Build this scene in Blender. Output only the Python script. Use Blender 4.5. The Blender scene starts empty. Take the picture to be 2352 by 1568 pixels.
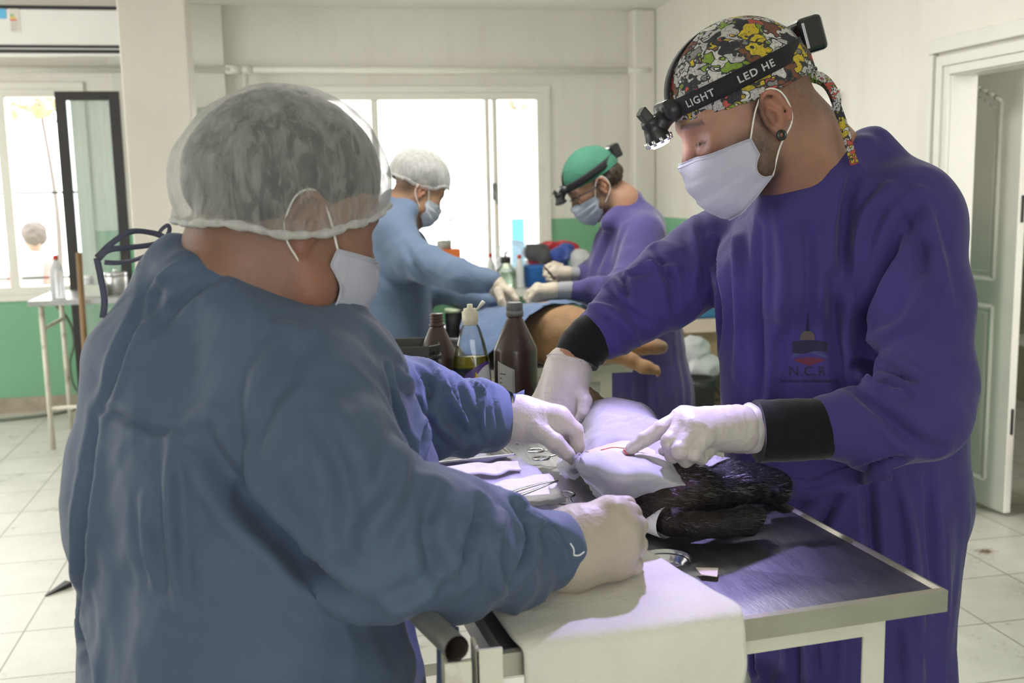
import bpy, bmesh, math, random
import numpy as np
from mathutils import Vector, Matrix
from mathutils.bvhtree import BVHTree
random.seed(7); np.random.seed(7)
PI = math.pi
C = bpy.context.scene.collection
# ---------------------------------------------------------------- camera
F_PX = 2430.0; CW, CH = 2352, 1568; HC = 1.46
R = np.array([[0.9792, 0.04906, -0.19685], [-0.20187, 0.13924, -0.96946], [-0.02016, 0.98904, 0.14624]])
cd = bpy.data.cameras.new('camera'); cam = bpy.data.objects.new('camera', cd); C.objects.link(cam)
Mw = Matrix([list(R[0]) + [0], list(R[1]) + [0], list(R[2]) + [HC], [0, 0, 0, 1]])
cam.matrix_world = Mw
cd.sensor_width = 36; cd.lens = F_PX / CW * 36; cd.clip_start = 0.05
cd.dof.use_dof = True; cd.dof.focus_distance = 1.62; cd.dof.aperture_fstop = 6.3
bpy.context.scene.camera = cam
# ---------------------------------------------------------------- daylight and added fill lights
sc = bpy.context.scene
sc.view_settings.view_transform = 'Standard'; sc.view_settings.look = 'None'
sc.view_settings.gamma = 1; sc.view_settings.use_curve_mapping = False
sc.view_settings.exposure = 0.10
w = bpy.data.worlds.new('world'); sc.world = w; w.use_nodes = True
bg = w.node_tree.nodes['Background']; bg.inputs[0].default_value = (1, .975, .95, 1); bg.inputs[1].default_value = 5.5
def area(name, loc, rot, sx, sy, power, col, portal=False):
    l = bpy.data.lights.new(name, 'AREA'); l.shape = 'RECTANGLE'; l.size = sx; l.size_y = sy
    l.energy = power; l.color = col
    if portal: l.cycles.is_portal = True
    o = bpy.data.objects.new(name, l); C.objects.link(o); o.location = loc; o.rotation_euler = rot
    return o
WY, WX, CZ = 7.6, 2.62, 2.69        # back wall, right wall, ceiling
area('daylight_back_windows', (0.95, WY + .12, 1.42), (math.radians(-90), 0, 0), 1.6, 1.4, 1, (1, 1, 1), portal=True)
area('daylight_left_windows', (-2.3, WY + .12, 1.42), (math.radians(-90), 0, 0), 1.9, 1.4, 1, (1, 1, 1), portal=True)
area('side_fill_light', (-4.42, 4.6, 1.55), (0, math.radians(-90), 0), 1.4, 2.8, 48, (1, .955, .90))  # added fill from the unseen left side of the room
area('rear_fill_light', (-.5, -3.42, 1.75), (math.radians(90), 0, 0), 3.6, 1.4, 10, (1, .955, .90))  # added weak fill from behind the camera, source unseen
area('overhead_fill_light', (.7, 3.3, CZ - .07), (0, 0, 0), 1.2, .3, 44, (1, .98, .93))  # added overhead fill, no such fixture is in view

# ---------------------------------------------------------------- pixel / world helpers
CAM = np.array([0, 0, HC])
def ray(px, py): return R @ np.array([(px - CW / 2) / F_PX, -(py - CH / 2) / F_PX, -1.0])
def P(px, py, d): return CAM + ray(px, py) * d
def T(px, py, z): r = ray(px, py); return CAM + r * ((z - HC) / r[2])
def onY(px, py, Y): r = ray(px, py); return CAM + r * (Y / r[1])
def onX(px, py, X): r = ray(px, py); return CAM + r * (X / r[0])
def PR(px, py, d, r): return (P(px, py, d), r * d / F_PX)
def nrm(v): v = np.asarray(v, float); return v / (np.linalg.norm(v) + 1e-12)
RIGHT, UPC, BACK = R[:, 0], R[:, 1], R[:, 2]

# ---------------------------------------------------------------- objects
def tag(o, label=None, cat=None, group=None, kind=None):
    if label: o['label'] = label
    if cat: o['category'] = cat
    if group: o['group'] = group
    if kind: o['kind'] = kind
    return o
def thing(name, label, cat, loc=(0, 0, 0), group=None):
    o = bpy.data.objects.new(name, None); C.objects.link(o); o.location = [float(v) for v in loc]; o.empty_display_size = .05
    return tag(o, label, cat, group)
def root_loc(o):
    v = Vector((0, 0, 0))
    while o is not None: v = v + o.location; o = o.parent
    return v
def obj(name, vf, m, parent=None, smooth=True, col=None, bevel=0, sub=0, auto=None):
    """vf = (verts, faces) in world coordinates"""
    vs, fs = vf
    vs = np.asarray(vs, float)
    me = bpy.data.meshes.new(name)
    off = np.array(root_loc(parent)) if parent is not None else vs.mean(0)
    me.from_pydata((vs - off).tolist(), [], fs if isinstance(fs, list) else fs.tolist())
    me.update()
    if smooth: me.polygons.foreach_set('use_smooth', [True] * len(me.polygons))
    me.materials.append(m)
    if col is not None:
        a = me.color_attributes.new('albedo', 'FLOAT_COLOR', 'POINT')
        c4 = np.ones((len(vs), 4), np.float32); c4[:, :3] = col
        a.data.foreach_set('color', c4.ravel())
    o = bpy.data.objects.new(name, me); C.objects.link(o)
    if parent is not None: o.parent = parent
    else: o.location = off.tolist()
    if bevel:
        b = o.modifiers.new('b', 'BEVEL'); b.width = bevel; b.segments = 3; b.limit_method = 'ANGLE'; b.angle_limit = .6
        b.harden_normals = False
    if sub:
        s = o.modifiers.new('s', 'SUBSURF'); s.levels = sub; s.render_levels = sub
    return o
def struct(name, vf, m, parent=None, **k):
    o = obj(name, vf, m, parent, **k)
    if parent is None: o['kind'] = 'structure'
    return o
class G:
    def __init__(s): s.v = []; s.f = []
    def add(s, v, f):
        n = len(s.v); s.v += [tuple(map(float, a)) for a in v]; s.f += [[n + i for i in q] for q in f]; return s
    @property
    def vf(s): return (np.array(s.v), s.f)
    def box(s, lo, hi):
        x0, y0, z0 = lo; x1, y1, z1 = hi
        return s.add([(x0,y0,z0),(x1,y0,z0),(x1,y1,z0),(x0,y1,z0),(x0,y0,z1),(x1,y0,z1),(x1,y1,z1),(x0,y1,z1)],
              [(0,3,2,1),(4,5,6,7),(0,1,5,4),(1,2,6,5),(2,3,7,6),(3,0,4,7)])
    def obox(s, c, ax, ay, az):      # oriented box, half vectors
        c, ax, ay, az = map(np.asarray, (c, ax, ay, az)); v = []
        for k in (-1, 1):
            for (i, j) in ((-1,-1),(1,-1),(1,1),(-1,1)): v.append(c + i*ax + j*ay + k*az)
        return s.add(v, [(0,3,2,1),(4,5,6,7),(0,1,5,4),(1,2,6,5),(2,3,7,6),(3,0,4,7)])
    def bar(s, a, b, wx, wy, up=(0,0,1)):
        a, b = np.asarray(a, float), np.asarray(b, float); d = nrm(b - a)
        if abs(np.dot(d, nrm(up))) > .95: up = (0, 1, 0)
        x = nrm(np.cross(up, d)); y = np.cross(d, x)
        return s.obox((a + b) / 2, x * wx / 2, y * wy / 2, (b - a) / 2)
    def tube(s, pts, r, seg=10, cap=True, flat=1.0, up=(0,0,1)):
        pts = [np.asarray(p, float) for p in pts]; n = len(pts)
        rs = r if hasattr(r, '__len__') else [r] * n
        v = []; px = None
        for i, p in enumerate(pts):
            d = nrm(pts[min(i + 1, n - 1)] - pts[max(i - 1, 0)])
            if px is None:
                u = up if abs(np.dot(d, nrm(up))) < .95 else (0, 1, 0)
                x = nrm(np.cross(u, d))
            else: x = nrm(px - np.dot(px, d) * d)
            px = x; y = np.cross(d, x)
            for k in range(seg):
                a = 2 * PI * k / seg; v.append(p + rs[i] * (math.cos(a) * x + flat * math.sin(a) * y))
        f = []
        for i in range(n - 1):
            for k in range(seg):
                k2 = (k + 1) % seg; f.append((i*seg+k, i*seg+k2, (i+1)*seg+k2, (i+1)*seg+k))
        if cap: f.append(tuple(range(seg - 1, -1, -1))); f.append(tuple((n-1)*seg + k for k in range(seg)))
        return s.add(v, f)
    def lathe(s, prof, c, seg=32, sx=1.0, sy=1.0, ax=(0,0,1), cap=True):
        c = np.asarray(c, float); z = nrm(ax); x = nrm(np.cross((0, 1, 0) if abs(z[1]) < .9 else (1, 0, 0), z)); y = np.cross(z, x)
        v = []; n = len(prof)
        for (r, h) in prof:
            for k in range(seg):
                a = 2 * PI * k / seg; v.append(c + z * h + x * r * sx * math.cos(a) + y * r * sy * math.sin(a))
        f = []
        for i in range(n - 1):
            for k in range(seg):
                k2 = (k + 1) % seg; f.append((i*seg+k, i*seg+k2, (i+1)*seg+k2, (i+1)*seg+k))
        if cap: f.append(tuple(range(seg - 1, -1, -1))); f.append(tuple((n-1)*seg + k for k in range(seg)))
        return s.add(v, f)
    def grid(s, pts, closed=False):   # pts[i][j]
        n, m = len(pts), len(pts[0]); v = [p for row in pts for p in row]; f = []
        for i in range(n - 1):
            for j in range(m - 1 if not closed else m):
                j2 = (j + 1) % m; f.append((i*m+j, i*m+j2, (i+1)*m+j2, (i+1)*m+j))
        return s.add(v, f)
def crv(pts, n=8):      # catmull-rom
    pts = [np.asarray(p, float) for p in pts]; q = [2*pts[0]-pts[1]] + pts + [2*pts[-1]-pts[-2]]; out = []
    for i in range(1, len(q) - 2):
        for k in range(n):
            t = k / n; a, b, c, d = q[i-1], q[i], q[i+1], q[i+2]
            out.append(.5*((2*b) + (c-a)*t + (2*a-5*b+4*c-d)*t*t + (3*b-a-3*c+d)*t**3))
    out.append(pts[-1]); return out
def sheet(pts, th):     # give a grid of points a thickness: pts[i][j]
    A = np.array(pts, float); du = np.gradient(A, axis=0); dv = np.gradient(A, axis=1)
    n = np.cross(du, dv); n /= (np.linalg.norm(n, axis=2, keepdims=True) + 1e-9)
    B = A - n * th; g = G(); N, M = A.shape[:2]
    g.grid(A.tolist()); g.grid(B[::-1].tolist())
    def idx(i, j): return i * M + j
    def jdx(i, j): return N * M + (N - 1 - i) * M + j
    for j in range(M - 1):
        g.f.append([idx(0, j + 1), idx(0, j), jdx(0, j), jdx(0, j + 1)]); g.f.append([idx(N-1, j), idx(N-1, j+1), jdx(N-1, j+1), jdx(N-1, j)])
    for i in range(N - 1):
        g.f.append([idx(i, 0), idx(i+1, 0), jdx(i+1, 0), jdx(i, 0)]); g.f.append([idx(i+1, M-1), idx(i, M-1), jdx(i, M-1), jdx(i+1, M-1)])
    return g.vf

# ---------------------------------------------------------------- noise
_rt = np.random.RandomState(3).rand(4096).astype(np.float32)
def vnoise(p):
    p = np.asarray(p, np.float64); i = np.floor(p).astype(np.int64); f = p - i; f = f*f*(3-2*f); o = 0
    for dx in (0, 1):
        for dy in (0, 1):
            for dz in (0, 1):
                h = ((i[:,0]+dx)*73856093) ^ ((i[:,1]+dy)*19349663) ^ ((i[:,2]+dz)*83492791)
                o = o + _rt[(h & 0x7fffffff) % 4096] * np.where(dx, f[:,0], 1-f[:,0]) * np.where(dy, f[:,1], 1-f[:,1]) * np.where(dz, f[:,2], 1-f[:,2])
    return o*2-1
def cellular(p):
    p = np.asarray(p, np.float64); i = np.floor(p).astype(np.int64); best = np.full(len(p), 9.)
    for dx in (-1, 0, 1):
        for dy in (-1, 0, 1):
            for dz in (-1, 0, 1):
                c = i+[dx, dy, dz]; h = ((c[:,0]*73856093) ^ (c[:,1]*19349663) ^ (c[:,2]*83492791)) & 0x7fffffff
                q = c+np.stack([_rt[h % 4096], _rt[(h//7) % 4096], _rt[(h//31) % 4096]], 1); best = np.minimum(best, ((p-q)**2).sum(1))
    return np.sqrt(best)
def ridge(p): 
    return 1 - 2*np.abs(vnoise(p)) ** .8

# ---------------------------------------------------------------- implicit surfaces
def smin(a, b, k):
    h = np.clip(.5 + .5*(b-a)/k, 0, 1); return b + (a-b)*h - k*h*(1-h)
class Imp:
    def __init__(s): s.it = []; s.bb = []
    def _b(s, lo, hi, neg=False):
        if not neg: s.bb.append((np.asarray(lo), np.asarray(hi)))
    def cone(s, a, b, ra, rb, k=.02, op='u', flat=None):     # round cone; flat=(dir,factor<1) thins it along dir
        a = np.asarray(a, float); b = np.asarray(b, float); R_ = max(ra, rb)
        s._b(np.minimum(a, b)-R_, np.maximum(a, b)+R_, op != 'u')
        if flat is not None: fd, ff = nrm(flat[0]), flat[1]; st = 1/ff
        ab = b-a
        if flat is not None: ab = ab + (st-1)*np.dot(ab, fd)*fd
        L = max(np.dot(ab, ab), 1e-9)
        def f(p):
            q = p-a
            if flat is not None: q = q + (st-1)*(q@fd)[:, None]*fd
            t = np.clip(q@ab/L, 0, 1); d = np.linalg.norm(q-t[:, None]*ab, axis=1)-(ra+(rb-ra)*t)
            return d*(ff**.5 if flat is not None else 1)
        s.it.append((f, k, op)); return s
    def chain(s, pr, k=.02, kj=None, op='u', flat=None):     # pr = [(p,r),...]
        for i in range(len(pr)-1):
            s.cone(pr[i][0], pr[i+1][0], pr[i][1], pr[i+1][1], k if i == 0 else (kj if kj is not None else k), op, flat)
        return s
    def ell(s, c, r, M=None, k=.02, op='u'):
        c = np.asarray(c, float); r = np.asarray(r, float); M_ = np.eye(3) if M is None else np.asarray(M, float)   # columns = axes
        s._b(c-r.max(), c+r.max(), op != 'u')
        def f(p):
            q = (p-c)@M_; k0 = np.linalg.norm(q/r, axis=1); k1 = np.linalg.norm(q/(r*r), axis=1)+1e-9
            return k0*(k0-1)/k1
        s.it.append((f, k, op)); return s
    def half(s, c, n, k=.01):      # keep the side opposite to n
        c = np.asarray(c, float); n = nrm(n)
        s.it.append((lambda p: -((p-c)@n), k, 's')); return s
    def fn(s, f, k, op='u', lo=None, hi=None):
        if lo is not None: s._b(lo, hi)
        s.it.append((f, k, op)); return s
    def ev(s, p):
        d = None
        for f, k, op in s.it:
            v = f(p)
            if d is None: d = v
            elif op == 'u': d = smin(d, v, k)
            elif op == 's': d = -smin(-d, v, k)
            elif op == 'i': d = -smin(-d, -v, k)
            elif op == 'a': d = d + v
        return d
    def mesh(s, h, pad=.03, lo=None, hi=None):
        L = np.min([b[0] for b in s.bb], 0)-pad; H = np.max([b[1] for b in s.bb], 0)+pad
        if lo is not None: L = np.maximum(L, lo)
        if hi is not None: H = np.minimum(H, hi)
        B = 8; nb = np.ceil((H-L)/(h*B)).astype(int)+1; n = nb*B
        bc = np.stack(np.meshgrid(*[(np.arange(m)+.5)*h*B for m in nb], indexing='ij'), -1).reshape(-1, 3)+L
        db = s.ev(bc); act = np.abs(db) < h*B*.87*1.5+.012
        D = np.empty(tuple(n), np.float32)
        D4 = D.reshape(nb[0], B, nb[1], B, nb[2], B)
        D4[:] = np.where(db > 0, 1., -1.).reshape(nb)[:, None, :, None, :, None]
        loc = np.stack(np.meshgrid(*[np.arange(B)*h]*3, indexing='ij'), -1).reshape(-1, 3)
        ids = np.argwhere(act.reshape(nb)); CHN = 400
        for q in range(0, len(ids), CHN):
            I = ids[q:q+CHN]; p = (I[:, None, :]*h*B+loc[None]+L).reshape(-1, 3)
            v = s.ev(p).reshape(len(I), B, B, B).astype(np.float32)
            for (a, b, c), vv in zip(I, v): D4[a, :, b, :, c, :] = vv
        return snet(D, L, h)
def snet(D, L, h):
    S = D < 0
    c = [S[a:S.shape[0]-1+a, b:S.shape[1]-1+b, d:S.shape[2]-1+d] for a in (0,1) for b in (0,1) for d in (0,1)]
    s_any = c[0].copy(); s_all = c[0].copy()
    for q in c[1:]: s_any |= q; s_all &= q
    cells = np.argwhere(s_any & ~s_all)
    idx = -np.ones(s_any.shape, np.int32); idx[tuple(cells.T)] = np.arange(len(cells))
    acc = np.zeros((len(cells), 3)); cnt = np.zeros(len(cells))
    cor = [(a,b,d) for a in (0,1) for b in (0,1) for d in (0,1)]
    val = {q: D[tuple((cells+q).T)] for q in cor}
    for q in cor:
        for ax in range(3):
            if q[ax] == 0:
                r = list(q); r[ax] = 1; r = tuple(r); a, b = val[q], val[r]; m = (a < 0) != (b < 0)
                t = np.where(m, a/np.where(m, a-b, 1), 0); pt = np.array(q, float)[None]+np.zeros((len(cells), 1)); pt[:, ax] += t
                acc += pt*m[:, None]; cnt += m
    V = (cells+acc/cnt[:, None])*h+L
    F = []
    for ax in range(3):
        b1, b2 = (ax+1) % 3, (ax+2) % 3
        lo = [slice(1, -1)]*3; lo[ax] = slice(0, -1); hi = [slice(1, -1)]*3; hi[ax] = slice(1, None)
        A, Bq = S[tuple(lo)], S[tuple(hi)]
        for flip, m in ((False, A & ~Bq), (True, ~A & Bq)):
            e = np.argwhere(m); e = e+np.array([0 if k == ax else 1 for k in range(3)])
            if len(e) == 0: continue
            o1 = np.zeros(3, int); o1[b1] = 1; o2 = np.zeros(3, int); o2[b2] = 1
            q = [idx[tuple((e-o1-o2).T)], idx[tuple((e-o2).T)], idx[tuple(e.T)], idx[tuple((e-o1).T)]]
            if flip: q = q[::-1]
            F.append(np.stack(q, 1))
    F = np.concatenate(F); F = F[(F >= 0).all(1)]
    return V, F
def vnormals(V, F):
    n = np.zeros_like(V); F = np.asarray(F); a = np.cross(V[F[:,2]]-V[F[:,0]], V[F[:,3]]-V[F[:,1]])
    for k in range(4): np.add.at(n, F[:, k], a)
    return n/(np.linalg.norm(n, axis=1, keepdims=True)+1e-12)
def relax(V, F, it=2, lam=.5):
    F = np.asarray(F)
    for _ in range(it):
        s = np.zeros_like(V); c = np.zeros(len(V))
        for k in range(4):
            a, b = F[:, k], F[:, (k+1) % 4]
            np.add.at(s, a, V[b]); np.add.at(c, a, 1); np.add.at(s, b, V[a]); np.add.at(c, b, 1)
        V = V+lam*(s/np.maximum(c, 1)[:, None]-V)
    return V
def bvh(V, F): return BVHTree.FromPolygons(V.tolist(), F.tolist() if hasattr(F, 'tolist') else F)
def cut(V, F, keep):      # keep vertices mask
    F = np.asarray(F); m = keep[F].all(1); F = F[m]; u = np.unique(F); mp = -np.ones(len(V), int); mp[u] = np.arange(len(u))
    return V[u], mp[F], u
def segdist(V, pl):
    best = np.full(len(V), 9.)
    for a, b in zip(pl[:-1], pl[1:]):
        ab = b-a; t = np.clip((V-a)@ab/max(ab@ab, 1e-9), 0, 1); best = np.minimum(best, np.linalg.norm(V-a-t[:, None]*ab, axis=1))
    return best
def folds(V, F, items, tree=None):
    """items: (points seen on the cloth as (px,py), width m, height m) -> the folds are laid on the cloth surface in 3-D"""
    tree = tree or bvh(V, F); N = vnormals(V, F); disp = np.zeros(len(V)); o = Vector(CAM.tolist())
    for pts, wd, am in items:
        pl = []
        for q in crv([(x, y, 0) for x, y in pts], 6):
            h = tree.ray_cast(o, Vector(ray(q[0], q[1]).tolist()).normalized())
            if h[0] is not None: pl.append(np.array(h[0]))
        if len(pl) < 2: continue
        # drop jumps between layers
        seg = [pl[0]]; segs = [seg]
        for q in pl[1:]:
            if np.linalg.norm(q-seg[-1]) > .09: seg = [q]; segs.append(seg)
            else: seg.append(q)
        for sg in segs:
            if len(sg) < 2: continue
            lo = np.min(sg, 0)-4*wd; hi = np.max(sg, 0)+4*wd
            m = ((V > lo) & (V < hi)).all(1)
            if not m.any(): continue
            d = segdist(V[m], sg)/wd
            tt = np.ones(m.sum())
            e0 = np.linalg.norm(V[m]-sg[0], axis=1); e1 = np.linalg.norm(V[m]-sg[-1], axis=1); L = sum(np.linalg.norm(a-b) for a, b in zip(sg[:-1], sg[1:]))
            tt = np.clip(np.minimum(e0, e1)/(.3*L+1e-6), 0, 1)
            disp[m] += am*(.25+.75*tt)*(np.exp(-d*d)-.35*np.exp(-(d-2.1)**2))
    return V+N*disp[:, None]

# ---------------------------------------------------------------- materials
def newmat(name):
    m = bpy.data.materials.new(name); m.use_nodes = True; nt = m.node_tree; return m, nt, nt.nodes['Principled BSDF']
def nd(nt, t, **k):
    n = nt.nodes.new(t)
    for a, v in k.items():
        if a.startswith('i_'): n.inputs[int(a[2:]) if a[2:].isdigit() else a[2:].replace('_', ' ')].default_value = v
        else: setattr(n, a, v)
    return n
def math_(nt, op, a, b=None, c=None, clamp=False):
    n = nt.nodes.new('ShaderNodeMath'); n.operation = op; n.use_clamp = clamp
    for i, v in enumerate((a, b, c)):
        if v is None: continue
        if isinstance(v, (int, float)): n.inputs[i].default_value = v
        else: nt.links.new(v, n.inputs[i])
    return n.outputs[0]
def mixc(nt, f, a, b, mode='MIX'):
    n = nt.nodes.new('ShaderNodeMix'); n.data_type = 'RGBA'; n.blend_type = mode
    for s, v in ((0, f), (6, a), (7, b)):
        if isinstance(v, (int, float)): n.inputs[s].default_value = v
        elif isinstance(v, tuple): n.inputs[s].default_value = (*v[:3], 1)
        else: nt.links.new(v, n.inputs[s])
    return n.outputs[2]
def ramp(nt, f, a, b):      # smoothstep-like map range
    n = nt.nodes.new('ShaderNodeMapRange'); n.clamp = True; nt.links.new(f, n.inputs[0]); n.inputs[1].default_value = a; n.inputs[2].default_value = b
    return n.outputs[0]
def noise(nt, scale, detail=4, rough=.55, vec=None, stretch=None, coord='Object', dist=0):
    n = nt.nodes.new('ShaderNodeTexNoise'); n.inputs['Scale'].default_value = scale; n.inputs['Detail'].default_value = detail; n.inputs['Roughness'].default_value = rough
    n.inputs['Distortion'].default_value = dist
    if vec is None:
        tc = nt.nodes.new('ShaderNodeTexCoord'); vec = tc.outputs[coord]
    if stretch:
        mp = nt.nodes.new('ShaderNodeMapping'); mp.inputs['Scale'].default_value = stretch; nt.links.new(vec, mp.inputs[0]); vec = mp.outputs[0]
    nt.links.new(vec, n.inputs[0]); return n.outputs[0]
def bump(nt, b, h, strength, dist=.01, prev=None):
    n = nt.nodes.new('ShaderNodeBump'); n.inputs['Strength'].default_value = strength; n.inputs['Distance'].default_value = dist
    nt.links.new(h, n.inputs['Height'])
    if prev is not None: nt.links.new(prev, n.inputs['Normal'])
    nt.links.new(n.outputs[0], b.inputs['Normal']); return n.outputs[0]
def mat(name, col, rough=.5, metal=0, var=.08, vs=6., bmp=0, bs=40, spec=.5, sheen=0, sss=0, emit=None, es=1, coat=0, dirt=None, ds=3, dcol=(.2,.15,.1), stretch=None, trans=0, ior=1.45, vcol=False, alpha=None):
    m, nt, b = newmat(name)
    b.inputs['Roughness'].default_value = rough; b.inputs['Metallic'].default_value = metal; b.inputs['Specular IOR Level'].default_value = spec
    b.inputs['IOR'].default_value = ior
    if vcol:
        a = nd(nt, 'ShaderNodeVertexColor'); a.layer_name = 'albedo'; c = a.outputs[0]
    else: c = (*col,)
    n = noise(nt, vs, 5, stretch=stretch)
    if var:
        f = ramp(nt, n, .3, .7)
        if vcol: c = mixc(nt, f, mixc(nt, 1, c, (1-var,)*3, 'MULTIPLY'), mixc(nt, 1, c, (1+var,)*3, 'MULTIPLY'))
        else: c = mixc(nt, f, tuple(v*(1-var) for v in col), tuple(min(1, v*(1+var)) for v in col))
    if dirt:
        n2 = noise(nt, ds, 8, .65); c = mixc(nt, math_(nt, 'MULTIPLY', ramp(nt, n2, .55, .75), dirt), c, dcol)
    if isinstance(c, tuple): b.inputs['Base Color'].default_value = (*c, 1)
    else: nt.links.new(c, b.inputs['Base Color'])
    if bmp: bump(nt, b, noise(nt, bs, 4, stretch=stretch), bmp, .004)
    if sheen: b.inputs['Sheen Weight'].default_value = sheen; b.inputs['Sheen Roughness'].default_value = .5
    if sss: b.inputs['Subsurface Weight'].default_value = sss; b.inputs['Subsurface Radius'].default_value = (.012, .004, .002); b.inputs['Subsurface Scale'].default_value = 1
    if coat: b.inputs['Coat Weight'].default_value = coat; b.inputs['Coat Roughness'].default_value = .1
    if trans: b.inputs['Transmission Weight'].default_value = trans
    if alpha is not None: b.inputs['Alpha'].default_value = alpha
    if emit: b.inputs['Emission Color'].default_value = (*emit, 1); b.inputs['Emission Strength'].default_value = es
    return m
def s2l(r, g, b): return tuple((v/255/12.92 if v <= 10 else ((v/255+.055)/1.055)**2.4) for v in (r, g, b))
# ================================================================ MATERIALS
M = {}
M['steel'] = mat('brushed_steel', (.55, .55, .56), .3, 1, .12, 30, .1, 200, stretch=(1, 12, 1), dirt=.25, ds=5, dcol=(.33, .32, .31))
M['table_steel'] = mat('worn_table_steel', (.36, .36, .38), .36, 1, .18, 14, .12, 60, stretch=(6, 1, 1), dirt=.3, ds=3, dcol=(.27, .27, .28))
M['edge_steel'] = mat('worn_edge_steel', (.52, .49, .42), .42, .85, .12, 9, .1, 60, dirt=.4, ds=7, dcol=(.2, .16, .12))
M['cream_paint'] = mat('chipped_cream_paint', (.62, .60, .50), .45, 0, .08, 9, .2, 60, dirt=.8, ds=11, dcol=(.14, .09, .05))
M['white_paint'] = mat('white_gloss_paint', (.76, .75, .69), .35, 0, .04, 3, .15, 30, dirt=.15, ds=4, dcol=(.45, .42, .36))
M['chrome'] = mat('polished_steel', (.72, .72, .75), .18, 1, .05)
M['black'] = mat('black_plastic', (.018, .018, .02), .38, 0, .1, 30, .1, 90)
M['dark_frame'] = mat('dark_anodised_frame', (.03, .027, .027), .4)
def wall_mat():
    m, nt, b = newmat('painted_wall')
    geo = nd(nt, 'ShaderNodeNewGeometry'); sp = nd(nt, 'ShaderNodeSeparateXYZ'); nt.links.new(geo.outputs[0], sp.inputs[0])
    n1 = noise(nt, 1.3, 6, vec=geo.outputs[0]); n2 = noise(nt, 9, 8, .7, vec=geo.outputs[0])
    n3 = noise(nt, 2.5, 6, vec=geo.outputs[0], stretch=(3, 3, .35))
    wht = mixc(nt, ramp(nt, n1, .3, .7), (.70, .68, .615), (.765, .745, .69)); wht = mixc(nt, math_(nt, 'MULTIPLY', ramp(nt, n3, .5, .8), .35), wht, (.58, .55, .47))
    wht = mixc(nt, math_(nt, 'MULTIPLY', ramp(nt, n2, .68, .74), .3), wht, (.35, .32, .27))
    grn = mixc(nt, ramp(nt, n1, .3, .7), (.17, .40, .235), (.20, .44, .27)); grn = mixc(nt, math_(nt, 'MULTIPLY', ramp(nt, n2, .66, .76), .4), grn, (.10, .30, .14))
    e = math_(nt, 'ADD', sp.outputs[2], math_(nt, 'MULTIPLY', n2, .006))
    c = mixc(nt, math_(nt, 'GREATER_THAN', e, 1.213), grn, wht)
    nt.links.new(c, b.inputs['Base Color']); b.inputs['Roughness'].default_value = .5
    bump(nt, b, noise(nt, 12, 6, .6, vec=geo.outputs[0]), .25, .01); return m
M['wall'] = wall_mat()
def floor_mat():
    m, nt, b = newmat('ceramic_floor_tiles')
    geo = nd(nt, 'ShaderNodeNewGeometry'); sp = nd(nt, 'ShaderNodeSeparateXYZ'); nt.links.new(geo.outputs[0], sp.inputs[0])
    def ln(o, ph, size):
        t = math_(nt, 'DIVIDE', math_(nt, 'SUBTRACT', o, ph), size); f = math_(nt, 'FRACT', math_(nt, 'ADD', t, 50.5)); return math_(nt, 'ABSOLUTE', math_(nt, 'SUBTRACT', f, .5)), math_(nt, 'FLOOR', math_(nt, 'ADD', t, 50.))
    ax, ix = ln(sp.outputs[0], 2.172, .348); ay, iy = ln(sp.outputs[1], 2.936, .3655)
    d = math_(nt, 'MINIMUM', ax, ay); nb = noise(nt, 60, 3, .6, vec=geo.outputs[0])
    g = math_(nt, 'LESS_THAN', d, math_(nt, 'ADD', math_(nt, 'MULTIPLY', nb, .004), .0045))
    cmb = nd(nt, 'ShaderNodeCombineXYZ'); nt.links.new(ix, cmb.inputs[0]); nt.links.new(iy, cmb.inputs[1])
    wn = nd(nt, 'ShaderNodeTexWhiteNoise'); nt.links.new(cmb.outputs[0], wn.inputs[0])
    n1 = noise(nt, 5, 8, .65, vec=geo.outputs[0]); n2 = noise(nt, 1.4, 6, .6, vec=geo.outputs[0])
    t = mixc(nt, ramp(nt, n1, .3, .7), (.52, .51, .46), (.66, .65, .60)); t = mixc(nt, math_(nt, 'MULTIPLY', wn.outputs[0], .25), t, (.50, .49, .45))
    t = mixc(nt, math_(nt, 'MULTIPLY', ramp(nt, n2, .5, .75), .3), t, (.42, .39, .33))
    c = mixc(nt, g, t, (.13, .11, .085)); nt.links.new(c, b.inputs['Base Color'])
    r = math_(nt, 'ADD', math_(nt, 'MULTIPLY', n1, .25), .18); nt.links.new(r, b.inputs['Roughness'])
    bump(nt, b, math_(nt, 'SUBTRACT', 1, g), .3, .002); return m
M['floor'] = floor_mat()
def glass_mat(name='window_glass', gl=.1, tint=(1, 1, 1)):
    m, nt, b = newmat(name); nt.nodes.remove(b)
    tr = nd(nt, 'ShaderNodeBsdfTransparent'); tr.inputs[0].default_value = (*tint, 1); gs = nd(nt, 'ShaderNodeBsdfGlossy'); gs.inputs['Roughness'].default_value = .03
    fr = nd(nt, 'ShaderNodeFresnel'); mx = nd(nt, 'ShaderNodeMixShader')
    n = noise(nt, 6, 5); f = math_(nt, 'ADD', math_(nt, 'MULTIPLY', fr.outputs[0], gl), math_(nt, 'MULTIPLY', n, .01))
    nt.links.new(f, mx.inputs[0]); nt.links.new(tr.outputs[0], mx.inputs[1]); nt.links.new(gs.outputs[0], mx.inputs[2])
    nt.links.new(mx.outputs[0], nt.nodes['Material Output'].inputs[0]); return m
M['glass'] = glass_mat()

# ================================================================ ROOM
XL, YR = -4.5, -3.5
g = G().box((XL, YR, -.1), (4.6, WY + .2, 0)); struct('floor', g.vf, M['floor'], smooth=False)
g = G().box((XL, YR, CZ), (4.6, WY + .2, CZ + .1)); struct('ceiling', g.vf, mat('ceiling_paint', (.82, .81, .77), .7, 0, .05, 1.2, .2, 10), smooth=False)
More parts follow.
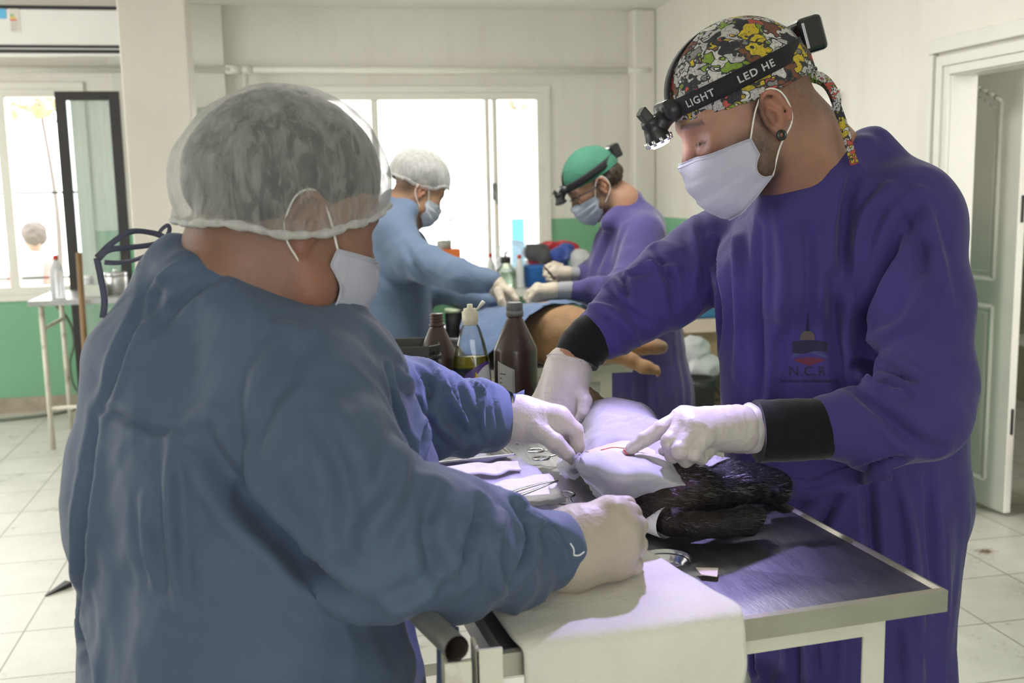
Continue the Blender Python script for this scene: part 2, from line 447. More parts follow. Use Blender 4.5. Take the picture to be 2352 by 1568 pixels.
# back wall with two window openings
w1 = (onY(-90, 400, WY)[0]-.9, -1.36, .80, 2.145)            # x0,x1,z0,z1
w2x1 = onY(1253, 400, WY)[0]; w2x0 = onY(800, 400, WY)[0]-.42
w2 = (w2x0, w2x1-.01, .80, onY(1250, 212, WY)[2])
g = G(); T_ = .22
def wallseg(x0, x1, z0, z1): g.box((x0, WY, z0), (x1, WY + T_, z1))
wallseg(XL, w1[0], 0, CZ); wallseg(w1[0], w1[1], 0, w1[2]); wallseg(w1[0], w1[1], w1[3], CZ)
wallseg(w1[1], w2[0], 0, CZ); wallseg(w2[0], w2[1], 0, w2[2]); wallseg(w2[0], w2[1], w2[3], CZ); wallseg(w2[1], 4.6, 0, CZ)
struct('wall_back', g.vf, M['wall'], smooth=False)
# right wall with doorway
dY0, dY1, dZ = 2.9, onX(2182, 300, WX)[1], onX(2230, 163, WX)[2]
g = G(); g.box((WX, dY1, 0), (WX+.11, WY, CZ)); g.box((WX, YR, 0), (WX+.11, dY0, CZ)); g.box((WX, dY0, dZ), (WX+.11, dY1, CZ))
struct('wall_right', g.vf, M['wall'], smooth=False)
# left and rear walls with window openings (out of frame)
g = G(); g.box((XL-.1, YR, 0), (XL, WY, .85)); g.box((XL-.1, YR, 2.25), (XL, WY, CZ)); g.box((XL-.1, YR, .85), (XL, 2.4, 2.25)); g.box((XL-.1, 6.0, .85), (XL, WY, 2.25))
struct('wall_left', g.vf, M['wall'], smooth=False)
g = G(); g.box((XL, YR-.1, 0), (WX+.2, YR, 1.05)); g.box((XL, YR-.1, 2.45), (WX+.2, YR, CZ)); g.box((XL, YR-.1, 1.05), (-2.3, YR, 2.45)); g.box((1.3, YR-.1, 1.05), (WX+.2, YR, 2.45))
struct('wall_rear', g.vf, M['wall'], smooth=False)
# room beyond the door
g = G().box((4.6, .5, 0), (4.7, WY+.2, CZ)); struct('wall_far_room', g.vf, mat('far_room_wall', (.5, .45, .36), .6), smooth=False)
area('daylight_far_room', (3.7, 1.2, 2.0), (math.radians(65), 0, 0), 1.0, 1.0, 16, (1, .96, .9))
# skirting of tan tile
M['skirt'] = mat('tan_skirting', (.36, .31, .23), .5, 0, .15, 12, dirt=.4, ds=9, dcol=(.2, .17, .13))
g = G().box((XL, WY-.014, 0), (WX, WY, .10)); struct('baseboard_back', g.vf, M['skirt'], smooth=False)
g = G().box((WX-.014, dY1+.1, 0), (WX, WY-.014, .08)); struct('baseboard_right', g.vf, M['white_paint'], smooth=False)
# soffit step in the back wall, left of the middle, and corner pipe box
bx0 = onY(428, 100, 7.5)[0]; bx1 = onY(512, 100, 7.5)[0]
g = G().box((bx0-.5, WY-.07, 1.22), (bx1, WY, CZ)); struct('trim_1', g.vf, M['wall'], smooth=False, bevel=.006)
cx0 = onY(1453, 300, WY-.1)[0]
g = G().box((cx0, WY-.13, 1.215), (WX, WY, CZ)); struct('trim_2', g.vf, M['wall'], smooth=False, bevel=.02)
# pillar
g = G().box((-.735, 5.2, 0), (-.437, 5.5, CZ)); struct('trim_3', g.vf, mat('pillar_plaster', (.58, .555, .49), .6, 0, .05, 3, .25, 14), smooth=False, bevel=.008)

# window frames -------------------------------------------------------
def window(n, o, bars, handle=None, midrail=None):
    x0, x1, z0, z1 = o; y = WY+.03; fr = G(); t = .05
    fr.box((x0, y-.04, z1-t), (x1, y+.05, z1)); fr.box((x0, y-.04, z0), (x1, y+.05, z0+t))
    fr.box((x0, y-.04, z0+t), (x0+t, y+.05, z1-t)); fr.box((x1-t, y-.04, z0+t), (x1, y+.05, z1-t))
    for bx, bw in bars: fr.box((bx-bw/2, y-.03, z0+t), (bx+bw/2, y+.04, z1-t))
    wo = struct('window_%d' % n, fr.vf, M['white_paint'], smooth=False, bevel=.004)
    # architrave on the room side
    a = G(); q = .045
    a.box((x0-q, WY-.02, z1), (x1+q, WY-.0005, z1+q)); a.box((x0-q, WY-.02, z0-q), (x1+q, WY-.0005, z0))
    a.box((x0-q, WY-.02, z0), (x0, WY-.0005, z1)); a.box((x1, WY-.02, z0), (x1+q, WY-.0005, z1))
    obj('architrave', a.vf, M['white_paint'], wo, smooth=False, bevel=.004)
    obj('pane', G().box((x0+t, y+.008, z0+t), (x1-t, y+.012, z1-t)).vf, M['glass'], wo, smooth=False)
    return wo
b2 = [(onY(866, 400, WY)[0], .05), (onY(1122, 400, WY)[0], .035), (onY(1136, 400, WY)[0]+.012, .035)]
wo2 = window(2, w2, b2)
g = G(); hx, _, hz = onY(1136, 440, WY-.03); g.box((hx-.015, WY-.035, hz-.06), (hx+.015, WY-.012, hz+.06)); g.tube([(hx, WY-.035, hz+.01), (hx+.005, WY-.05, hz-.03), (hx+.012, WY-.05, hz-.09)], .007, 8)
obj('window_handle', g.vf, mat('grey_handle', (.22, .22, .24), .4), wo2)
sl = G().box((w2[0], WY-.001, w2[3]-.075), (onY(1136,400,WY)[0], WY+.012, w2[3]-.045)); 
b1 = [(onY(12, 400, WY)[0], .06), (onY(-75, 400, WY)[0], .04)]
wo1 = window(1, w1, b1)
g = G()
zb = onY(80, 443, WY+.2)[2]
g.box((w1[0], WY+.13, zb-.008), (w1[1], WY+.15, zb+.008)); g.box((w1[0], WY+.13, w1[2]+.09), (w1[1], WY+.15, w1[2]+.105))
obj('guard_bar', g.vf, mat('window_guard_iron', (.12, .11, .1), .6), wo1, smooth=False)

# outdoors -------------------------------------------------------------
g = G().box((-9, WY+.25, -.3), (9, 22, -.15)); o_ = struct('ground', g.vf, mat('sunlit_ground', (.55, .5, .4), .9, 0, .2, 2), smooth=False)
o_['kind'] = 'structure'
# door, casing ----------------------------------------------------------
Mdoor = mat('white_painted_door', (.70, .69, .64), .42, 0, .04, 5, .15, 40, dirt=.2, ds=5, dcol=(.4, .37, .3))
c = G()
def casing(w0, w1_, th):     # around opening on the room side
    c.box((WX-th, dY1+w0, 0), (WX, dY1+w1_, dZ+w1_)); c.box((WX-th, dY0-w1_, 0), (WX, dY0-w0, dZ+w1_)); c.box((WX-th, dY0-w0, dZ+w0), (WX, dY1+w0, dZ+w1_))
c.box((WX-.004, dY1-.006, 0), (WX+.114, dY1+.0, dZ)); c.box((WX-.004, dY0, dZ-.006), (WX+.114, dY1, dZ)); casing(0, .035, .016); casing(.035, .075, .026); 
struct('trim_4', c.vf, Mdoor, smooth=False, bevel=.004)
g = G().box((WX-.03, YR, dZ+.09), (WX, dY1+.13, dZ+.15)); g.box((WX-.026, dY1+.10, 0), (WX, dY1+.13, dZ+.09)); struct('trim_5', g.vf, Mdoor, smooth=False, bevel=.006)
# the door leaf stands open behind the wall
leafA = T(2312, 1187, 0); leafB = leafA + nrm(T(2175, 1130, 0)-leafA)*.76; 
ld = nrm(leafB-leafA); ln_ = np.array([-ld[1], ld[0], 0]);
if ln_[0] > 0: ln_ = -ln_
dz_ = 2.0
g = G(); th = .018
def leafpt(u, z, off): return leafA + ld*u + np.array([0, 0, z]) + ln_*off
g.obox(leafA+ld*.38+np.array([0, 0, .012+dz_/2]), ld*.38, ln_*th, np.array([0, 0, dz_/2-.006]))
dr = struct('door_1', g.vf, Mdoor, smooth=False, bevel=.003)
for z0, z1, arch in ((1.02, 1.85, True), (.14, .90, False)):
    # raised moulding around a recessed panel, the upper one arched
    u0, u1 = .125, .635; pts = [(u0, z0), (u1, z0)]
    if arch:
        for k in range(13): a = k/12; pts.append((u1+(u0-u1)*a, z1-.085+.085*math.sin(PI*a)))
    else: pts += [(u1, z1), (u0, z1)]
    mo = G(); loop = [leafpt(u, z, th+.001) for u, z in pts]; loop.append(loop[0])
    for a_, b_ in zip(loop[:-1], loop[1:]): mo.tube([a_, b_], .011, 8, flat=1)
    cu, cz_ = (u0+u1)/2, (z0+z1)/2
    inner = [leafpt(cu+(u-cu)*.87, cz_+(z-cz_)*.92, th+.001) for u, z in pts]; inner.append(inner[0])
    for a_, b_ in zip(inner[:-1], inner[1:]): mo.tube([a_, b_], .005, 8)
    obj('moulding', mo.vf, Mdoor, dr)
    inn = [leafpt(cu+(u-cu)*.85, cz_+(z-cz_)*.915, th+.007) for u, z in pts]; n_ = len(inn); inn2 = [p-ln_*.008 for p in inn]
    obj('door_panel', (np.array(inn+inn2), [list(range(n_))]+[list(range(2*n_-1, n_-1, -1))]+[[i, (i+1) % n_, n_+(i+1) % n_, n_+i] for i in range(n_)]), Mdoor, dr, smooth=False)
hg = G(); 
for z in (1.32, .42): hg.box(tuple(leafpt(-.004, z-.05, -.01)-.006), tuple(leafpt(-.004, z+.05, .01)+.006))
obj('hinge', hg.vf, M['black'], dr, smooth=False)
# ================================================================ NEAR TABLE AND WHAT LIES ON IT
def surf(rows, nu=10, nv=10):      # smooth surface through rows of 3-D control points
    a = [crv(r, nu) for r in rows]; a = np.array(a); cols = [crv(a[:, j], nv) for j in range(a.shape[1])]
    return np.array(cols).transpose(1, 0, 2)
def wobble(A, amp, fr, seed=0, ax=None, rid=False):
    p = A.reshape(-1, 3)*np.asarray(fr)+seed*7.3; n = (ridge(p) if rid else vnoise(p)+.5*vnoise(p*2.1))
    du = np.gradient(A, axis=0); dv = np.gradient(A, axis=1); N = np.cross(du, dv); N /= np.linalg.norm(N, axis=2, keepdims=True)+1e-9
    return A+(N if ax is None else np.asarray(ax))*n.reshape(A.shape[:2])[..., None]*amp
TZ = .98
A_ = T(2178, 1352, TZ); tu = nrm(T(1140, 1500, TZ)-A_); tv = nrm(T(1660, 1065, TZ)-A_); tv = nrm(tv-np.dot(tv, tu)*tu)
TWD, TLN = .552, 1.30
def tb(s, t, z=0): return A_+tu*s+tv*t+np.array([0, 0, z])
def tst(p): q = np.asarray(p)-A_; return np.dot(q, tu), np.dot(q, tv)
def make_table(name, label, TW, TL, tb, base_z, drain_st, legw=.03):
    root = thing(name, label, 'table', tuple(tb(TW/2, TL/2)[:2])+(0,))
    # sunk top
    g = G(); rim = .012; dr_ = .028; n = 24
    cor = [(rim, rim), (TW-rim, rim), (TW-rim, TL-rim), (rim, TL-rim)]
    dc = drain_st
    outer = []; 
    for i in range(4):
        a, b = cor[i], cor[(i+1) % 4]
        for k in range(6): outer.append((a[0]+(b[0]-a[0])*k/6, a[1]+(b[1]-a[1])*k/6))
    inner = []
    import itertools
    for i in range(4):      # ring verts matched by corner direction
        a0 = math.atan2(cor[i][1]-dc[1], cor[i][0]-dc[0]); a1 = math.atan2(cor[(i+1) % 4][1]-dc[1], cor[(i+1) % 4][0]-dc[0])
        if a1 < a0: a1 += 2*PI
        for k in range(6): a = a0+(a1-a0)*k/6; inner.append((dc[0]+dr_*math.cos(a), dc[1]+dr_*math.sin(a)))
    V = []; F = []
    for i in range(n):
        for k in range(7):
            t = k/6; V.append(tb(outer[i][0]*(1-t)+inner[i][0]*t, outer[i][1]*(1-t)+inner[i][1]*t, -.003-.010*t))
    for i in range(n):
        for k in range(6): i2 = (i+1) % n; F.append([i*7+k, i2*7+k, i2*7+k+1, i*7+k+1])
    g.add(V, F)
    obj('tabletop', g.vf, M['table_steel'], root, smooth=False)
    e = G()
    loop = [(0, 0), (TW, 0), (TW, TL), (0, TL)]
    for i in range(4):
        a, b = loop[i], loop[(i+1) % 4]; c0, c1 = cor[i], cor[(i+1) % 4]
        P0, P1 = tb(*a), tb(*b)
        prof = [(c0, c1, -.003), (tuple(np.array(a)*.5+np.array(c0)*.5), tuple(np.array(b)*.5+np.array(c1)*.5), .0), (a, b, -.002), (a, b, -.028)]
        v = []
        for (p, q, z) in prof: v += [tb(p[0], p[1], z), tb(q[0], q[1], z)]
        inn = lambda p: ((p[0]-TW/2)*.985+TW/2, (p[1]-TL/2)*.985+TL/2)
        v += [tb(*inn(a), -.028), tb(*inn(b), -.028), tb(*inn(a), -.006), tb(*inn(b), -.006)]
        e.add(v, [[2*k, 2*k+1, 2*k+3, 2*k+2] for k in range(5)])
    obj('rim', e.vf, M['edge_steel'], root, smooth=False)
    d = G().lathe([(.034, -.004), (.030, -.008), (.026, -.016), (.022, -.022), (.004, -.022)], tb(*dc, -.005)-np.array([0, 0, .0]), 32, cap=False)
    obj('drain', d.vf, M['chrome'], root)
    obj('drain_hole', G().lathe([(.006, -.0265), (.006, -.026)], tb(*dc), 16).vf, M['black'], root)
    ins = .075; legs = [(ins, .035), (TW-ins, .035), (ins, TL-.035), (TW-ins, TL-.035)]
    for s, t in legs:
        l = G(); p = tb(s, t); sx = 1 if s < TW/2 else -1; sy = 1 if t < TL/2 else -1
        l.obox((p+tb(s, t+0))/2*[1, 1, 0]+[0, 0, (base_z-.03)/2], tu*legw/2, tv*.002, (0, 0, (base_z-.03)/2))
        q = p-tu*sx*legw/2; l.obox(q*[1, 1, 0]+tv*sy*legw/2*[1, 1, 0]+[0, 0, (base_z-.03)/2], tu*.002, tv*legw/2, (0, 0, (base_z-.03)/2))
        obj('leg', l.vf, M['cream_paint'], root, smooth=False, bevel=.0015)
    for (a, b) in ((legs[0], legs[2]), (legs[1], legs[3]), (legs[0], legs[1]), (legs[2], legs[3])):
        for z in (-.045, -.62): obj('frame_rail', G().bar(tb(*a, z), tb(*b, z), .004 if z < -.1 else .006, .03).vf, M['cream_paint'], root, smooth=False)
    return root
dc = tst(T(1530, 1282, TZ-.01))
make_table('operating_table', 'worn stainless steel operating table in the foreground, draped cat lying on it', TWD, TLN, tb, TZ, dc)
# towel over the near left corner
M['towel'] = mat('cream_cotton_towel', (.66, .645, .56), .9, 0, .06, 8, .5, 120, sheen=.2, dirt=.15, ds=14, dcol=(.5, .42, .25))
sA, _ = tst(T(1697, 1408, TZ)); sB, _ = tst(T(1175, 1478, TZ)); tF0 = tst(T(1478, 1268, TZ)); 
rows = []
for k, (t, z, bow) in enumerate([(.24, .004, 0), (.18, .005, .0), (.12, .005, 0), (.06, .006, 0), (.012, .0075, 0), (-.006, .001, 0), (-.011, -.02, 0), (-.013, -.06, 0), (-.014, -.105, 0)]):
    row = []
    for j in range(5):
        f = j/4; s0 = sA+(tF0[0]-sA)*max(0, t)/tF0[1]; s1 = sB+.012*max(0, t)
        if t < 0: s0 = sA+(.006 if z > -.1 else .03); s1 = sB-.005
        zz = z-(.012*(1-f)*(k == 8))+.014*(f > .9)*(k == 8)
        row.append(tb(s0+(s1-s0)*f, t, zz))
    rows.append(row)
A2 = surf(rows, 14, 10); A2 = wobble(A2, .0018, (14, 14, 14), 1)
TOWEL = sheet(A2, .004)
tag(obj('towel', TOWEL, M['towel']), 'cream cotton towel folded over the near left corner of the steel table', 'towel')
# cat -----------------------------------------------------------------
def G3(px, py, up): q = T(px, py, TZ+up); return q      # a point seen at px,py that is `up` above the table
def push_out(A, tree, off=.004, it=3):
    A = A.copy(); sh_ = A.shape; P2 = A.reshape(-1, 3)
    for _ in range(it):
        for i, p in enumerate(P2):
            h_ = tree.find_nearest(Vector(p.tolist()))
            if h_[0] is None: continue
            n_ = np.array(h_[1]); d_ = np.dot(p-np.array(h_[0]), n_)
            if d_ < off and h_[3] < .12: P2[i] = np.array(h_[0])+n_*off if d_ < 0 else p+n_*(off-d_)
        A = P2.reshape(sh_); B_ = A.copy(); B_[1:-1, 1:-1] = .5*A[1:-1, 1:-1]+.125*(A[:-2, 1:-1]+A[2:, 1:-1]+A[1:-1, :-2]+A[1:-1, 2:]); P2 = B_.reshape(-1, 3)
    P2[:, 2] = np.maximum(P2[:, 2], TZ+.0025); return P2.reshape(sh_)
cat_root = thing('cat', 'black cat lying on its back under white drapes on the near steel table', 'cat', tuple(T(1500, 1120, TZ)[:2])+(TZ,))
hipL = G3(1545, 1120, .055); hipR = G3(1600, 1085, .05); belly = G3(1475, 1062, .052); chest = G3(1425, 1000, .055); neck = G3(1395, 962, .05); head = G3(1385, 965, .036)
im = Imp()
im.cone(G3(1530, 1115, .045), belly, .052, .056, .03); im.cone(belly, chest, .056, .06, .04); im.cone(chest, neck, .055, .035, .03)
im.ell(head, (.04, .036, .034), k=.02); im.cone(head, head+np.array([-.02, .035, .0]), .024, .014, .015)
for sx in (-1, 1): im.cone(head+np.array([sx*.022, .02, .0]), head+np.array([sx*.03, .045, .0]), .013, .003, .006)
# near hind leg: thigh, hock, long foot to the right
im.chain([(G3(1500, 1150, .038), .040), (G3(1590, 1132, .036), .036), (G3(1690, 1122, .03), .024), (G3(1765, 1112, .026), .018), (G3(1790, 1115, .022), .020)], .02)
for k in range(4): im.cone(G3(1787, 1104+k*9, .024), G3(1802, 1107+k*9, .020), .0075, .0065, .004)
im.chain([(G3(1600, 1085, .045), .035), (G3(1670, 1098, .04), .024), (G3(1725, 1096, .034), .016), (G3(1752, 1099, .03), .017)], .02)
im.chain([(G3(1600, 1128, .018), .020), (G3(1700, 1128, .016), .017), (G3(1770, 1132, .016), .016), (G3(1790, 1136, .015), .014)], .012)
# front leg stretched to the far side
im.chain([(chest+np.array([.03, 0, 0]), .03), (chest+np.array([.07, .06, -.02]), .018), (chest+np.array([.08, .13, -.035]), .014)], .02)
im.chain([(chest+np.array([-.03, 0, 0]), .03), (chest+np.array([-.06, .05, -.02]), .018), (chest+np.array([-.06, .11, -.035]), .014)], .02)
im.half((0, 0, TZ+.0005), (0, 0, 1), .004) if False else None
# tail
tail = [(G3(1468, 1150, .030), .022), (G3(1486, 1180, .020), .0175), (G3(1540, 1200, .018), .0175), (G3(1600, 1206, .018), .018), (G3(1665, 1204, .018), .0185), (G3(1715, 1196, .020), .0205), (G3(1738, 1184, .022), .014)]
im.chain(tail, .007)
CV, CF = im.mesh(.004); CV = CV+vnormals(CV, CF)*(vnoise(CV*90)*.0012)[:, None]; CV[:, 2] = np.maximum(CV[:, 2], TZ+.0005)
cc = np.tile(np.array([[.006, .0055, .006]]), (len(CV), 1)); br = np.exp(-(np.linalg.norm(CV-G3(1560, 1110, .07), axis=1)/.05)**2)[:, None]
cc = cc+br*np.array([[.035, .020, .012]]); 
M['fur'] = mat('black_cat_fur', (0, 0, 0), .6, 0, .2, 40, .8, 150, vcol=True, spec=.3)
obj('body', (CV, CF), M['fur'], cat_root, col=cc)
# fur strands as fine blades
def fur(V, F, n, L, wd, dirf, seed=1, lift=.35, mask=None):
    rs = np.random.RandomState(seed); N = vnormals(V, F); F = np.asarray(F); fi = rs.randint(0, len(F), n)
    u = rs.rand(n, 1); v = rs.rand(n, 1); p = V[F[fi, 0]]*(1-u)*(1-v)+V[F[fi, 1]]*u*(1-v)+V[F[fi, 2]]*u*v+V[F[fi, 3]]*(1-u)*v; nn = N[F[fi, 0]]
    if mask is not None: m = mask(p); p, nn = p[m], nn[m]
    d = dirf(p); d = d-nn*(d*nn).sum(1, keepdims=True); d /= np.linalg.norm(d, axis=1, keepdims=True)+1e-9; d = d+rs.randn(*d.shape)*.25
    l = L*(.5+rs.rand(len(p), 1)); s = np.cross(d, nn); s /= np.linalg.norm(s, axis=1, keepdims=True)+1e-9
    a = p+s*wd-nn*.001; b = p-s*wd-nn*.001; c = p+d*l*.6+nn*l*lift; e = p+d*l+nn*l*lift*1.3
    k = len(p); vv = np.concatenate([a, b, c+s*wd*.6, c-s*wd*.6, e]); i = np.arange(k)
    ff = [[x, x+k, x+3*k, x+2*k] for x in i]+[[x+2*k, x+3*k, x+4*k] for x in i]
    return vv, ff
tl0, tl1 = tail[1][0], tail[5][0]
vv, ff = fur(CV, CF, 16000, .010, .00022, lambda p: np.tile(nrm(tl1-tl0), (len(p), 1)), mask=lambda p: (p[:, 1] < 1.62) & (p[:, 2] > TZ+.004))
obj('fur', (vv, ff), mat('glossy_black_hair', (.045, .041, .047), .33, 0, .3, 60, spec=.6), cat_root)
tp = G().tube([tail[1][0]+(tail[2][0]-tail[1][0])*t for t in (.12, .5, .9)], [.0245, .0245, .0240], 24, cap=False)
obj('tail_tape', tp.vf, mat('white_medical_tape', (.75, .74, .76), .6, 0, .05, 20, .2, 60), cat_root)['label'] = 'white tape around the tail'
# drapes -----------------------------------------------------------------
def drape_mat(name, col, tr):
    m, nt, b = newmat(name); b.inputs['Roughness'].default_value = .75
    n = noise(nt, 18, 8, .7, dist=.6); c = mixc(nt, ramp(nt, n, .35, .7), tuple(v*.86 for v in col), col); nt.links.new(c, b.inputs['Base Color'])
    bump(nt, b, noise(nt, 60, 5, .65, dist=1.2), .25, .003); out = nt.nodes['Material Output']
    t = nd(nt, 'ShaderNodeBsdfTransparent'); tl = nd(nt, 'ShaderNodeBsdfTranslucent'); nt.links.new(c, tl.inputs[0])
    m1 = nd(nt, 'ShaderNodeMixShader'); m1.inputs[0].default_value = .3; nt.links.new(b.outputs[0], m1.inputs[1]); nt.links.new(tl.outputs[0], m1.inputs[2])
    m2 = nd(nt, 'ShaderNodeMixShader'); f = math_(nt, 'MULTIPLY', ramp(nt, n, .3, .75), tr*.5); f = math_(nt, 'SUBTRACT', tr, f); nt.links.new(f, m2.inputs[0]); nt.links.new(m1.outputs[0], m2.inputs[1]); nt.links.new(t.outputs[0], m2.inputs[2])
    nt.links.new(m2.outputs[0], out.inputs[0]); return m, nt, b, c
M['drape'] = drape_mat('white_nonwoven_drape', (.62, .61, .65), .16)[0]
M['drape2'] = drape_mat('thin_grey_drape', (.52, .51, .50), .30)[0]
q = lambda *a: [G3(*k) for k in a]
rows = [q((1335, 985, .035), (1338, 958, .07), (1358, 925, .105), (1398, 917, .118), (1450, 935, .108), (1500, 968, .075), (1560, 1002, .04), (1625, 1040, .012)),
        q((1330, 1015, .055), (1350, 992, .095), (1385, 972, .115), (1430, 968, .118), (1478, 985, .105), (1530, 1008, .085), (1600, 1030, .05), (1655, 1062, .012)),
        q((1322, 1035, .075), (1362, 1012, .105), (1405, 1000, .112), (1445, 1002, .112), (1490, 1015, .104), (1560, 1035, .08), (1630, 1058, .045), (1690, 1082, .012)),
        q((1318, 1052, .082), (1360, 1034, .10), (1410, 1022, .104), (1450, 1024, .104), (1500, 1034, .1), (1590, 1060, .075), (1660, 1080, .04), (1722, 1096, .012)),
        q((1330, 1060, .09), (1365, 1046, .096), (1420, 1040, .098), (1460, 1040, .1), (1510, 1048, .096), (1590, 1080, .068), (1670, 1096, .04), (1745, 1106, .014))]
A3 = surf(rows, 9, 10); A3 = wobble(A3, .0022, (30, 55, 40), 3, rid=True); CT = bvh(CV, CF); A3 = push_out(A3, CT, .004)
BK = thing('surgical_drape', 'thin greyish white surgical drape humped over the far half of the cat', 'drape', tuple(A3.reshape(-1, 3).mean(0)))
obj('cloth', sheet(A3, .0006), M['drape2'], BK)
# iodine stain and the shaved belly with the incision on a patch of skin
mm, nt, b = newmat('shaved_belly_skin'); n = noise(nt, 35, 6, .7); n2 = noise(nt, 14, 3)
c = mixc(nt, ramp(nt, n, .35, .65), (.58, .46, .38), (.66, .58, .50)); c = mixc(nt, math_(nt, 'MULTIPLY', ramp(nt, n2, .5, .62), .6), c, (.58, .38, .12)); nt.links.new(c, b.inputs[0]); b.inputs['Roughness'].default_value = .35
rows = [q((1345, 1036, .102), (1390, 1022, .108), (1430, 1012, .11), (1470, 1016, .108), (1500, 1030, .1)),
        q((1355, 1040, .103), (1395, 1029, .11), (1432, 1022, .112), (1472, 1026, .11), (1506, 1036, .1)),
        q((1370, 1050, .1), (1400, 1042, .105), (1435, 1036, .108), (1475, 1040, .106), (1510, 1050, .098))]
obj('shaved_belly', (lambda S: sheet(S, .001))(wobble(surf(rows, 8, 6), .001, (60,)*3, 4)), mm, cat_root)['label'] = 'shaved belly stained with iodine'
g = G(); a = [G3(x, y, .113) for x, y in ((1380, 1033), (1410, 1027), (1438, 1030), (1452, 1034))]
g.tube(crv(a, 5), [.0008]*10+[.0022]*6, 8)
im = Imp(); rs = np.random.RandomState(4)
for k in range(9): im.ell(G3(1443+rs.uniform(-9, 9), 1034+rs.uniform(-5, 5), .115), rs.uniform(.0022, .0045, 3), k=.0015)
v_, f_ = im.mesh(.0008, pad=.004); g.add(v_, f_.tolist())
obj('exposed_tissue', g.vf, mat('wet_pink_tissue', (.62, .16, .14), .15, 0, .2, 90, sss=.2, coat=.6), cat_root)['label'] = 'pink exposed tissue at the incision'
st = surf([q((1428, 1008, .1135), (1442, 1002, .1145), (1466, 1006, .1135)), q((1420, 1016, .1145), (1445, 1012, .116), (1470, 1014, .1145)), q((1424, 1022, .1145), (1446, 1020, .116), (1468, 1022, .1145))], 6, 6)
# front drape
rows = [q((1338, 1040, .112), (1372, 1034, .112), (1420, 1038, .112), (1462, 1042, .11), (1500, 1044, .106), (1530, 1048, .1)),
        q((1322, 1062, .10), (1375, 1056, .114), (1425, 1060, .114), (1470, 1062, .112), (1510, 1066, .106), (1545, 1072, .095)),
        q((1332, 1085, .088), (1380, 1084, .105), (1430, 1088, .108), (1478, 1088, .105), (1520, 1090, .1), (1560, 1094, .088)),
        q((1348, 1108, .062), (1388, 1112, .085), (1428, 1116, .09), (1470, 1112, .09), (1520, 1106, .092), (1573, 1108, .09)),
        q((1362, 1130, .03), (1388, 1140, .05), (1420, 1144, .062), (1450, 1138, .068), (1500, 1122, .08), (1574, 1112, .09)),
        q((1370, 1142, .012), (1392, 1150, .03), (1425, 1155, .042), (1440, 1151, .048), (1500, 1128, .075), (1572, 1115, .088))]
A4 = surf(rows, 9, 9); A4 = wobble(A4, .0025, (38, 30, 38), 5, rid=True); A4 = push_out(A4, CT, .0075)
FD = thing('surgical_drape', 'small white surgical drape over the near side of the cat, lit violet by the headlamp', 'drape', tuple(A4.reshape(-1, 3).mean(0)))
obj('cloth', sheet(A4, .0006), M['drape'], FD)
# pinched corner of the drape under the gloved fingers
rows = [q((1282, 1062, .055), (1300, 1042, .075), (1318, 1040, .095), (1335, 1040, .11)), q((1284, 1080, .045), (1305, 1066, .08), (1322, 1062, .095), (1342, 1060, .108)),
        q((1292, 1092, .03), (1312, 1088, .055), (1330, 1080, .075), (1345, 1078, .092)), q((1314, 1096, .016), (1322, 1098, .04), (1334, 1090, .06), (1346, 1088, .08))]
A5 = wobble(surf(rows, 6, 6), .004, (60, 60, 60), 6, rid=True)
obj('pinched_corner', sheet(A5, .0006), M['drape'], FD)
# ---- instruments
def ring(c, n, r, t, sx=1.0, u=None, seg=28):
    n = nrm(n); u = nrm(np.cross(n, (0, 0, 1))) if u is None else nrm(u); v = np.cross(n, u)
    return [np.asarray(c)+r*(math.cos(a)*u*sx+math.sin(a)*v) for a in np.linspace(0, 2*PI, seg+1)]
def scissors(name, label, c, d, up, L=.13, group=None):
    c = np.asarray(c); d = nrm(d); up = nrm(up); s = np.cross(up, d)
    root = thing(name, label, 'surgical instrument', tuple(c), group)
    for k in (-1, 1):
        g = G(); rc = c-d*L*.42+s*k*.016+up*.003*k
        g.tube(ring(rc, up, .0115, .002, 1.25, d), .0019, 8, cap=False)
        g.tube(crv([rc+d*.014-s*k*.003, c-d*L*.15+s*k*.004+up*.002*k, c+up*.0015*k, c+d*L*.25-s*k*.002, c+d*L*.5-s*k*.0005], 5), [.0022]*10+[.003]*4+[.0022]*4+[.0012]*3, 8, flat=.6)
        obj('finger_blade', g.vf, M['chrome'], root)
    obj('screw', G().lathe([(.0028, -.003), (.0028, .003)], c, 12, ax=up).vf, M['chrome'], root)
    return root
scissors('scissors', 'steel scissors lying by the gauze near the resting gloved hand', G3(1322, 1162, .012), T(1362, 1180, TZ)-T(1292, 1148, TZ), (0, 0, 1), .12)
scissors('hemostat', 'steel hemostat clamp lying on the table under the pinching gloved hand', G3(1300, 1038, .012), T(1345, 1036, TZ)-T(1250, 1044, TZ), (0, 0, 1), .12)
# tweezers
tw = thing('tweezers', 'ribbed steel tweezers resting across the white gauze', 'surgical instrument', tuple(G3(1195, 1130, .03)))
a, b = G3(1112, 1158, .02), G3(1282, 1103, .045)
d = nrm(b-a); s = nrm(np.cross((0, 0, 1), d)); u_ = np.cross(d, s)
for k in (-1, 1):
    rows = []
    for t in np.linspace(0, 1, 14):
        wdt = .0022+.0032*math.sin(PI*min(1, t*1.25+.1))**.7; off = .0035*math.sin(PI*t)*k+.0004*k
        if t > .95: wdt *= .9
        cpt = a+(b-a)*t+u_*off; rows.append([cpt+s*wdt, cpt, cpt-s*wdt])
    obj('tweezer_arm', sheet(np.array(rows), .0012), M['chrome'], tw)
g = G()
for k in range(12): cpt = a+(b-a)*(.32+.02*k)+u_*.0052; g.bar(cpt+s*.0052, cpt-s*.0052, .0006, .0012)
obj('grip_ribs', g.vf, M['steel'], tw, smooth=False)
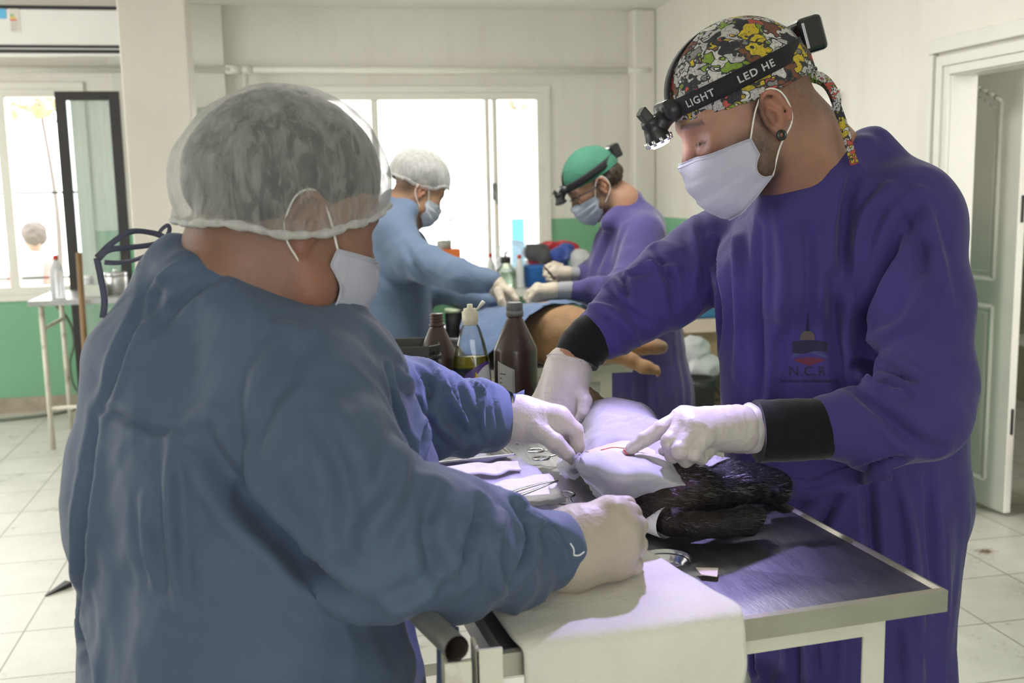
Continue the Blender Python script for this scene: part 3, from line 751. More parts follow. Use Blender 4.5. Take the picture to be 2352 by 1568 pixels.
# gauze
M['gauze'] = drape_mat('cotton_gauze', (.80, .79, .80), .05)[0]
def pad(name, label, pts, th=.006, seed=1, m='gauze', amp=.003, cat='gauze', z=.006, fr=(40, 40, 40)):
    P_ = [T(x, y, TZ) for x, y in pts]; a, b, c, d = P_; rows = []
    for i in range(16):
        u = i/15; row = []
        for j in range(16):
            v = j/15; p = a*(1-u)*(1-v)+b*(1-u)*v+c*u*v+d*u*(1-v); row.append(p+np.array([0, 0, z]))
        rows.append(row)
    A = np.array(rows); A = wobble(A, amp, fr, seed, ax=(0, 0, 1), rid=True); A = A+wobble(A*0, 0, fr); A[..., 2] = np.maximum(A[..., 2], TZ+.001+th*.5)
    return tag(obj(name, sheet(A[:, ::-1], th*.8), M[m]), label, cat)
pad('gauze_pad', 'white gauze pad lying under the ribbed tweezers', [(1108, 1140), (1262, 1112), (1300, 1172), (1130, 1205)], .008, 2, z=.012)
pad('paper_wrap', 'opened white paper wrapper beside the steel tray', [(1018, 1092), (1196, 1060), (1262, 1112), (1060, 1168)], .001, 4, 'drape', .006, 'paper', .006, (16, 16, 16))
pad('gauze_sheet', 'crumpled white cloth in front of the steel tray', [(1020, 1098), (1188, 1082), (1198, 1102), (1050, 1122)], .004, 6, 'gauze', .006, 'gauze', .014, (30, 30, 30))
# steel instrument tray
tr = thing('steel_tray', 'shallow stainless steel instrument tray behind the white gauze', 'tray', tuple(T(1075, 1055, TZ)))
c0, c1 = T(975, 1092, TZ), T(1178, 1070, TZ); e_ = nrm(c1-c0); fdir = np.array([-e_[1], e_[0], 0]); L_ = np.linalg.norm(c1-c0); W_ = .13
g = G(); hgt = .022
def trp(s, t, z): return c0+e_*s+fdir*t+np.array([0, 0, z])
loops = []
for (o, z) in ((.012, .001), (.004, hgt), (-.004, hgt+.001), (-.004, hgt-.003)):
    loops.append([trp(o, o, z), trp(L_-o, o, z), trp(L_-o, W_-o, z), trp(o, W_-o, z)])
g.add([p for l in loops for p in l], [[i*4+j, i*4+(j+1) % 4, (i+1)*4+(j+1) % 4, (i+1)*4+j] for i in range(3) for j in range(4)]+[[0, 1, 2, 3]])
so = obj('basin', g.vf, M['chrome'], tr, smooth=False, bevel=.002)
# white square box-like sterile holder behind the tray
# bottles
def brown_bottle(px, py, label, h=.249, r=.045, cap=True, blabel=True, group=None):
    c = T(px, py, TZ); c[2] = TZ-.004; root = thing('brown_bottle', label, 'bottle', tuple(c), group)
    hb = h-.030
    prof = [(r*.86, 0), (r*.97, .004), (r, .012), (r, h-.098), (r*.97, h-.092), (r*.4, hb-.006), (r*.34, hb-.002), (r*.34, hb), (r*.40, hb+.001), (r*.40, hb+.004), (r*.31, hb+.005), (r*.31, h-.004)]
    obj('bottle_body', G().lathe(prof, c, 40).vf, M['brownpl'], root)
    if cap:
        cg = G().lathe([(r*.40, h-.026), (r*.41, h-.018), (r*.36, h-.017), (r*.36, h-.001), (r*.30, h)], c, 32); 
        for k in range(26): a = 2*PI*k/26; p = c+np.array([math.cos(a)*r*.365, math.sin(a)*r*.365, h-.009]); cg.obox(p, np.array([math.cos(a), math.sin(a), 0])*.0006, np.array([-math.sin(a), math.cos(a), 0])*.0009, (0, 0, .007))
        obj('screw_cap', cg.vf, mat('grey_cap', (.17, .17, .175), .45), root)['label'] = 'grey ribbed screw cap'
    else:
        cg = G()
        for k in range(3): cg.lathe([(r*.31, h-.020+k*.006), (r*.345, h-.0185+k*.006), (r*.31, h-.017+k*.006)], c, 28, cap=False)
        obj('screw_thread', cg.vf, M['brownpl'], root)
    if blabel:
        pts = []; a0 = math.radians(205)
        for i in range(2):
            row = []
            for j in range(13): a = a0+math.radians(50)*(j/12); zz = (.005 if i == 0 else h-.115-.016*j/12); row.append(c+np.array([math.cos(a)*(r+.0006), math.sin(a)*(r+.0006), zz]))
            pts.append(row)
        lab = obj('paper_label', G().grid(pts[::-1]).vf, mat('grey_paper_label', (.42, .41, .40), .7, 0, .06, 30), root)
        lab['label'] = 'grey paper label'
        tg = G()
        for k in range(11):
            zz = h-.142-.009*k; a1 = a0+math.radians(7); ln = math.radians([20, 8, 8, 14, 8, 8, 26, 9, 24, 18, 12][k]); 
            row = [[c+np.array([math.cos(a1+ln*j/6)*(r+.001), math.sin(a1+ln*j/6)*(r+.001), zz+dz]) for j in range(7)] for dz in (0, .0018)]; tg.grid(row[::-1])
        a1 = a0+math.radians(46); tg.grid([[c+np.array([math.cos(a1+dd)*(r+.001), math.sin(a1+dd)*(r+.001), zz]) for dd in (0, .015)] for zz in (.01, h-.135)])
        obj('label_print', tg.vf, M['black'], root)
    return root
M['brownpl'] = mat('dark_brown_plastic', (.052, .028, .022), .33, 0, .1, 8, .1, 40, coat=.2, dirt=.15, ds=20, dcol=(.12, .09, .08))
brown_bottle(1187, 965, 'tall brown plastic bottle with grey screw cap and paper label', r=.0445)
brown_bottle(1010, 955, 'brown plastic bottle without a cap, standing behind the black tub', h=.226, r=.0425, cap=False, blabel=False)
# detergent bottle
c = T(1086, 968, TZ); c[2] = TZ-.004; db = thing('detergent_bottle', 'clear tapering detergent bottle with flip cap open, half full of yellow liquid', 'bottle', tuple(c))
prof = [(.030, 0), (.0355, .004), (.039, .02), (.0415, .07), (.0405, .10), (.036, .135), (.029, .168), (.021, .195), (.0155, .206), (.0135, .21), (.0125, .216)]
rx = np.array([RIGHT[0], RIGHT[1]]); 
def lat(pr): g = G().lathe(pr, c, 40, 1, 1); v = np.array(g.v); q_ = v[:, :2]-c[:2]; al = q_@nrm(rx); pe = q_-al[:, None]*nrm(rx); v[:, :2] = c[:2]+al[:, None]*nrm(rx)+pe*.62; g.v = [tuple(k) for k in v]; return g.vf
obj('clear_body', lat(prof), glass_mat('clear_plastic', .9, (.93, .94, .92)), db)
obj('liquid', lat([(.027, .002), (.0375, .02), (.040, .07), (.0387, .1), (.0340, .140), (.0338, .1405), (.001, .141)]), mat('yellow_detergent', (.40, .34, .015), .05, trans=.75, ior=1.36, var=0), db)
obj('back_label', lat([(.0378, .022), (.0402, .07), (.0390, .098), (.0376, .118)]), mat('dark_purple_back_label', (.022, .014, .05), .4), db)
cap = G().lathe([(.0145, .205), (.015, .209), (.0165, .211), (.0165, .232), (.0135, .233), (.0130, .238), (.0058, .239), (.0055, .247), (.0045, .247)], c, 32)
obj('flip_cap_base', cap.vf, mat('cream_cap', (.66, .62, .47), .4), db)
g = G(); lc = c+np.array([0, 0, .236])+RIGHT*.0135; dirl = nrm(RIGHT*.75+np.array([0, 0, .8])); g.tube(crv([lc, lc+dirl*.010, lc+dirl*.022], 4), [.004, .004, .0045, .005, .006, .0075, .0085, .009, .0085], 12, flat=.5, up=tuple(np.cross(dirl, BACK)))
obj('flip_lid', g.vf, mat('translucent_lid', (.72, .72, .66), .35), db)
def arc_label(r0, a0, a1, zf0, zf1, off, n=14):     # patch on the flattened bottle
    rowsA = []
    for i in range(9):
        row = []
        for j in range(n+1):
            f = j/n; a = a0+(a1-a0)*f; zz = zf0(f)+(zf1(f)-zf0(f))*i/8
            rr = np.interp(zz, [0, .02, .07, .10, .135, .168], [.03, .039, .0415, .0405, .036, .029])+off
            fr_ = nrm(np.array([R[0][2], R[1][2], 0])); row.append(c+nrm(np.append(rx, 0))*rr*math.sin(a)+fr_*rr*.62*math.cos(a)+np.array([0, 0, zz]))
        rowsA.append(row)
    return G().grid(rowsA).vf
obj('purple_label', arc_label(0, -.35, 1.25, lambda f: .012, lambda f: .134-.03*(1-f)**2-.002*f, .0008), mat('purple_label', (.09, .05, .22), .35), db)
obj('front_label', arc_label(0, -.12, 1.15, lambda f: .014, lambda f: .127-.05*(1-f)**2.2-.002*f, .0014), mat('white_label', (.62, .62, .64), .35), db)
obj('yellow_drop', arc_label(0, .12, .62, lambda f: .070-.012*math.sin(PI*f), lambda f: .078+.034*math.exp(-((f-.28)/.22)**2), .0019), mat('yellow_print', (.62, .46, .03), .4), db)
# black tub
tc = T(960, 960, TZ)+np.array([-.028, -.012, -.004]); tub = thing('plastic_tub', 'open black plastic tub with cut corners beside the bottles', 'tub', tuple(tc))
def octo(rx_, ry_, ch, z):
    p = [(-rx_+ch, -ry_), (rx_-ch, -ry_), (rx_, -ry_+ch), (rx_, ry_-ch), (rx_-ch, ry_), (-rx_+ch, ry_), (-rx_, ry_-ch), (-rx_, -ry_+ch)]
    an = math.radians(-6); return [tc+np.array([x*math.cos(an)-y*math.sin(an), x*math.sin(an)+y*math.cos(an), z]) for x, y in p]
g = G(); H_ = .168
lp = [octo(.062, .05, .02, 0), octo(.072, .06, .022, H_-.03), octo(.073, .061, .022, H_-.03), octo(.0785, .066, .022, H_-.026), octo(.0785, .066, .022, H_-.022), octo(.0745, .063, .022, H_-.021), octo(.076, .064, .022, H_-.002), octo(.0745, .0625, .022, H_), octo(.0725, .0605, .022, H_-.002), octo(.06, .048, .02, .004)]
g.grid(lp, closed=True); g.f.append(list(range(8))[::-1]); n0 = 8*9; g.f.append([n0+k for k in range(8)])
obj('tub_body', g.vf, mat('black_tub_plastic', (.06, .06, .056), .42, 0, .1, 20, .1, 60), tub, smooth=False, bevel=.0015)
obj('label_slot', G().obox(tc+np.array([.052, -.0655, H_-.014]), (.006, 0, 0), (0, .001, 0), (0, 0, .004)).vf, M['black'], tub)
# small beige tape scrap
v = [T(x, y, TZ-.004) for x, y in ((1598, 1304), (1650, 1305), (1647, 1325), (1610, 1320))]; v += [p+np.array([0, 0, .0008]) for p in v]
tag(obj('tape_scrap', (np.array(v), [[0, 3, 2, 1], [4, 5, 6, 7], [0, 1, 5, 4], [1, 2, 6, 5], [2, 3, 7, 6], [3, 0, 4, 7]]), mat('beige_tape', (.68, .60, .46), .6), smooth=False), 'small beige scrap of tape stuck on the steel top by the drain', 'tape')
# brown paper bag behind the far glove
bag = surf([q((1335, 935, .02), (1350, 940, .02), (1395, 945, .02)), q((1330, 900, .06), (1358, 905, .07), (1392, 925, .05)), q((1338, 878, .09), (1352, 888, .09), (1384, 912, .07))], 6, 6)
tag(obj('paper_bag', sheet(wobble(bag, .003, (50,)*3, 8, rid=True), .001), mat('brown_kraft_paper', (.20, .12, .075), .8, 0, .15, 20, .4, 60)), 'crumpled brown paper behind the far gloved hand at the cat drape', 'paper')
# painted stand left of the table
sp = P(1092, 1492, 1.0); st_ = thing('metal_stand', 'chipped white metal stand with an open tube end left of the towel', 'stand', (sp[0], sp[1], 0))
g = G(); zt = sp[2]
g.box((sp[0]+.000, sp[1]-.002, 0), (sp[0]+.026, sp[1]+.002, zt)); g.box((sp[0]+.000, sp[1]-.002, 0), (sp[0]+.004, sp[1]+.03, zt))
obj('leg', g.vf, M['cream_paint'], st_, smooth=False, bevel=.001)
g = G().box((sp[0]-.028, sp[1]-.002, 0), (sp[0]-.004, sp[1]+.002, zt-.01)); g.box((sp[0]-.030, sp[1]-.002, 0), (sp[0]-.026, sp[1]+.025, zt-.01)); obj('leg', g.vf, M['cream_paint'], st_, smooth=False, bevel=.001)
g = G().tube([np.array([sp[0]-.018, sp[1]-.002, zt+.004]), np.array([sp[0]-.045, sp[1]+.10, zt+.004])], .0125, 16, cap=False); obj('tube_rail', g.vf, M['edge_steel'], st_); g = G().tube([np.array([sp[0]-.018, sp[1]-.001, zt+.004]), np.array([sp[0]-.0445, sp[1]+.098, zt+.004])], .0105, 16, cap=False)
obj('tube_bore', g.vf, mat('dark_rusty_bore', (.05, .035, .025), .8), st_)  # rusty bore, the darkness inside the tube put into its colour

rows = [[P(x, y, d) for x, y, d in r] for r in (((1012, 1428, 1.06), (1030, 1432, 1.05), (1052, 1440, 1.04)), ((1008, 1470, 1.05), (1032, 1475, 1.035), (1058, 1485, 1.04)), ((1005, 1540, 1.05), (1030, 1545, 1.04), (1060, 1550, 1.04)), ((1000, 1640, 1.05), (1030, 1650, 1.035), (1064, 1655, 1.04)))]
tag(obj('cloth', sheet(wobble(surf(rows, 6, 6), .003, (50, 50, 20), 12), .0015), mat('dark_blue_cloth', (.05, .08, .15), .85)), 'dark blue cloth hanging from the metal stand beside the blue gown', 'cloth')
# green bucket below the table
bc = P(1535, 1575, 1.75); bc[2] = .0; bk = thing('bucket', 'pale ribbed plastic bucket on the floor under the towel', 'bucket', tuple(bc))
htb = P(1535, 1545, 1.75)[2]
g = G().lathe([(.10, 0), (.125, htb-.05), (.13, htb-.045), (.128, htb-.035), (.133, htb-.03), (.130, htb-.02), (.135, htb-.015), (.132, htb), (.12, htb), (.095, .01)], bc, 36); obj('bucket_body', g.vf, mat('pale_green_plastic', (.38, .42, .36), .5), bk)
# ================================================================ PEOPLE
class Head:
    """head frame: x forwards, y to the person's left, z up; origin midway between the ear canals"""
    def __init__(s, o, yaw, pitch, roll=0, sc=1.0):
        # yaw measured from the camera's right direction, positive turns away from the camera; pitch positive looks down
        r0 = nrm(RIGHT*[1, 1, 0]); b0 = np.array([-r0[1], r0[0], 0]); f = r0*math.cos(yaw)+b0*math.sin(yaw); l = np.array([-f[1], f[0], 0]); u = np.array([0, 0, 1.])
        f2 = f*math.cos(pitch)-u*math.sin(pitch); u2 = u*math.cos(pitch)+f*math.sin(pitch)
        l3 = l*math.cos(roll)+u2*math.sin(roll); u3 = u2*math.cos(roll)-l*math.sin(roll)
        s.o = np.asarray(o, float); s.M = np.array([f2, l3, u3]).T; s.s = sc
    def w(s, *p): p = np.asarray(p if len(p) == 3 else p[0], float); return s.o+(p*s.s)@s.M.T
    def d(s, *p): return np.asarray(p if len(p) == 3 else p[0], float)@s.M.T
    def loc(s, P_): return ((P_-s.o)@s.M)/s.s
def head_imp(nose=1.0, jaw=1.0, chub=0.0):
    h = Imp(); h.bb.append((np.array([-.12, -.1, -.12]), np.array([.14, .1, .15])))
    h.ell((-.008, 0, .052), (.099, .077, .090), k=.01)
    h.ell((.03, 0, .015), (.066, .066+chub*.5, .085), k=.03)
    h.ell((.02, 0, -.035), (.062, .062+chub, .052+chub), k=.03)
    for s in (-1, 1):
        h.cone((-.004, s*.060, -.022), (.03, s*(.054+chub), -.062-chub*.5), .014, .016+chub*.4, .03)
        h.cone((.03, s*(.052+chub), -.062-chub*.5), (.078, s*.012, -.088), .016+chub*.4, .014, .03)
        h.ell((.066, s*.036, -.014), (.030, .027+chub*.6, .030+chub*.5), k=.025)
        h.cone((.091, s*.012, .034), (.072, s*.050, .034), .011, .010, .016)
        h.ell((.098, s*.031, .013), (.016, .016, .011), k=.014, op='s')
        h.ell((.0765, s*.031, .011), (.0135, .015, .0135), k=.004)
        h.cone((.093, s*.022, .0075), (.086, s*.044, .0075), .0016, .0016, .003)
    h.ell((.078, 0, -.088), (.020, .022, .018), k=.02)
    h.cone((.092, 0, .018), (.113*1, 0, -.018), .0085, .011*nose, .014); h.ell((.110, 0, -.022), (.014, .011, .010), k=.006)
    for s in (-1, 1): h.ell((.101, s*.012, -.026), (.011, .0075, .008), k=.006)
    h.ell((.089, 0, -.048), (.018, .026, .020), k=.014)
    h.ell((.103, 0, -.044), (.008, .022, .0055), k=.004); h.ell((.101, 0, -.056), (.008, .019, .006), k=.004)
    for s in (-1, 1):       # ears
        h.ell((-.006, s*.078, -.004), (.012, .012, .018), k=.012)
        ring_ = [(-.004+.017*math.cos(a)-(.004 if a > 3.4 else 0), s*(.084+.004*math.sin(a/2)), .004+.029*math.sin(a)) for a in np.linspace(-.9, 3.9, 11)]
        h.chain([(p, .0038) for p in ring_], .004)
        h.ell((-.005, s*.079, .003), (.014, .004, .026), k=.003)
        ring2 = [(-.007+.0085*math.cos(a), s*.0845, .004+.018*math.sin(a)) for a in np.linspace(.3, 3.6, 8)]
        h.chain([(p, .0024) for p in ring2], .0025)
        h.ell((.0025, s*.088, -.002), (.0075, .010, .0115), k=.003, op='s'); h.ell((-.004, s*.089, .020), (.006, .006, .007), k=.003, op='s'); h.ell((.001, s*.083, -.027), (.008, .0055, .009), k=.005)
        h.ell((.010, s*.080, -.004), (.004, .006, .006), k=.004)
    return h
def add_head(im, H, hl, k=.02):
    lo = H.o-.2; hi = H.o+.2
    def f(p):
        q = H.loc(p); d = np.linalg.norm(q, axis=1)-.05; m = d < .13; out = d*H.s
        if m.any(): out[m] = hl.ev(q[m])*H.s
        return out
    im.fn(f, k, 'u', lo, hi)
def skin_col(V, H, base, beard=0, hairback=.0, brow=(.04, .025, .018), lip=(.35, .13, .11)):
    q = H.loc(V); c = np.tile(np.array([base]), (len(V), 1)).astype(float); n = vnoise(V*60)[:, None]; c *= 1+.06*n
    def mixm(m, col):
        nonlocal c
        m = np.clip(m, 0, 1)[:, None]; c = c*(1-m)+np.array([col])*m
    g = lambda v, s: np.exp(-(v/s)**2)
    near = (np.linalg.norm(q, axis=1) < .19)
    # redder cheeks, ears and nose
    mixm(near*.35*(g(q[:, 0]-.08, .03)*g(np.abs(q[:, 1])-.04, .02)*g(q[:, 2]+.012, .02)+g(q[:, 0]-.11, .02)*g(q[:, 2]+.02, .02)+(np.abs(q[:, 1]) > .082)), np.array(base)*np.array([1.2, .72, .68]))
    mixm(near*g(q[:, 2]-.036+.12*(np.abs(q[:, 1])-.03)**1, .0045)*(np.abs(q[:, 1]) > .012)*(np.abs(q[:, 1]) < .054)*(q[:, 0] > .05)*.85, brow)
    mixm(near*g(q[:, 2]-.005, .0022)*(np.abs(np.abs(q[:, 1])-.032) < .016)*(q[:, 0] > .068)*.8, (.03, .018, .015))
    mixm(near*(q[:, 0] > .095)*g(q[:, 2]+.05, .010)*(np.abs(q[:, 1]) < .022), lip)
    if beard:
        st = .85+.15*vnoise(V*700)
        b = near*(1/(1+np.exp(-(-.004-q[:, 2]+np.clip(.02-q[:, 0], 0, .1)*1.2)/.006)))*(1/(1+np.exp(-(q[:, 0]-.005)/.006)))*(q[:, 2] > -.125)
        b = np.maximum(b, near*g(q[:, 0]-.014, .010)*(q[:, 2] > -.03)*(q[:, 2] < .05)*(np.abs(q[:, 1]) > .05)*.9)
        mixm(b*beard*st, (.045, .028, .02))
    if hairback:
        st = .75+.25*vnoise(V*500)
        b = near*(1/(1+np.exp((q[:, 0]+.028)/.008)))*(1/(1+np.exp(-(q[:, 2]+.035)/.01)))
        mixm(b*hairback*st, (.035, .022, .016))
    return c
M['skin'] = mat('skin', (0, 0, 0), .5, 0, .04, 60, .18, 300, vcol=True, sss=.12, spec=.4)
def mask_part(H, parent, m, hlx=None, y0=.072, chin=-.112, ear_side=(1, -1), loops=True, loopc=(.75, .73, .70), puff=0.0):
    hlx = hlx or head_imp(); N_, K_ = 33, 25; rows = []
    for i in range(K_):
        v = i/(K_-1); row = []
        for j in range(N_):
            u = -1+2*j/(N_-1); au = abs(u)
            z = (-.016+.006*(1-au**2)*1)*(1-v)+(chin+.040*au**1.7)*v
            xf = np.interp(v, [0, .18, .4, .62, .85, 1], [.109, .130, .130, .124, .111, .088])+puff
            xs = np.interp(v, [0, .5, 1], [.040, .036, .030])
            yy = u*(y0*(1-.06*v))*(1 if au < 1 else 1)
            x = xf+(xs-xf)*au**np.interp(v, [0, 1], [1.7, 1.9]); row.append((x, math.sin(u*1.35)/math.sin(1.35)*(y0+.004)*(1-.07*v), z))
        rows.append(row)
    L_ = np.array(rows).reshape(-1, 3); q_ = L_.copy(); q_[:, 0] = .2
    for _ in range(40): q_[:, 0] = np.maximum(q_[:, 0]-np.maximum(hlx.ev(q_), 0)*.7, -.1)
    xx = np.where(q_[:, 0] > .02, q_[:, 0]+.0045, -1).reshape(K_, N_); X_ = np.maximum(L_[:, 0].reshape(K_, N_), xx)
    for _ in range(4): Y_ = X_.copy(); Y_[1:-1, 1:-1] = (X_[1:-1, :-2]+X_[1:-1, 2:]+X_[:-2, 1:-1]+X_[2:, 1:-1])/4; X_ = np.maximum(Y_, xx)
    L_[:, 0] = X_.ravel(); A = H.w(L_).reshape(K_, N_, 3); dv = np.gradient(A, axis=0); du = np.gradient(A, axis=1); Nn = np.cross(dv, du); Nn /= np.linalg.norm(Nn, axis=2, keepdims=True)+1e-9
    vv = np.linspace(0, 1, K_)[:, None, None]; ple = (((vv*3.2) % 1)-.5)*.0028*(np.abs(np.linspace(-1, 1, N_))[None, :, None] < .9)*(vv > .12)*(vv < .9)
    A = A-Nn*ple*np.sign(np.sum(Nn*np.array(H.d(1, 0, 0)), axis=2, keepdims=True)); A = wobble(A, .0016, (38, 38, 38), 9)
    mo = obj('face_mask', sheet(A, .0012), m, parent)
    # welded edge strips
    g = G()
    for rowi, off in ((0, 0), (1, 0), (K_-1, 0)): g.tube(list(A[rowi]), .0009, 6)
    g.tube(list(A[:, 0]), .0012, 6); g.tube(list(A[:, -1]), .0012, 6)
    obj('mask_edge', g.vf, m, mo)
    if loops:
        for s in ear_side:
            j = N_-1 if s > 0 else 0; a, b = A[0, j], A[-1, j]
            pts = [a, H.w(.018, s*.083, .018), H.w(-.004, s*.086, .036), H.w(-.022, s*.088, .026), H.w(-.027, s*.088, .0), H.w(-.020, s*.086, -.022), H.w(.006, s*.081, -.044), b]
            obj('ear_loop', G().tube(crv(pts, 6), .0013, 8, flat=.7).vf, M['loop'], mo)
    return mo
M['loop'] = mat('ear_loop_elastic', (.72, .70, .66), .7)
M['mask'] = mat('mask_nonwoven', (.42, .42, .49), .8, 0, .05, 14, .3, 130)
def net_mat(name, op, col=(.72, .72, .70)):
    m, nt, b = newmat(name); b.inputs['Base Color'].default_value = (*col, 1); b.inputs['Roughness'].default_value = .6
    n = noise(nt, 42, 7, .72, stretch=(1.7, 1.7, .42), dist=.6); n2 = noise(nt, 7, 4, .6, dist=.3)
    t = nd(nt, 'ShaderNodeBsdfTransparent'); tl = nd(nt, 'ShaderNodeBsdfTranslucent'); tl.inputs[0].default_value = (*col, 1)
    a = nd(nt, 'ShaderNodeMixShader'); a.inputs[0].default_value = .4; nt.links.new(b.outputs[0], a.inputs[1]); nt.links.new(tl.outputs[0], a.inputs[2])
    lw = nd(nt, 'ShaderNodeLayerWeight'); lw.inputs[0].default_value = .35
    f = math_(nt, 'ADD', math_(nt, 'MULTIPLY', ramp(nt, n, .40, .72), .34), math_(nt, 'MULTIPLY', ramp(nt, n2, .4, .7), .2)); f = math_(nt, 'ADD', f, op); f = math_(nt, 'ADD', f, math_(nt, 'MULTIPLY', lw.outputs[1], .55), clamp=True)
    mx = nd(nt, 'ShaderNodeMixShader'); nt.links.new(f, mx.inputs[0]); nt.links.new(t.outputs[0], mx.inputs[1]); nt.links.new(a.outputs[0], mx.inputs[2])
    bump(nt, b, n, .5, .004); nt.links.new(mx.outputs[0], nt.nodes['Material Output'].inputs[0]); return m
def cloth_mat(name, col, rough=.8, var=.06, bs=220, fine=.15, wr=.35, wsc=16, sheen=.15, st=None, dist=1.5):
    m, nt, b = newmat(name); b.inputs['Roughness'].default_value = rough; b.inputs['Specular IOR Level'].default_value = .25
    n = noise(nt, 5, 4); c = mixc(nt, ramp(nt, n, .3, .7), tuple(v*(1-var) for v in col), tuple(v*(1+var) for v in col)); nt.links.new(c, b.inputs[0])
    b.inputs['Sheen Weight'].default_value = sheen; b.inputs['Sheen Roughness'].default_value = .45
    w_ = noise(nt, wsc, 2, .45, stretch=st, dist=dist*.4); p = bump(nt, b, w_, wr, .03)
    bump(nt, b, noise(nt, bs, 2), fine, .002, p); return m
def hand(name, parent, wrist, mcps, fingers, thumb, m, extra=None, h=.0017, k=.012, wr=.028, cuff=None, noise_amp=.0005, tight=.004):
    """wrist, mcps[i] = (pos, r); fingers[i] = [(pos, r), ...] from the knuckle to the tip; thumb likewise from its root at the side of the palm"""
    im = Imp()
    for mp in mcps: im.cone(wrist[0], mp[0], wrist[1], mp[1], k)
    for a, b in zip(mcps[:-1], mcps[1:]): im.cone(a[0], b[0], a[1], b[1], .008)
    if extra: 
        for e in extra: im.cone(e[0][0], e[1][0], e[0][1], e[1][1], .014)
    fi = []
    for f in list(fingers)+([thumb] if thumb else []):
        ff = Imp(); ff.chain(f, .003); fi.append(ff); im.bb += ff.bb
    def allf(p):
        d = None
        for ff in fi: v = ff.ev(p); d = v if d is None else smin(d, v, .0022)
        return d
    im.fn(allf, .007)
    V, F = im.mesh(h, pad=.012); N = vnormals(V, F); V = V+N*(ridge(V*np.array([95, 95, 95]))*noise_amp)[:, None]
    V = relax(V, F, 1, .4)
    return obj(name, (V, F), m, parent)
def glove_cuff(parent, a, ra, b, rb, m, flare=.003, bead=True, nm='glove_cuff'):
    a, b = np.asarray(a), np.asarray(b); ax = nrm(b-a); x = nrm(np.cross(ax, (0, 0, 1))); y = np.cross(ax, x); rows = []; n = 44
    for i in range(14):
        t = i/13; c = a+(b-a)*t; r = ra+(rb-ra)*t+flare*t**3; row = []
        for k in range(n):
            an = 2*PI*k/n; w_ = .0011*math.sin(an*7+t*2)*t+.0012*math.sin(t*26+an)*(1-abs(2*t-1)); row.append(c+(x*math.cos(an)+y*math.sin(an))*(r+w_)+ax*.002*math.sin(an*3)*t)
        rows.append(row)
    g = G().grid(rows, closed=True); inner = [[p+(a+(b-a)*(i/13)-p)*.02 for p in row] for i, row in enumerate(rows)]; g.grid(inner[::-1], closed=True)
    if bead: g.tube(rows[-1]+[rows[-1][0]], .0012, 6, cap=False)
    return obj(nm, g.vf, m, parent)
M['glove'] = mat('latex_glove', (.50, .455, .43), .42, 0, .04, 30, .2, 260, sss=.08, spec=.45)
M['glove2'] = mat('cream_latex_glove', (.40, .35, .28), .5, 0, .05, 20, .25, 200, sss=.05, spec=.4)
def gown_mesh(im, h, fl=None, vert=None, rings=(), rel=2, fine=.0012, zc=None, crump=0, cs=11):
    V, F = im.mesh(h, pad=.03); V = relax(V, F, 2, .5)
    if vert:      # hanging folds that grow downwards: (centre xy, z_top, amplitude, number)
        for (cx_, cy_, zt, am, nn, ph) in vert:
            an = np.arctan2(V[:, 1]-cy_, V[:, 0]-cx_); w_ = np.clip((zt-V[:, 2])/.35, 0, 1.6); N = vnormals(V, F)
            p = np.stack([np.cos(an)*nn, np.sin(an)*nn, V[:, 2]*1.3+ph], 1); V = V+N*(am*w_*(ridge(p)*.8+.4*vnoise(p*2.3)))[:, None]
    for (a, b, fr, am, rad) in rings:      # gathers across a sleeve
        a, b = np.asarray(a), np.asarray(b); ax = b-a; L = np.linalg.norm(ax); ax = ax/L; t = (V-a)@ax; q = V-a-t[:, None]*ax; d = np.linalg.norm(q, axis=1)
        w_ = np.clip(t/.04+.5, 0, 1)*np.clip((L-t)/.04+.5, 0, 1)*np.clip((rad-d)/.02, 0, 1); N = vnormals(V, F)
        p = np.stack([t*fr, q[:, 0]*9+q[:, 1]*7, q[:, 2]*9], 1); V = V+N*(am*w_*(ridge(p+.6*vnoise(V*13)[:, None])))[:, None]
    N = vnormals(V, F); V = V+N*(fine*(ridge(V*np.array([9, 9, 5])+3)+.35*vnoise(V*np.array([22, 22, 14]))))[:, None]
    if crump: p = V*np.array([cs, cs, cs*.75])+.35*np.stack([vnoise(V*7), vnoise(V*7+5), vnoise(V*7+9)], 1); V = V+N*(crump*(cellular(p)-.5)+crump*.35*(cellular(p*2.3)-.5))[:, None]
    if fl: V = folds(V, F, fl)
    return relax(V, F, 1, .3), F
def legs_part(parent, hips, hem_z, feet, m_tr, m_sh):
    for (hp, ft) in zip(hips, feet):
        im = Imp(); im.chain([((hp[0], hp[1], hem_z+.25), .085), (((hp[0]+ft[0])/2, (hp[1]+ft[1])/2, .28), .07), ((ft[0], ft[1], .07), .055)], .02); V, F = im.mesh(.012)
        obj('trouser_leg', (V, F), m_tr, parent)
    for (ft, d) in zip(feet, [feet[2], feet[2]]):
        im = Imp(); d = nrm(d); f0 = np.array([ft[0], ft[1], .045]); im.cone(f0-d*.06, f0+d*.06, .045, .045, .02); im.cone(f0+d*.06, f0+d*.16+[0, 0, -.008], .042, .034, .02); im.cone(f0, f0+[0, 0, .05], .045, .05, .02)
        V, F = im.mesh(.006); V[:, 2] = np.maximum(V[:, 2], .001); obj('shoe', (V, F), m_sh, parent)
M['trouser'] = cloth_mat('dark_trousers', (.03, .035, .05)); M['shoe'] = mat('dark_shoe', (.03, .03, .03), .5)
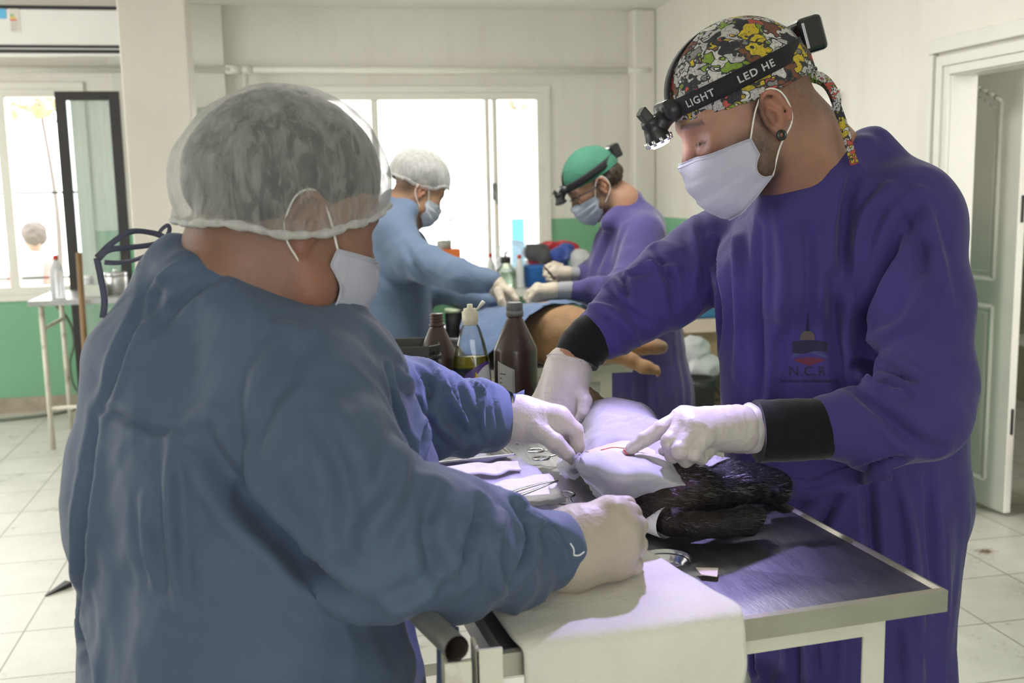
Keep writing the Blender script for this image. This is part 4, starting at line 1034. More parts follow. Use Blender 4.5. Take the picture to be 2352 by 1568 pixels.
# ---------------------------------------------------------------- near nurse
M['gown_blue'] = cloth_mat('blue_nonwoven_gown', (.070, .100, .162), .7, .07, 260, .15, .3, 9, .12, dist=2)
K = lambda x, y, d, r: PR(x, y, d, r)
def foot_z(p): return (p[0], p[1], 0)
fN = nrm(RIGHT*[1, 1, 0]*.9+np.array([-RIGHT[1], RIGHT[0], 0])*.5)      # the way she faces
sN = np.array([-fN[1], fN[0], 0])
nc = P(540, 1200, 1.24)
NU = thing('person', 'person in blue gown and white hair net at left front, gloved fist on towel', 'person', (nc[0], nc[1], 0))
HN = Head(P(652, 511, 1.2), math.radians(30), math.radians(20), 0, .995)
hl = head_imp(1.0, 1.0, .010)
body = Imp()
nb_ = P(560, 690, 1.2)
body.cone(HN.w(-.035, 0, -.02), nb_, .062, .078, .02); body.cone(HN.w(.0, 0, -.06), nb_+fN*.045, .058, .07, .03)
body.cone(P(490, 640, 1.2), P(530, 560, 1.2), .045, .045, .03)
add_head(body, HN, hl, .022)
def arm(im, chain_, sub): im.chain([(p, max(.02, r-sub)) for p, r in chain_], .03, .02)
nR = [K(655, 915, 1.12, 138), K(760, 1050, 1.09, 150), K(900, 1245, 1.09, 156), K(1010, 1258, 1.13, 160), K(1150, 1268, 1.19, 116), K(1248, 1262, 1.22, 92)]
nL = [K(800, 840, 1.38, 105), K(880, 905, 1.44, 92), K(1000, 942, 1.48, 92), K(1080, 948, 1.50, 80), K(1118, 952, 1.51, 68)]
body.cone(nb_+[0, 0, -.06], nc+[0, 0, .1], .075, .13, .03); body.ell(nc, (.14, .14, .2), k=.03); arm(body, [(p, .05) for p, r in nR[:4]]+[(nR[-1][0], .032)], 0); arm(body, [(p, .030) for p, r in nL[:-1]]+[(nL[-1][0], .026)], 0)
body.cone(nR[-1][0], P(1400, 1240, 1.27), .03, .03); body.cone(nL[-1][0], P(1225, 965, 1.52), .024, .026)
for s_ in (-1, 1): body.cone(nc+sN*.08*s_+[0, 0, -.3], (nc[0]+sN[0]*.09*s_, nc[1]+sN[1]*.09*s_, .1), .075, .045, .03)
V, F = body.mesh(.0042); 
colr = skin_col(V, HN, (.225, .118, .082)); q = HN.loc(V)
hm = np.clip(1/(1+np.exp((q[:, 0]+.02)/.012)), 0, 1)*np.clip(1/(1+np.exp(-(q[:, 2]+.02)/.008)), 0, 1)*(np.linalg.norm(q, axis=1) < .18)
colr = colr*(1-.8*hm[:, None])+np.array([[.02, .017, .015]])*.8*hm[:, None]
obj('body', (V, F), M['skin'], NU, col=colr)
# hair and net
hi = Imp(); hi.ell((-.010, 0, .060), (.105, .087, .088), k=.01); hi.ell((-.052, 0, .03), (.072, .080, .064), k=.03); hi.half((.02, 0, .010), (.45, 0, -1), .012); hi.ell((.0, -.09, .0), (.03, .03, .035), k=.01, op='s')
hi.bb = [(np.array([-.14, -.11, -.03]), np.array([.12, .11, .18]))]
V, F = hi.mesh(.004); V = V+vnormals(V, F)*(.0012*ridge(V*np.array([30, 90, 60])))[:, None]; obj('hair', (HN.w(V), F), mat('black_short_hair', (.014, .013, .012), .5, 0, .3, 60, .6, 120), NU)
ni = Imp(); ni.ell((-.006, 0, .056), (.116, .098, .097), k=.01); ni.ell((-.055, 0, .022), (.078, .088, .068), k=.04); ni.cone((.05, -.075, -.012), (-.08, -.06, -.03), .022, .022, .03); ni.cone((.05, .075, -.012), (-.08, .06, -.03), .022, .022, .03)
ni.bb = [(np.array([-.16, -.13, -.07]), np.array([.14, .13, .19]))]
V, F = ni.mesh(.0035)
zed = np.interp(V[:, 0], [-.13, -.10, .02, .074, .098, .12], [-.030, -.034, -.010, .030, .052, .056])+.003*np.sin(V[:, 0]*60)
V, F, u_ = cut(V, F, V[:, 2] > zed)
N = vnormals(V, F); an = np.arctan2(V[:, 1], V[:, 0]); lowf = np.clip((.06-V[:, 2])/.08, 0, 1)
V = V+N*(.0022*ridge(np.stack([V[:, 0]*28, V[:, 1]*28, V[:, 2]*9], 1)+vnoise(V*20)[:, None])+.0022*lowf*ridge(np.stack([an*9, V[:, 2]*8, V[:, 2]*0], 1)))[:, None]
M['net'] = net_mat('hair_net', .14)
net = obj('hair_net', (HN.w(V), F), M['net'], NU)
# gathered elastic edge
from collections import Counter
def border_loop(V, F):
    e = Counter(); d = {}
    for f in F:
        for k in range(4): a, b = int(f[k]), int(f[(k+1) % 4]); e[(min(a, b), max(a, b))] += 1
    for (a, b), n in e.items():
        if n == 1: d.setdefault(a, []).append(b); d.setdefault(b, []).append(a)
    best = []; seen = set()
    for st_v in d:
        if st_v in seen: continue
        lp = [st_v]; seen.add(st_v); cur = st_v
        while True:
            nx = [v for v in d[cur] if v not in seen]
            if not nx: break
            cur = nx[0]; seen.add(cur); lp.append(cur)
        if len(lp) > len(best): best = lp
    return best
lp = border_loop(V, F); pts = V[lp]; kk = np.ones(9)/9
sm = np.stack([np.convolve(np.r_[pts[-4:, i], pts[:, i], pts[:4, i]], kk, 'valid') for i in range(3)], 1)[::3]
sm = np.vstack([sm, sm[:1]]); rr = [.0055+.0012*math.sin(i*2.1)+.0009*math.sin(i*5.3) for i in range(len(sm))]
obj('elastic_edge', G().tube([HN.w(p*np.array([.985, .985, 1])) for p in sm], rr, 10, cap=False, flat=.8).vf, net_mat('net_edge', .5), net)
mask_part(HN, NU, M['mask'], hl, y0=.079, chin=-.124)
# gown
gi = Imp()
gi.cone(P(592, 1560, 1.25), P(530, 1120, 1.24), .228, .190, .05, flat=(fN, .80)); gi.cone(P(530, 1120, 1.24), P(525, 935, 1.22), .185, .128, .05, flat=(fN, .85))
gi.cone(P(420, 1120, 1.24), P(400, 830, 1.22), .124, .090, .05); gi.cone(P(400, 830, 1.22), P(408, 660, 1.21), .088, .043, .04); gi.cone(P(408, 660, 1.21), P(405, 592, 1.20), .043, .019, .02); gi.cone(P(405, 600, 1.19), P(560, 765, 1.13), .022, .045, .03); gi.cone(P(560, 765, 1.13), P(735, 842, 1.13), .045, .034, .03); gi.cone(P(425, 648, 1.16), P(505, 705, 1.135), .026, .030, .015); gi.cone(P(408, 615, 1.18), P(440, 640, 1.15), .026, .028, .02)
gi.cone(P(560, 915, 1.2), P(690, 950, 1.16), .095, .085, .035); gi.cone(P(640, 915, 1.24), P(790, 835, 1.38), .07, .05, .035)
gi.cone(P(700, 900, 1.22), P(800, 1200, 1.3), .12, .12, .05)
gi.chain(nR, .05, .03); gi.chain(nL, .035, .02)
hz = .30
skc = np.array([P(560, 1560, 1.25)[0], P(560, 1560, 1.25)[1], hz]); gi.cone(P(560, 1560, 1.25), skc, .225, .24, .05, flat=(fN, .8))
gi.half((0, 0, hz), (0, 0, -1), .004)
# neck opening
gi.ell(HN.w(-.03, 0, -.02)*.35+nb_*.65+fN*.03+np.array([0, 0, .028]), (.086, .086, .06), k=.012, op='s') if False else None
# cuffs: cut clean
gi.half(nR[-1][0]+nrm(nR[-1][0]-nR[-2][0])*.004, -nrm(nR[-1][0]-nR[-2][0]), .004) if False else None
fl = [([(222, 950), (205, 1080), (190, 1200), (185, 1400), (205, 1560)], .010, -.010),
      ([(330, 700), (280, 800), (235, 940)], .008, -.006), ([(235, 940), (300, 965), (370, 990), (450, 985)], .005, -.005),
      ([(470, 1010), (540, 1120), (600, 1185), (680, 1260), (760, 1350), (880, 1425)], .016, -.020),
      ([(560, 900), (545, 1000), (570, 1120)], .010, -.006), ([(660, 760), (610, 850), (560, 960)], .014, .008),
      ([(395, 1000), (390, 1150), (400, 1300), (415, 1400)], .008, .007), ([(330, 1150), (340, 1260), (355, 1340)], .008, .005),
      ([(1105, 1150), (1090, 1230), (1060, 1330)], .008, -.009), ([(1185, 1160), (1220, 1240), (1180, 1330)], .009, -.010), ([(1200, 1180), (1265, 1230), (1300, 1290)], .007, .008),
      ([(1000, 1120), (980, 1220), (1010, 1330)], .011, -.008), ([(1160, 1180), (1130, 1270), (1150, 1370)], .008, .008), ([(930, 1030), (900, 1150), (840, 1240)], .013, .008),
      ([(1040, 1290), (960, 1370), (880, 1400)], .010, .007), ([(720, 940), (790, 1090), (800, 1240)], .014, -.007), ([(420, 600), (370, 640), (330, 720)], .006, .005), ([(500, 640), (430, 680), (360, 760)], .007, -.005),
      ([(890, 850), (905, 930), (945, 1020)], .007, -.008), ([(960, 850), (990, 900), (975, 1000), (960, 1040)], .007, -.009), ([(1010, 850), (1035, 920), (1080, 985)], .006, .009), ([(1050, 850), (1060, 900), (1085, 960)], .006, -.008),
      ([(1075, 870), (1110, 900), (1105, 960), (1120, 1010)], .005, .007), ([(920, 860), (1000, 960), (1060, 1030)], .008, .007), ([(1130, 890), (1140, 940), (1150, 1000)], .004, -.005)]
fl = [(a_, w_*.75, m_*1.6) for a_, w_, m_ in fl]
V, F = gown_mesh(gi, .005, fl, vert=[(skc[0], skc[1], 1.0, .008, 3.2, 1)], rings=[(nR[3][0], nR[5][0], 22, .0075, .13), (nL[1][0], nL[4][0], 26, .008, .09), (nR[0][0], nR[2][0], 12, .003, .13)], crump=.017, cs=10)
gown = obj('gown', (V, F), M['gown_blue'], NU); GB = bvh(V, F)
# dark collar of the shirt under the gown and gown ties
def lay(pts, tree, off, n=8):      # points seen on a surface -> 3-D points on it
    out = []
    for q_ in crv([(x, y, 0) for x, y in pts], n):
        h_ = tree.ray_cast(Vector(CAM.tolist()), Vector(ray(q_[0], q_[1]).tolist()).normalized())
        if h_[0] is not None: out.append(np.array(h_[0])+np.array(h_[1])*off)
    return out
def ribbon(pts, wd, th=.0008): 
    rows = []
    for i, p in enumerate(pts):
        d = nrm(pts[min(i+1, len(pts)-1)]-pts[max(i-1, 0)]); s = nrm(np.cross(d, BACK)+.25*BACK); rows.append([p+s*wd/2, p, p-s*wd/2])
    return sheet(np.array(rows), th)
M['tie'] = cloth_mat('grey_blue_tie', (.075, .08, .12), .8)
for pts, wd in (([(386, 548), (350, 535), (300, 532), (255, 560), (222, 592)], .0085), ([(386, 552), (350, 562), (300, 568), (250, 574), (226, 594)], .0085), ([(222, 592), (232, 640), (240, 690), (236, 730)], .009), ([(240, 602), (270, 603), (310, 596), (350, 580)], .007), ([(380, 560), (366, 535), (384, 517), (389, 530), (374, 556)], .006)):
    w_ = [P(x, y, 1.22+.03*math.sin(x*.02)) for x, y in pts]; obj('neck_tie', ribbon(crv(w_, 6), wd*.8), M['tie'], NU)
# gloves
fist_w = K(1312, 1262, 1.245, 82)
mc = [K(1412, 1182, 1.25, 38), K(1428, 1215, 1.245, 38), K(1428, 1252, 1.25, 37), K(1418, 1290, 1.262, 36)]
fg = [[mc[0], K(1448, 1178, 1.275, 25), K(1440, 1195, 1.315, 22), K(1405, 1215, 1.325, 20)], [mc[1], K(1462, 1208, 1.27, 26), K(1455, 1222, 1.315, 23), K(1415, 1240, 1.33, 20)],
      [mc[2], K(1462, 1250, 1.27, 25), K(1458, 1262, 1.31, 22), K(1415, 1270, 1.325, 20)], [mc[3], K(1452, 1296, 1.272, 24), K(1450, 1298, 1.30, 21), K(1415, 1300, 1.31, 18)]]
th_ = [K(1340, 1195, 1.29, 34), K(1395, 1165, 1.32, 28), K(1440, 1160, 1.325, 22)]
gl = hand('glove', NU, fist_w, mc, fg, th_, M['glove2'], extra=[(K(1345, 1225, 1.25, 66), K(1410, 1200, 1.262, 44)), (K(1345, 1262, 1.25, 66), K(1400, 1285, 1.262, 42))], k=.02, noise_amp=.0004)
gl['label'] = 'cream latex glove closed in a fist'
glove_cuff(gl, K(1352, 1255, 1.249, 1)[0], 72*1.25/F_PX, K(1308, 1262, 1.236, 1)[0], 74*1.24/F_PX, M['glove2'])
lw = K(1192, 962, 1.515, 47)
mc = [K(1282, 962, 1.500, 27), K(1290, 972, 1.525, 26), K(1285, 980, 1.550, 25), K(1275, 985, 1.565, 23)]
fg = [[mc[0], K(1322, 988, 1.505, 18), K(1328, 1022, 1.510, 15.5), K(1322, 1052, 1.515, 13)], [mc[1], K(1325, 1002, 1.540, 17), K(1325, 1030, 1.545, 15), K(1318, 1052, 1.535, 12)],
      [mc[2], K(1315, 1012, 1.565, 16), K(1305, 1035, 1.565, 14), K(1290, 1040, 1.555, 12)], [mc[3], K(1300, 1018, 1.585, 15), K(1290, 1032, 1.580, 13), K(1272, 1032, 1.565, 11)]]
th_ = [K(1235, 985, 1.490, 27), K(1272, 1012, 1.480, 21), K(1302, 1040, 1.490, 16), K(1322, 1060, 1.505, 13)]
gl = hand('glove', NU, lw, mc, fg, th_, M['glove'], extra=[(K(1215, 962, 1.51, 42), K(1270, 965, 1.51, 32)), (K(1215, 975, 1.515, 36), K(1262, 990, 1.505, 24))], noise_amp=.0004)
gl['label'] = 'white latex glove pinching the drape'
glove_cuff(gl, K(1195, 963, 1.515, 1)[0], 45*1.52/F_PX, K(1156, 958, 1.515, 1)[0], 50*1.52/F_PX, M['glove'], .004)
# gathered elastic cuff ends of the sleeves
def ruff(parent, c, d, r, m, nm='sleeve_cuff', L=.022, seg=60, seed=0):
    c = np.asarray(c); d = nrm(d); x = nrm(np.cross(d, (0, 0, 1))); y = np.cross(d, x); rows = []
    for i in range(9):
        t = i/8; rr = r*(1.0-.20*math.sin(min(1, t*1.6)*PI/2)+.30*max(0, t-.55)); row = []
        for k in range(seg): a = 2*PI*k/seg; w_ = .0022*math.sin(a*13+seed+2*math.sin(a*3))*(.4+t)+.0015*math.sin(a*5+t*4); row.append(c+d*(L*t+.003*math.sin(a*4+seed)*t)+(x*math.cos(a)+y*math.sin(a))*(rr+w_))
        rows.append(row)
    g = G().grid(rows, closed=True); g.grid([[p*1+(c+d*L*(i/8)-p)*.04 for p in row] for i, row in enumerate(rows)][::-1], closed=True); return obj(nm, g.vf, m, parent)
dR = nrm(nR[-1][0]-nR[-2][0]); dL = nrm(nL[-1][0]-nL[-2][0])

ruff(NU, nL[-1][0]+dL*.026, dL, .0400, M['gown_blue'], seed=3, L=.026)
kn = P(1318, 1275, 1.165); g = G()
for k in range(2): a_ = k*1.6; g.tube(crv([kn, kn+RIGHT*.006*math.cos(a_)+UPC*.007*math.sin(a_), kn+RIGHT*.012*math.cos(a_+.3)+UPC*.014*math.sin(a_+.3)+BACK*.001], 4), .0008, 6)
obj('cuff_thread', g.vf, M['loop'], NU)['label'] = 'loose white elastic thread'
feetN = [nc+sN*.1, nc-sN*.1, fN]; legs_part(NU, [nc+sN*.09, nc-sN*.09], hz, feetN, M['trouser'], M['shoe'])
# ---------------------------------------------------------------- near surgeon
M['gown_purple'] = cloth_mat('violet_cotton_gown', (.048, .037, .165), .85, .08, 420, .25, .3, 7, .14, dist=1.5)
M['knit'] = cloth_mat('black_knit_cuff', (.006, .006, .0065), .95, .2, 500, .3, .12, 12, .15)
def strip_letters(txt, size, bold=0):
    cu = bpy.data.curves.new('t', 'FONT'); cu.body = txt; cu.size = size; cu.extrude = 0; cu.offset = bold; cu.space_character = 1.15; cu.resolution_u = 3
    o = bpy.data.objects.new('t', cu); C.objects.link(o); bpy.context.view_layer.update(); dg = bpy.context.evaluated_depsgraph_get()
    me = bpy.data.meshes.new_from_object(o.evaluated_get(dg)); bm = bmesh.new(); bm.from_mesh(me); bmesh.ops.triangulate(bm, faces=bm.faces[:])
    bmesh.ops.subdivide_edges(bm, edges=[e for e in bm.edges if e.calc_length() > size*.18], cuts=1)
    bmesh.ops.triangulate(bm, faces=bm.faces[:]); bm.verts.ensure_lookup_table()
    v = np.array([x.co[:] for x in bm.verts]); f = [[x.index for x in q_.verts] for q_ in bm.faces]; bm.free()
    bpy.data.objects.remove(o); bpy.data.meshes.remove(me); bpy.data.curves.remove(cu); return v, f
def headband(H, parent, cap_e, tilt0, wid, txts, lampdir, nm='headlamp', on=True, rx_=.108, ry_=.090, cen=(-.004, 0, .0)):
    """elastic strap round the head, lamp on the forehead, battery box behind; strap plane tilts with the head"""
    def sp(a, z, off=0): return H.w(cen[0]+(rx_+off)*math.cos(a), cen[1]+(ry_+off)*math.sin(a), tilt0[0]+tilt0[1]*math.cos(a)+z)
    st = obj(nm, sheet(np.array([[sp(a, z) for a in np.linspace(0, 2*PI, 65)] for z in np.linspace(-wid/2, wid/2, 4)]), .0022), M['strap'], parent)
    g = G().grid([[H.w(cen[0]+(rx_+.001)*math.cos(a)*1.0, x, tilt0[0]-.004+(cap_e)*math.sin(a)) for a in np.linspace(.1, PI-.1, 30)] for x in (-.011, 0, .011)]); 
    A = np.array(g.v).reshape(3, 30, 3); obj('top_strap', sheet(A, .002), M['strap'], st)
    for txt, a0, sz in txts:
        v, f = strip_letters(txt, sz, .0003); ang = a0+v[:, 0]/((rx_+ry_)/2); vv = np.array([sp(a, y-sz*.35, .0032) for a, y in zip(ang, v[:, 1])])
        obj('strap_lettering', (vv, f), M['letter'], st, smooth=False)
    # lamp
    lm = bpy.data.objects.new('lamp_holder', None)
    im = Imp(); fz = tilt0[0]+tilt0[1]
    im.cone((rx_-.002, -.018, fz), (rx_-.002, .018, fz), .016, .016, .004); im.cone((rx_+.012, 0, fz-.006), (rx_+.026, 0, fz-.016), .015, .014, .006); im.cone((rx_+.004, -.02, fz+.010), (rx_+.004, .02, fz+.010), .008, .008, .004)
    V, F = im.mesh(.0018, pad=.006); ho = obj('lamp_holder', (H.w(V), F), M['black'], st)
    ba = np.array([rx_+.030, 0, fz-.012]); ld = nrm(np.array(lampdir)); 
    cw = H.w(ba); dw = nrm(H.d(ld))
    obj('lamp_barrel', G().lathe([(.012, -.016), (.015, -.014), (.0155, -.006), (.014, -.004), (.0165, .004), (.019, .014), (.0195, .021), (.0175, .021), (.0165, .014)], cw, 28, ax=dw).vf, M['black'], ho)
    bz = G()
    for k in range(10): a = 2*PI*k/10; x = nrm(np.cross(dw, (0, 0, 1))); y = np.cross(dw, x); bz.tube([cw+dw*.015+(x*math.cos(a)+y*math.sin(a))*.0195, cw+dw*.024+(x*math.cos(a)+y*math.sin(a))*.0185], .0032, 8)
    obj('lamp_bezel', bz.vf, M['chrome'] if on else M['black'], ho)
    obj('lens', G().lathe([(.0165, .0145), (.0168, .024), (.012, .028), (.001, .029)], cw, 24, ax=dw).vf, M['led'] if on else M['clearlens'], ho)
    sb = G().obox(H.w(rx_+.034, .0, fz+.010), H.d(.006, 0, -.004), H.d(0, .013, 0), H.d(.003, 0, .010)); obj('tilt_tab', sb.vf, M['black'], ho, bevel=.002, smooth=False)
    # battery box
    im = Imp(); bzp = tilt0[0]-tilt0[1]+.004
    bx_ = G().obox((-rx_-.020, 0, bzp+.004), (.019, 0, .003), (0, .034, 0), (-.004, 0, .026)); bo = obj('battery_box', (H.w(np.array(bx_.v)), bx_.f), M['gloss'], st, smooth=False, bevel=.008)
    cable = [sp(a, wid/2+.004+.004*math.sin(3*a), .002) for a in np.linspace(PI, 2*PI-.15, 16)]
    obj('lamp_cable', G().tube(crv([H.w(-rx_-.012, -.02, bzp+.02)]+cable, 3), .0016, 6).vf, M['black'], st)
    return st, cw, dw
M['strap'] = cloth_mat('black_elastic_strap', (.014, .013, .016), .75, .1, 300, .4, .1, 20, .1)
M['letter'] = mat('grey_lettering', (.42, .42, .42), .6); M['gloss'] = mat('glossy_black_box', (.012, .012, .013), .16, coat=.5)
M['led'] = mat('led_lens', (.9, .9, 1), .2, emit=(.80, .78, 1), es=14); M['clearlens'] = mat('unlit_lens', (.3, .3, .33), .15)
fD = nrm(-RIGHT*[1, 1, 0]*.85-np.array([-RIGHT[1], RIGHT[0], 0])*.42); sD = np.array([-fD[1], fD[0], 0])      # facing, and his left
HD = Head(P(1722, 278, 1.60), math.radians(180+10), math.radians(25), math.radians(2), 1.02)
pc = P(1945, 1200, 1.86)
DO = thing('person', 'person in violet gown, patterned cap and lit headlamp at right front, pointing', 'person', (pc[0], pc[1], 0))
body = Imp(); hl = head_imp(1.05, 1.0, 0)
nkb = P(1868, 420, 1.72)
body.cone(HD.w(-.03, 0, -.02), nkb, .056, .068, .02); body.cone(HD.w(.0, 0, -.05), nkb+fD*.02, .05, .06, .03); body.cone(HD.w(-.06, 0, .0), P(1905, 350, 1.72), .045, .050, .02)
add_head(body, HD, hl, .022)
body.cone(nkb, P(1900, 620, 1.8), .07, .12, .04); body.cone(P(1900, 620, 1.8), pc, .13, .12, .04)
dLc = [K(2095, 520, 1.66, 112), K(2118, 700, 1.60, 108), K(2128, 880, 1.55, 100), K(2110, 955, 1.52, 95), K(2010, 980, 1.515, 84), K(1905, 982, 1.51, 74)]
dRc = [K(1715, 540, 1.93, 92), K(1640, 590, 1.92, 92), K(1545, 655, 1.89, 88), K(1470, 700, 1.87, 78), K(1382, 762, 1.85, 62)]
body.chain([(p, .036) for p, r in dLc[:-1]]+[(dLc[-1][0], .036), (K(1720, 988, 1.50, 1)[0], .024)], .03); body.chain([(p, .034) for p, r in dRc[:-1]]+[(dRc[-1][0], .032), (K(1312, 830, 1.83, 1)[0], .029)], .03)
for s_ in (-1, 1): body.cone(pc+sD*.08*s_+[0, 0, -.1], (pc[0]+sD[0]*.10*s_, pc[1]+sD[1]*.10*s_, .1), .08, .045, .03)
body.cone(K(1720, 988, 1.50, 1)[0], P(1665, 985, 1.49), .024, .016); body.cone(P(1312, 830, 1.83), P(1298, 880, 1.83), .026, .018)
V, F = body.mesh(.0042); obj('body', (V, F), M['skin'], DO, col=skin_col(V, HD, (.34, .18, .12), beard=1.0, hairback=.6))
# gown
gi = Imp()
gi.cone(P(1935, 1290, 1.86), P(1905, 900, 1.84), .185, .165, .05, flat=(fD, .80)); gi.cone(P(1905, 900, 1.84), P(1890, 640, 1.80), .165, .155, .05, flat=(fD, .82))
gi.cone(P(1880, 520, 1.76), P(2070, 500, 1.66), .085, .082, .05); gi.cone(P(1870, 530, 1.78), P(1725, 530, 1.92), .085, .062, .05); gi.cone(P(1925, 400, 1.76), P(2030, 470, 1.72), .055, .065, .04); gi.cone(P(1998, 345, 1.72), P(1930, 430, 1.70), .032, .055, .03); gi.cone(P(1998, 345, 1.72), P(2070, 450, 1.70), .03, .055, .03); gi.cone(P(1982, 335, 1.68), P(1905, 412, 1.65), .020, .026, .02); gi.cone(P(1930, 430, 1.69), P(1800, 478, 1.66), .045, .036, .03)
gi.cone(P(1820, 500, 1.68), P(1815, 620, 1.72), .055, .10, .05); gi.cone(P(1800, 640, 1.80), P(1832, 1080, 1.84), .112, .120, .05)
gi.cone(P(1990, 700, 1.80), P(2020, 1150, 1.84), .15, .15, .05)
gi.chain(dLc, .045, .03); gi.chain(dRc, .045, .03)
skc = np.array([*P(1935, 1290, 1.86)[:2], .28]); gi.cone(P(1935, 1290, 1.86), skc, .185, .24, .05, flat=(fD, .8)); gi.half((0, 0, .28), (0, 0, -1), .004)
fl = [([(1960, 400), (1940, 500), (1935, 620)], .010, -.010), ([(2040, 430), (1990, 500), (1965, 640)], .012, .009), ([(2110, 470), (2050, 560), (1990, 700), (1975, 830)], .014, -.014), ([(2110, 440), (2150, 560), (2180, 700)], .010, .006), ([(2060, 470), (2110, 560), (2120, 640)], .009, -.006),
      ([(1970, 840), (2040, 845), (2100, 870)], .008, -.010), ([(1975, 850), (2010, 895), (2060, 900)], .008, .009), ([(1960, 890), (2020, 940), (2100, 1010), (2150, 1030)], .011, -.009), ([(2000, 780), (2080, 740), (2130, 640)], .011, .007),
      ([(1640, 560), (1655, 700), (1650, 840), (1660, 1000)], .010, -.010), ([(1690, 520), (1700, 700), (1695, 860)], .012, .008), ([(1745, 520), (1740, 700), (1750, 900)], .010, -.007), ([(1790, 480), (1800, 620), (1790, 760)], .012, .008), ([(1850, 470), (1860, 620), (1850, 760)], .010, -.006), ([(1915, 640), (1920, 780), (1940, 880)], .012, -.010), ([(1775, 760), (1770, 880), (1760, 1000)], .011, .006),
      ([(1400, 612), (1430, 640), (1440, 700)], .007, -.007), ([(1345, 700), (1400, 710), (1450, 760), (1470, 800)], .007, .008), ([(1500, 570), (1540, 640), (1550, 700)], .009, -.008), ([(1590, 500), (1600, 590), (1590, 690)], .010, .006), ([(1390, 650), (1420, 690), (1480, 740)], .007, -.007), ([(1560, 620), (1500, 610), (1440, 625)], .008, .007),
      ([(1720, 1090), (1850, 1110), (1960, 1080), (2070, 1050)], .007, -.008), ([(1700, 1130), (1840, 1155), (1980, 1125)], .006, -.006),
      ([(1990, 1080), (2000, 1200), (2010, 1320)], .010, -.012), ([(1870, 1160), (1840, 1230), (1810, 1280)], .012, .010), ([(1920, 1140), (1880, 1220), (1860, 1270)], .010, -.010), ([(2060, 1080), (2090, 1200), (2110, 1400), (2120, 1560)], .010, .010), ([(2130, 1090), (2140, 1250), (2150, 1400)], .009, -.008), ([(1800, 1440), (1810, 1560)], .010, .009), ([(1870, 1430), (1880, 1560)], .010, -.009), ([(2085, 1420), (2090, 1560)], .01, .01), ([(1730, 1450), (1735, 1560)], .009, -.008)]
fl = [(a_, w_*.8, m_*1.8) for a_, w_, m_ in fl]
V, F = gown_mesh(gi, .0055, fl, vert=[(skc[0], skc[1], 1.02, .012, 3.6, 2)], rings=[(dRc[1][0], dRc[4][0], 17, .005, .12), (dLc[2][0], dLc[5][0], 14, .003, .12)], fine=.003, crump=.006, cs=7)
gown2 = obj('gown', (V, F), M['gown_purple'], DO); GD = bvh(V, F)
# collar
lay_pts = lay([(1795, 424), (1850, 412), (1905, 372), (1938, 330), (1958, 296)], GD, .001, 8)
if len(lay_pts) > 3: obj('collar', G().tube(lay_pts, .0035, 8).vf, M['gown_purple'], DO)
# chest print
M['print'] = mat('faded_navy_print', (.02, .018, .05), .8); M['print_red'] = mat('faded_red_print', (.11, .02, .05), .8); M['print_gold'] = mat('faded_gold_print', (.10, .08, .07), .8); M['print_blue'] = mat('faded_blue_print', (.05, .06, .16), .8)
Oc = P(1858, 800, 1.66)
def decal(nm, v2, f, m, parent, tree, cx_, cy_, ppu, off=.0008):      # v2 in print units about a centre that is seen at cx_,cy_
    out = []; ok = True
    for x, y in v2:
        r_ = Vector(ray(cx_+x*ppu, cy_-y*ppu).tolist()).normalized(); h_ = tree.ray_cast(Vector(CAM.tolist()), r_)
        out.append(np.array(h_[0])+np.array(h_[1])*off if h_[0] is not None else P(cx_+x*ppu, cy_-y*ppu, 1.66))
    return obj(nm, (np.array(out), f), m, parent, smooth=False)
def strip2(xs, y0, y1): v = [(x, y0(x)) for x in xs]+[(x, y1(x)) for x in xs]; n = len(xs); return v, [[i, i+1, n+i+1, n+i] for i in range(n-1)]
xs = np.linspace(-36, 44, 17)
for nm, (v2, f), m in (('emblem_wave', strip2(xs, lambda x: -4-9*math.sin((x+36)/80*PI*2)*.4-3, lambda x: 22-4*abs(x-4)/40), 'print'), ('emblem_band', strip2(xs, lambda x: -16-.12*abs(x-4)+8*math.cos(x/26), lambda x: -9-.12*abs(x-4)+9*math.cos(x/26)), 'print_blue'),
                       ('emblem_chevron', strip2(np.linspace(-30, 38, 13), lambda x: -38+.34*abs(x-2), lambda x: -18-.10*abs(x-2)), 'print_red'), ('emblem_dome', strip2(np.linspace(-18, 16, 9), lambda x: 22, lambda x: 24+20*math.sqrt(max(0, 1-((x+1)/18)**2))), 'print_gold'), ('emblem_spire', strip2(np.linspace(-5, 5, 5), lambda x: 40, lambda x: 44+50*(1-abs(x)/5)**2), 'print')):
    decal(nm, v2, f, M[m], gown2, GD, 1856, 802, 1.0)
for txt, sz, y in (('N.C.R', 30, -60), ('Servicio de veterinaria', 12.5, -76)):
    v, f = strip_letters(txt, sz, .4); v[:, 0] -= v[:, 0].mean(); decal('chest_lettering', [(a+6, b+y) for a, b in v[:, :2]], f, M['print'], gown2, GD, 1856, 802, 1.0)
# belt
bl = lay([(1700, 1098), (1800, 1118), (1900, 1108), (2000, 1082), (2050, 1074)], GD, .002, 8)
if len(bl) > 5:
    rows = [[p+np.array([0, 0, z]) for z in (.016, .0, -.016)] for p in bl]; obj('belt', sheet(np.array(rows), .002), M['gown_purple'], DO)
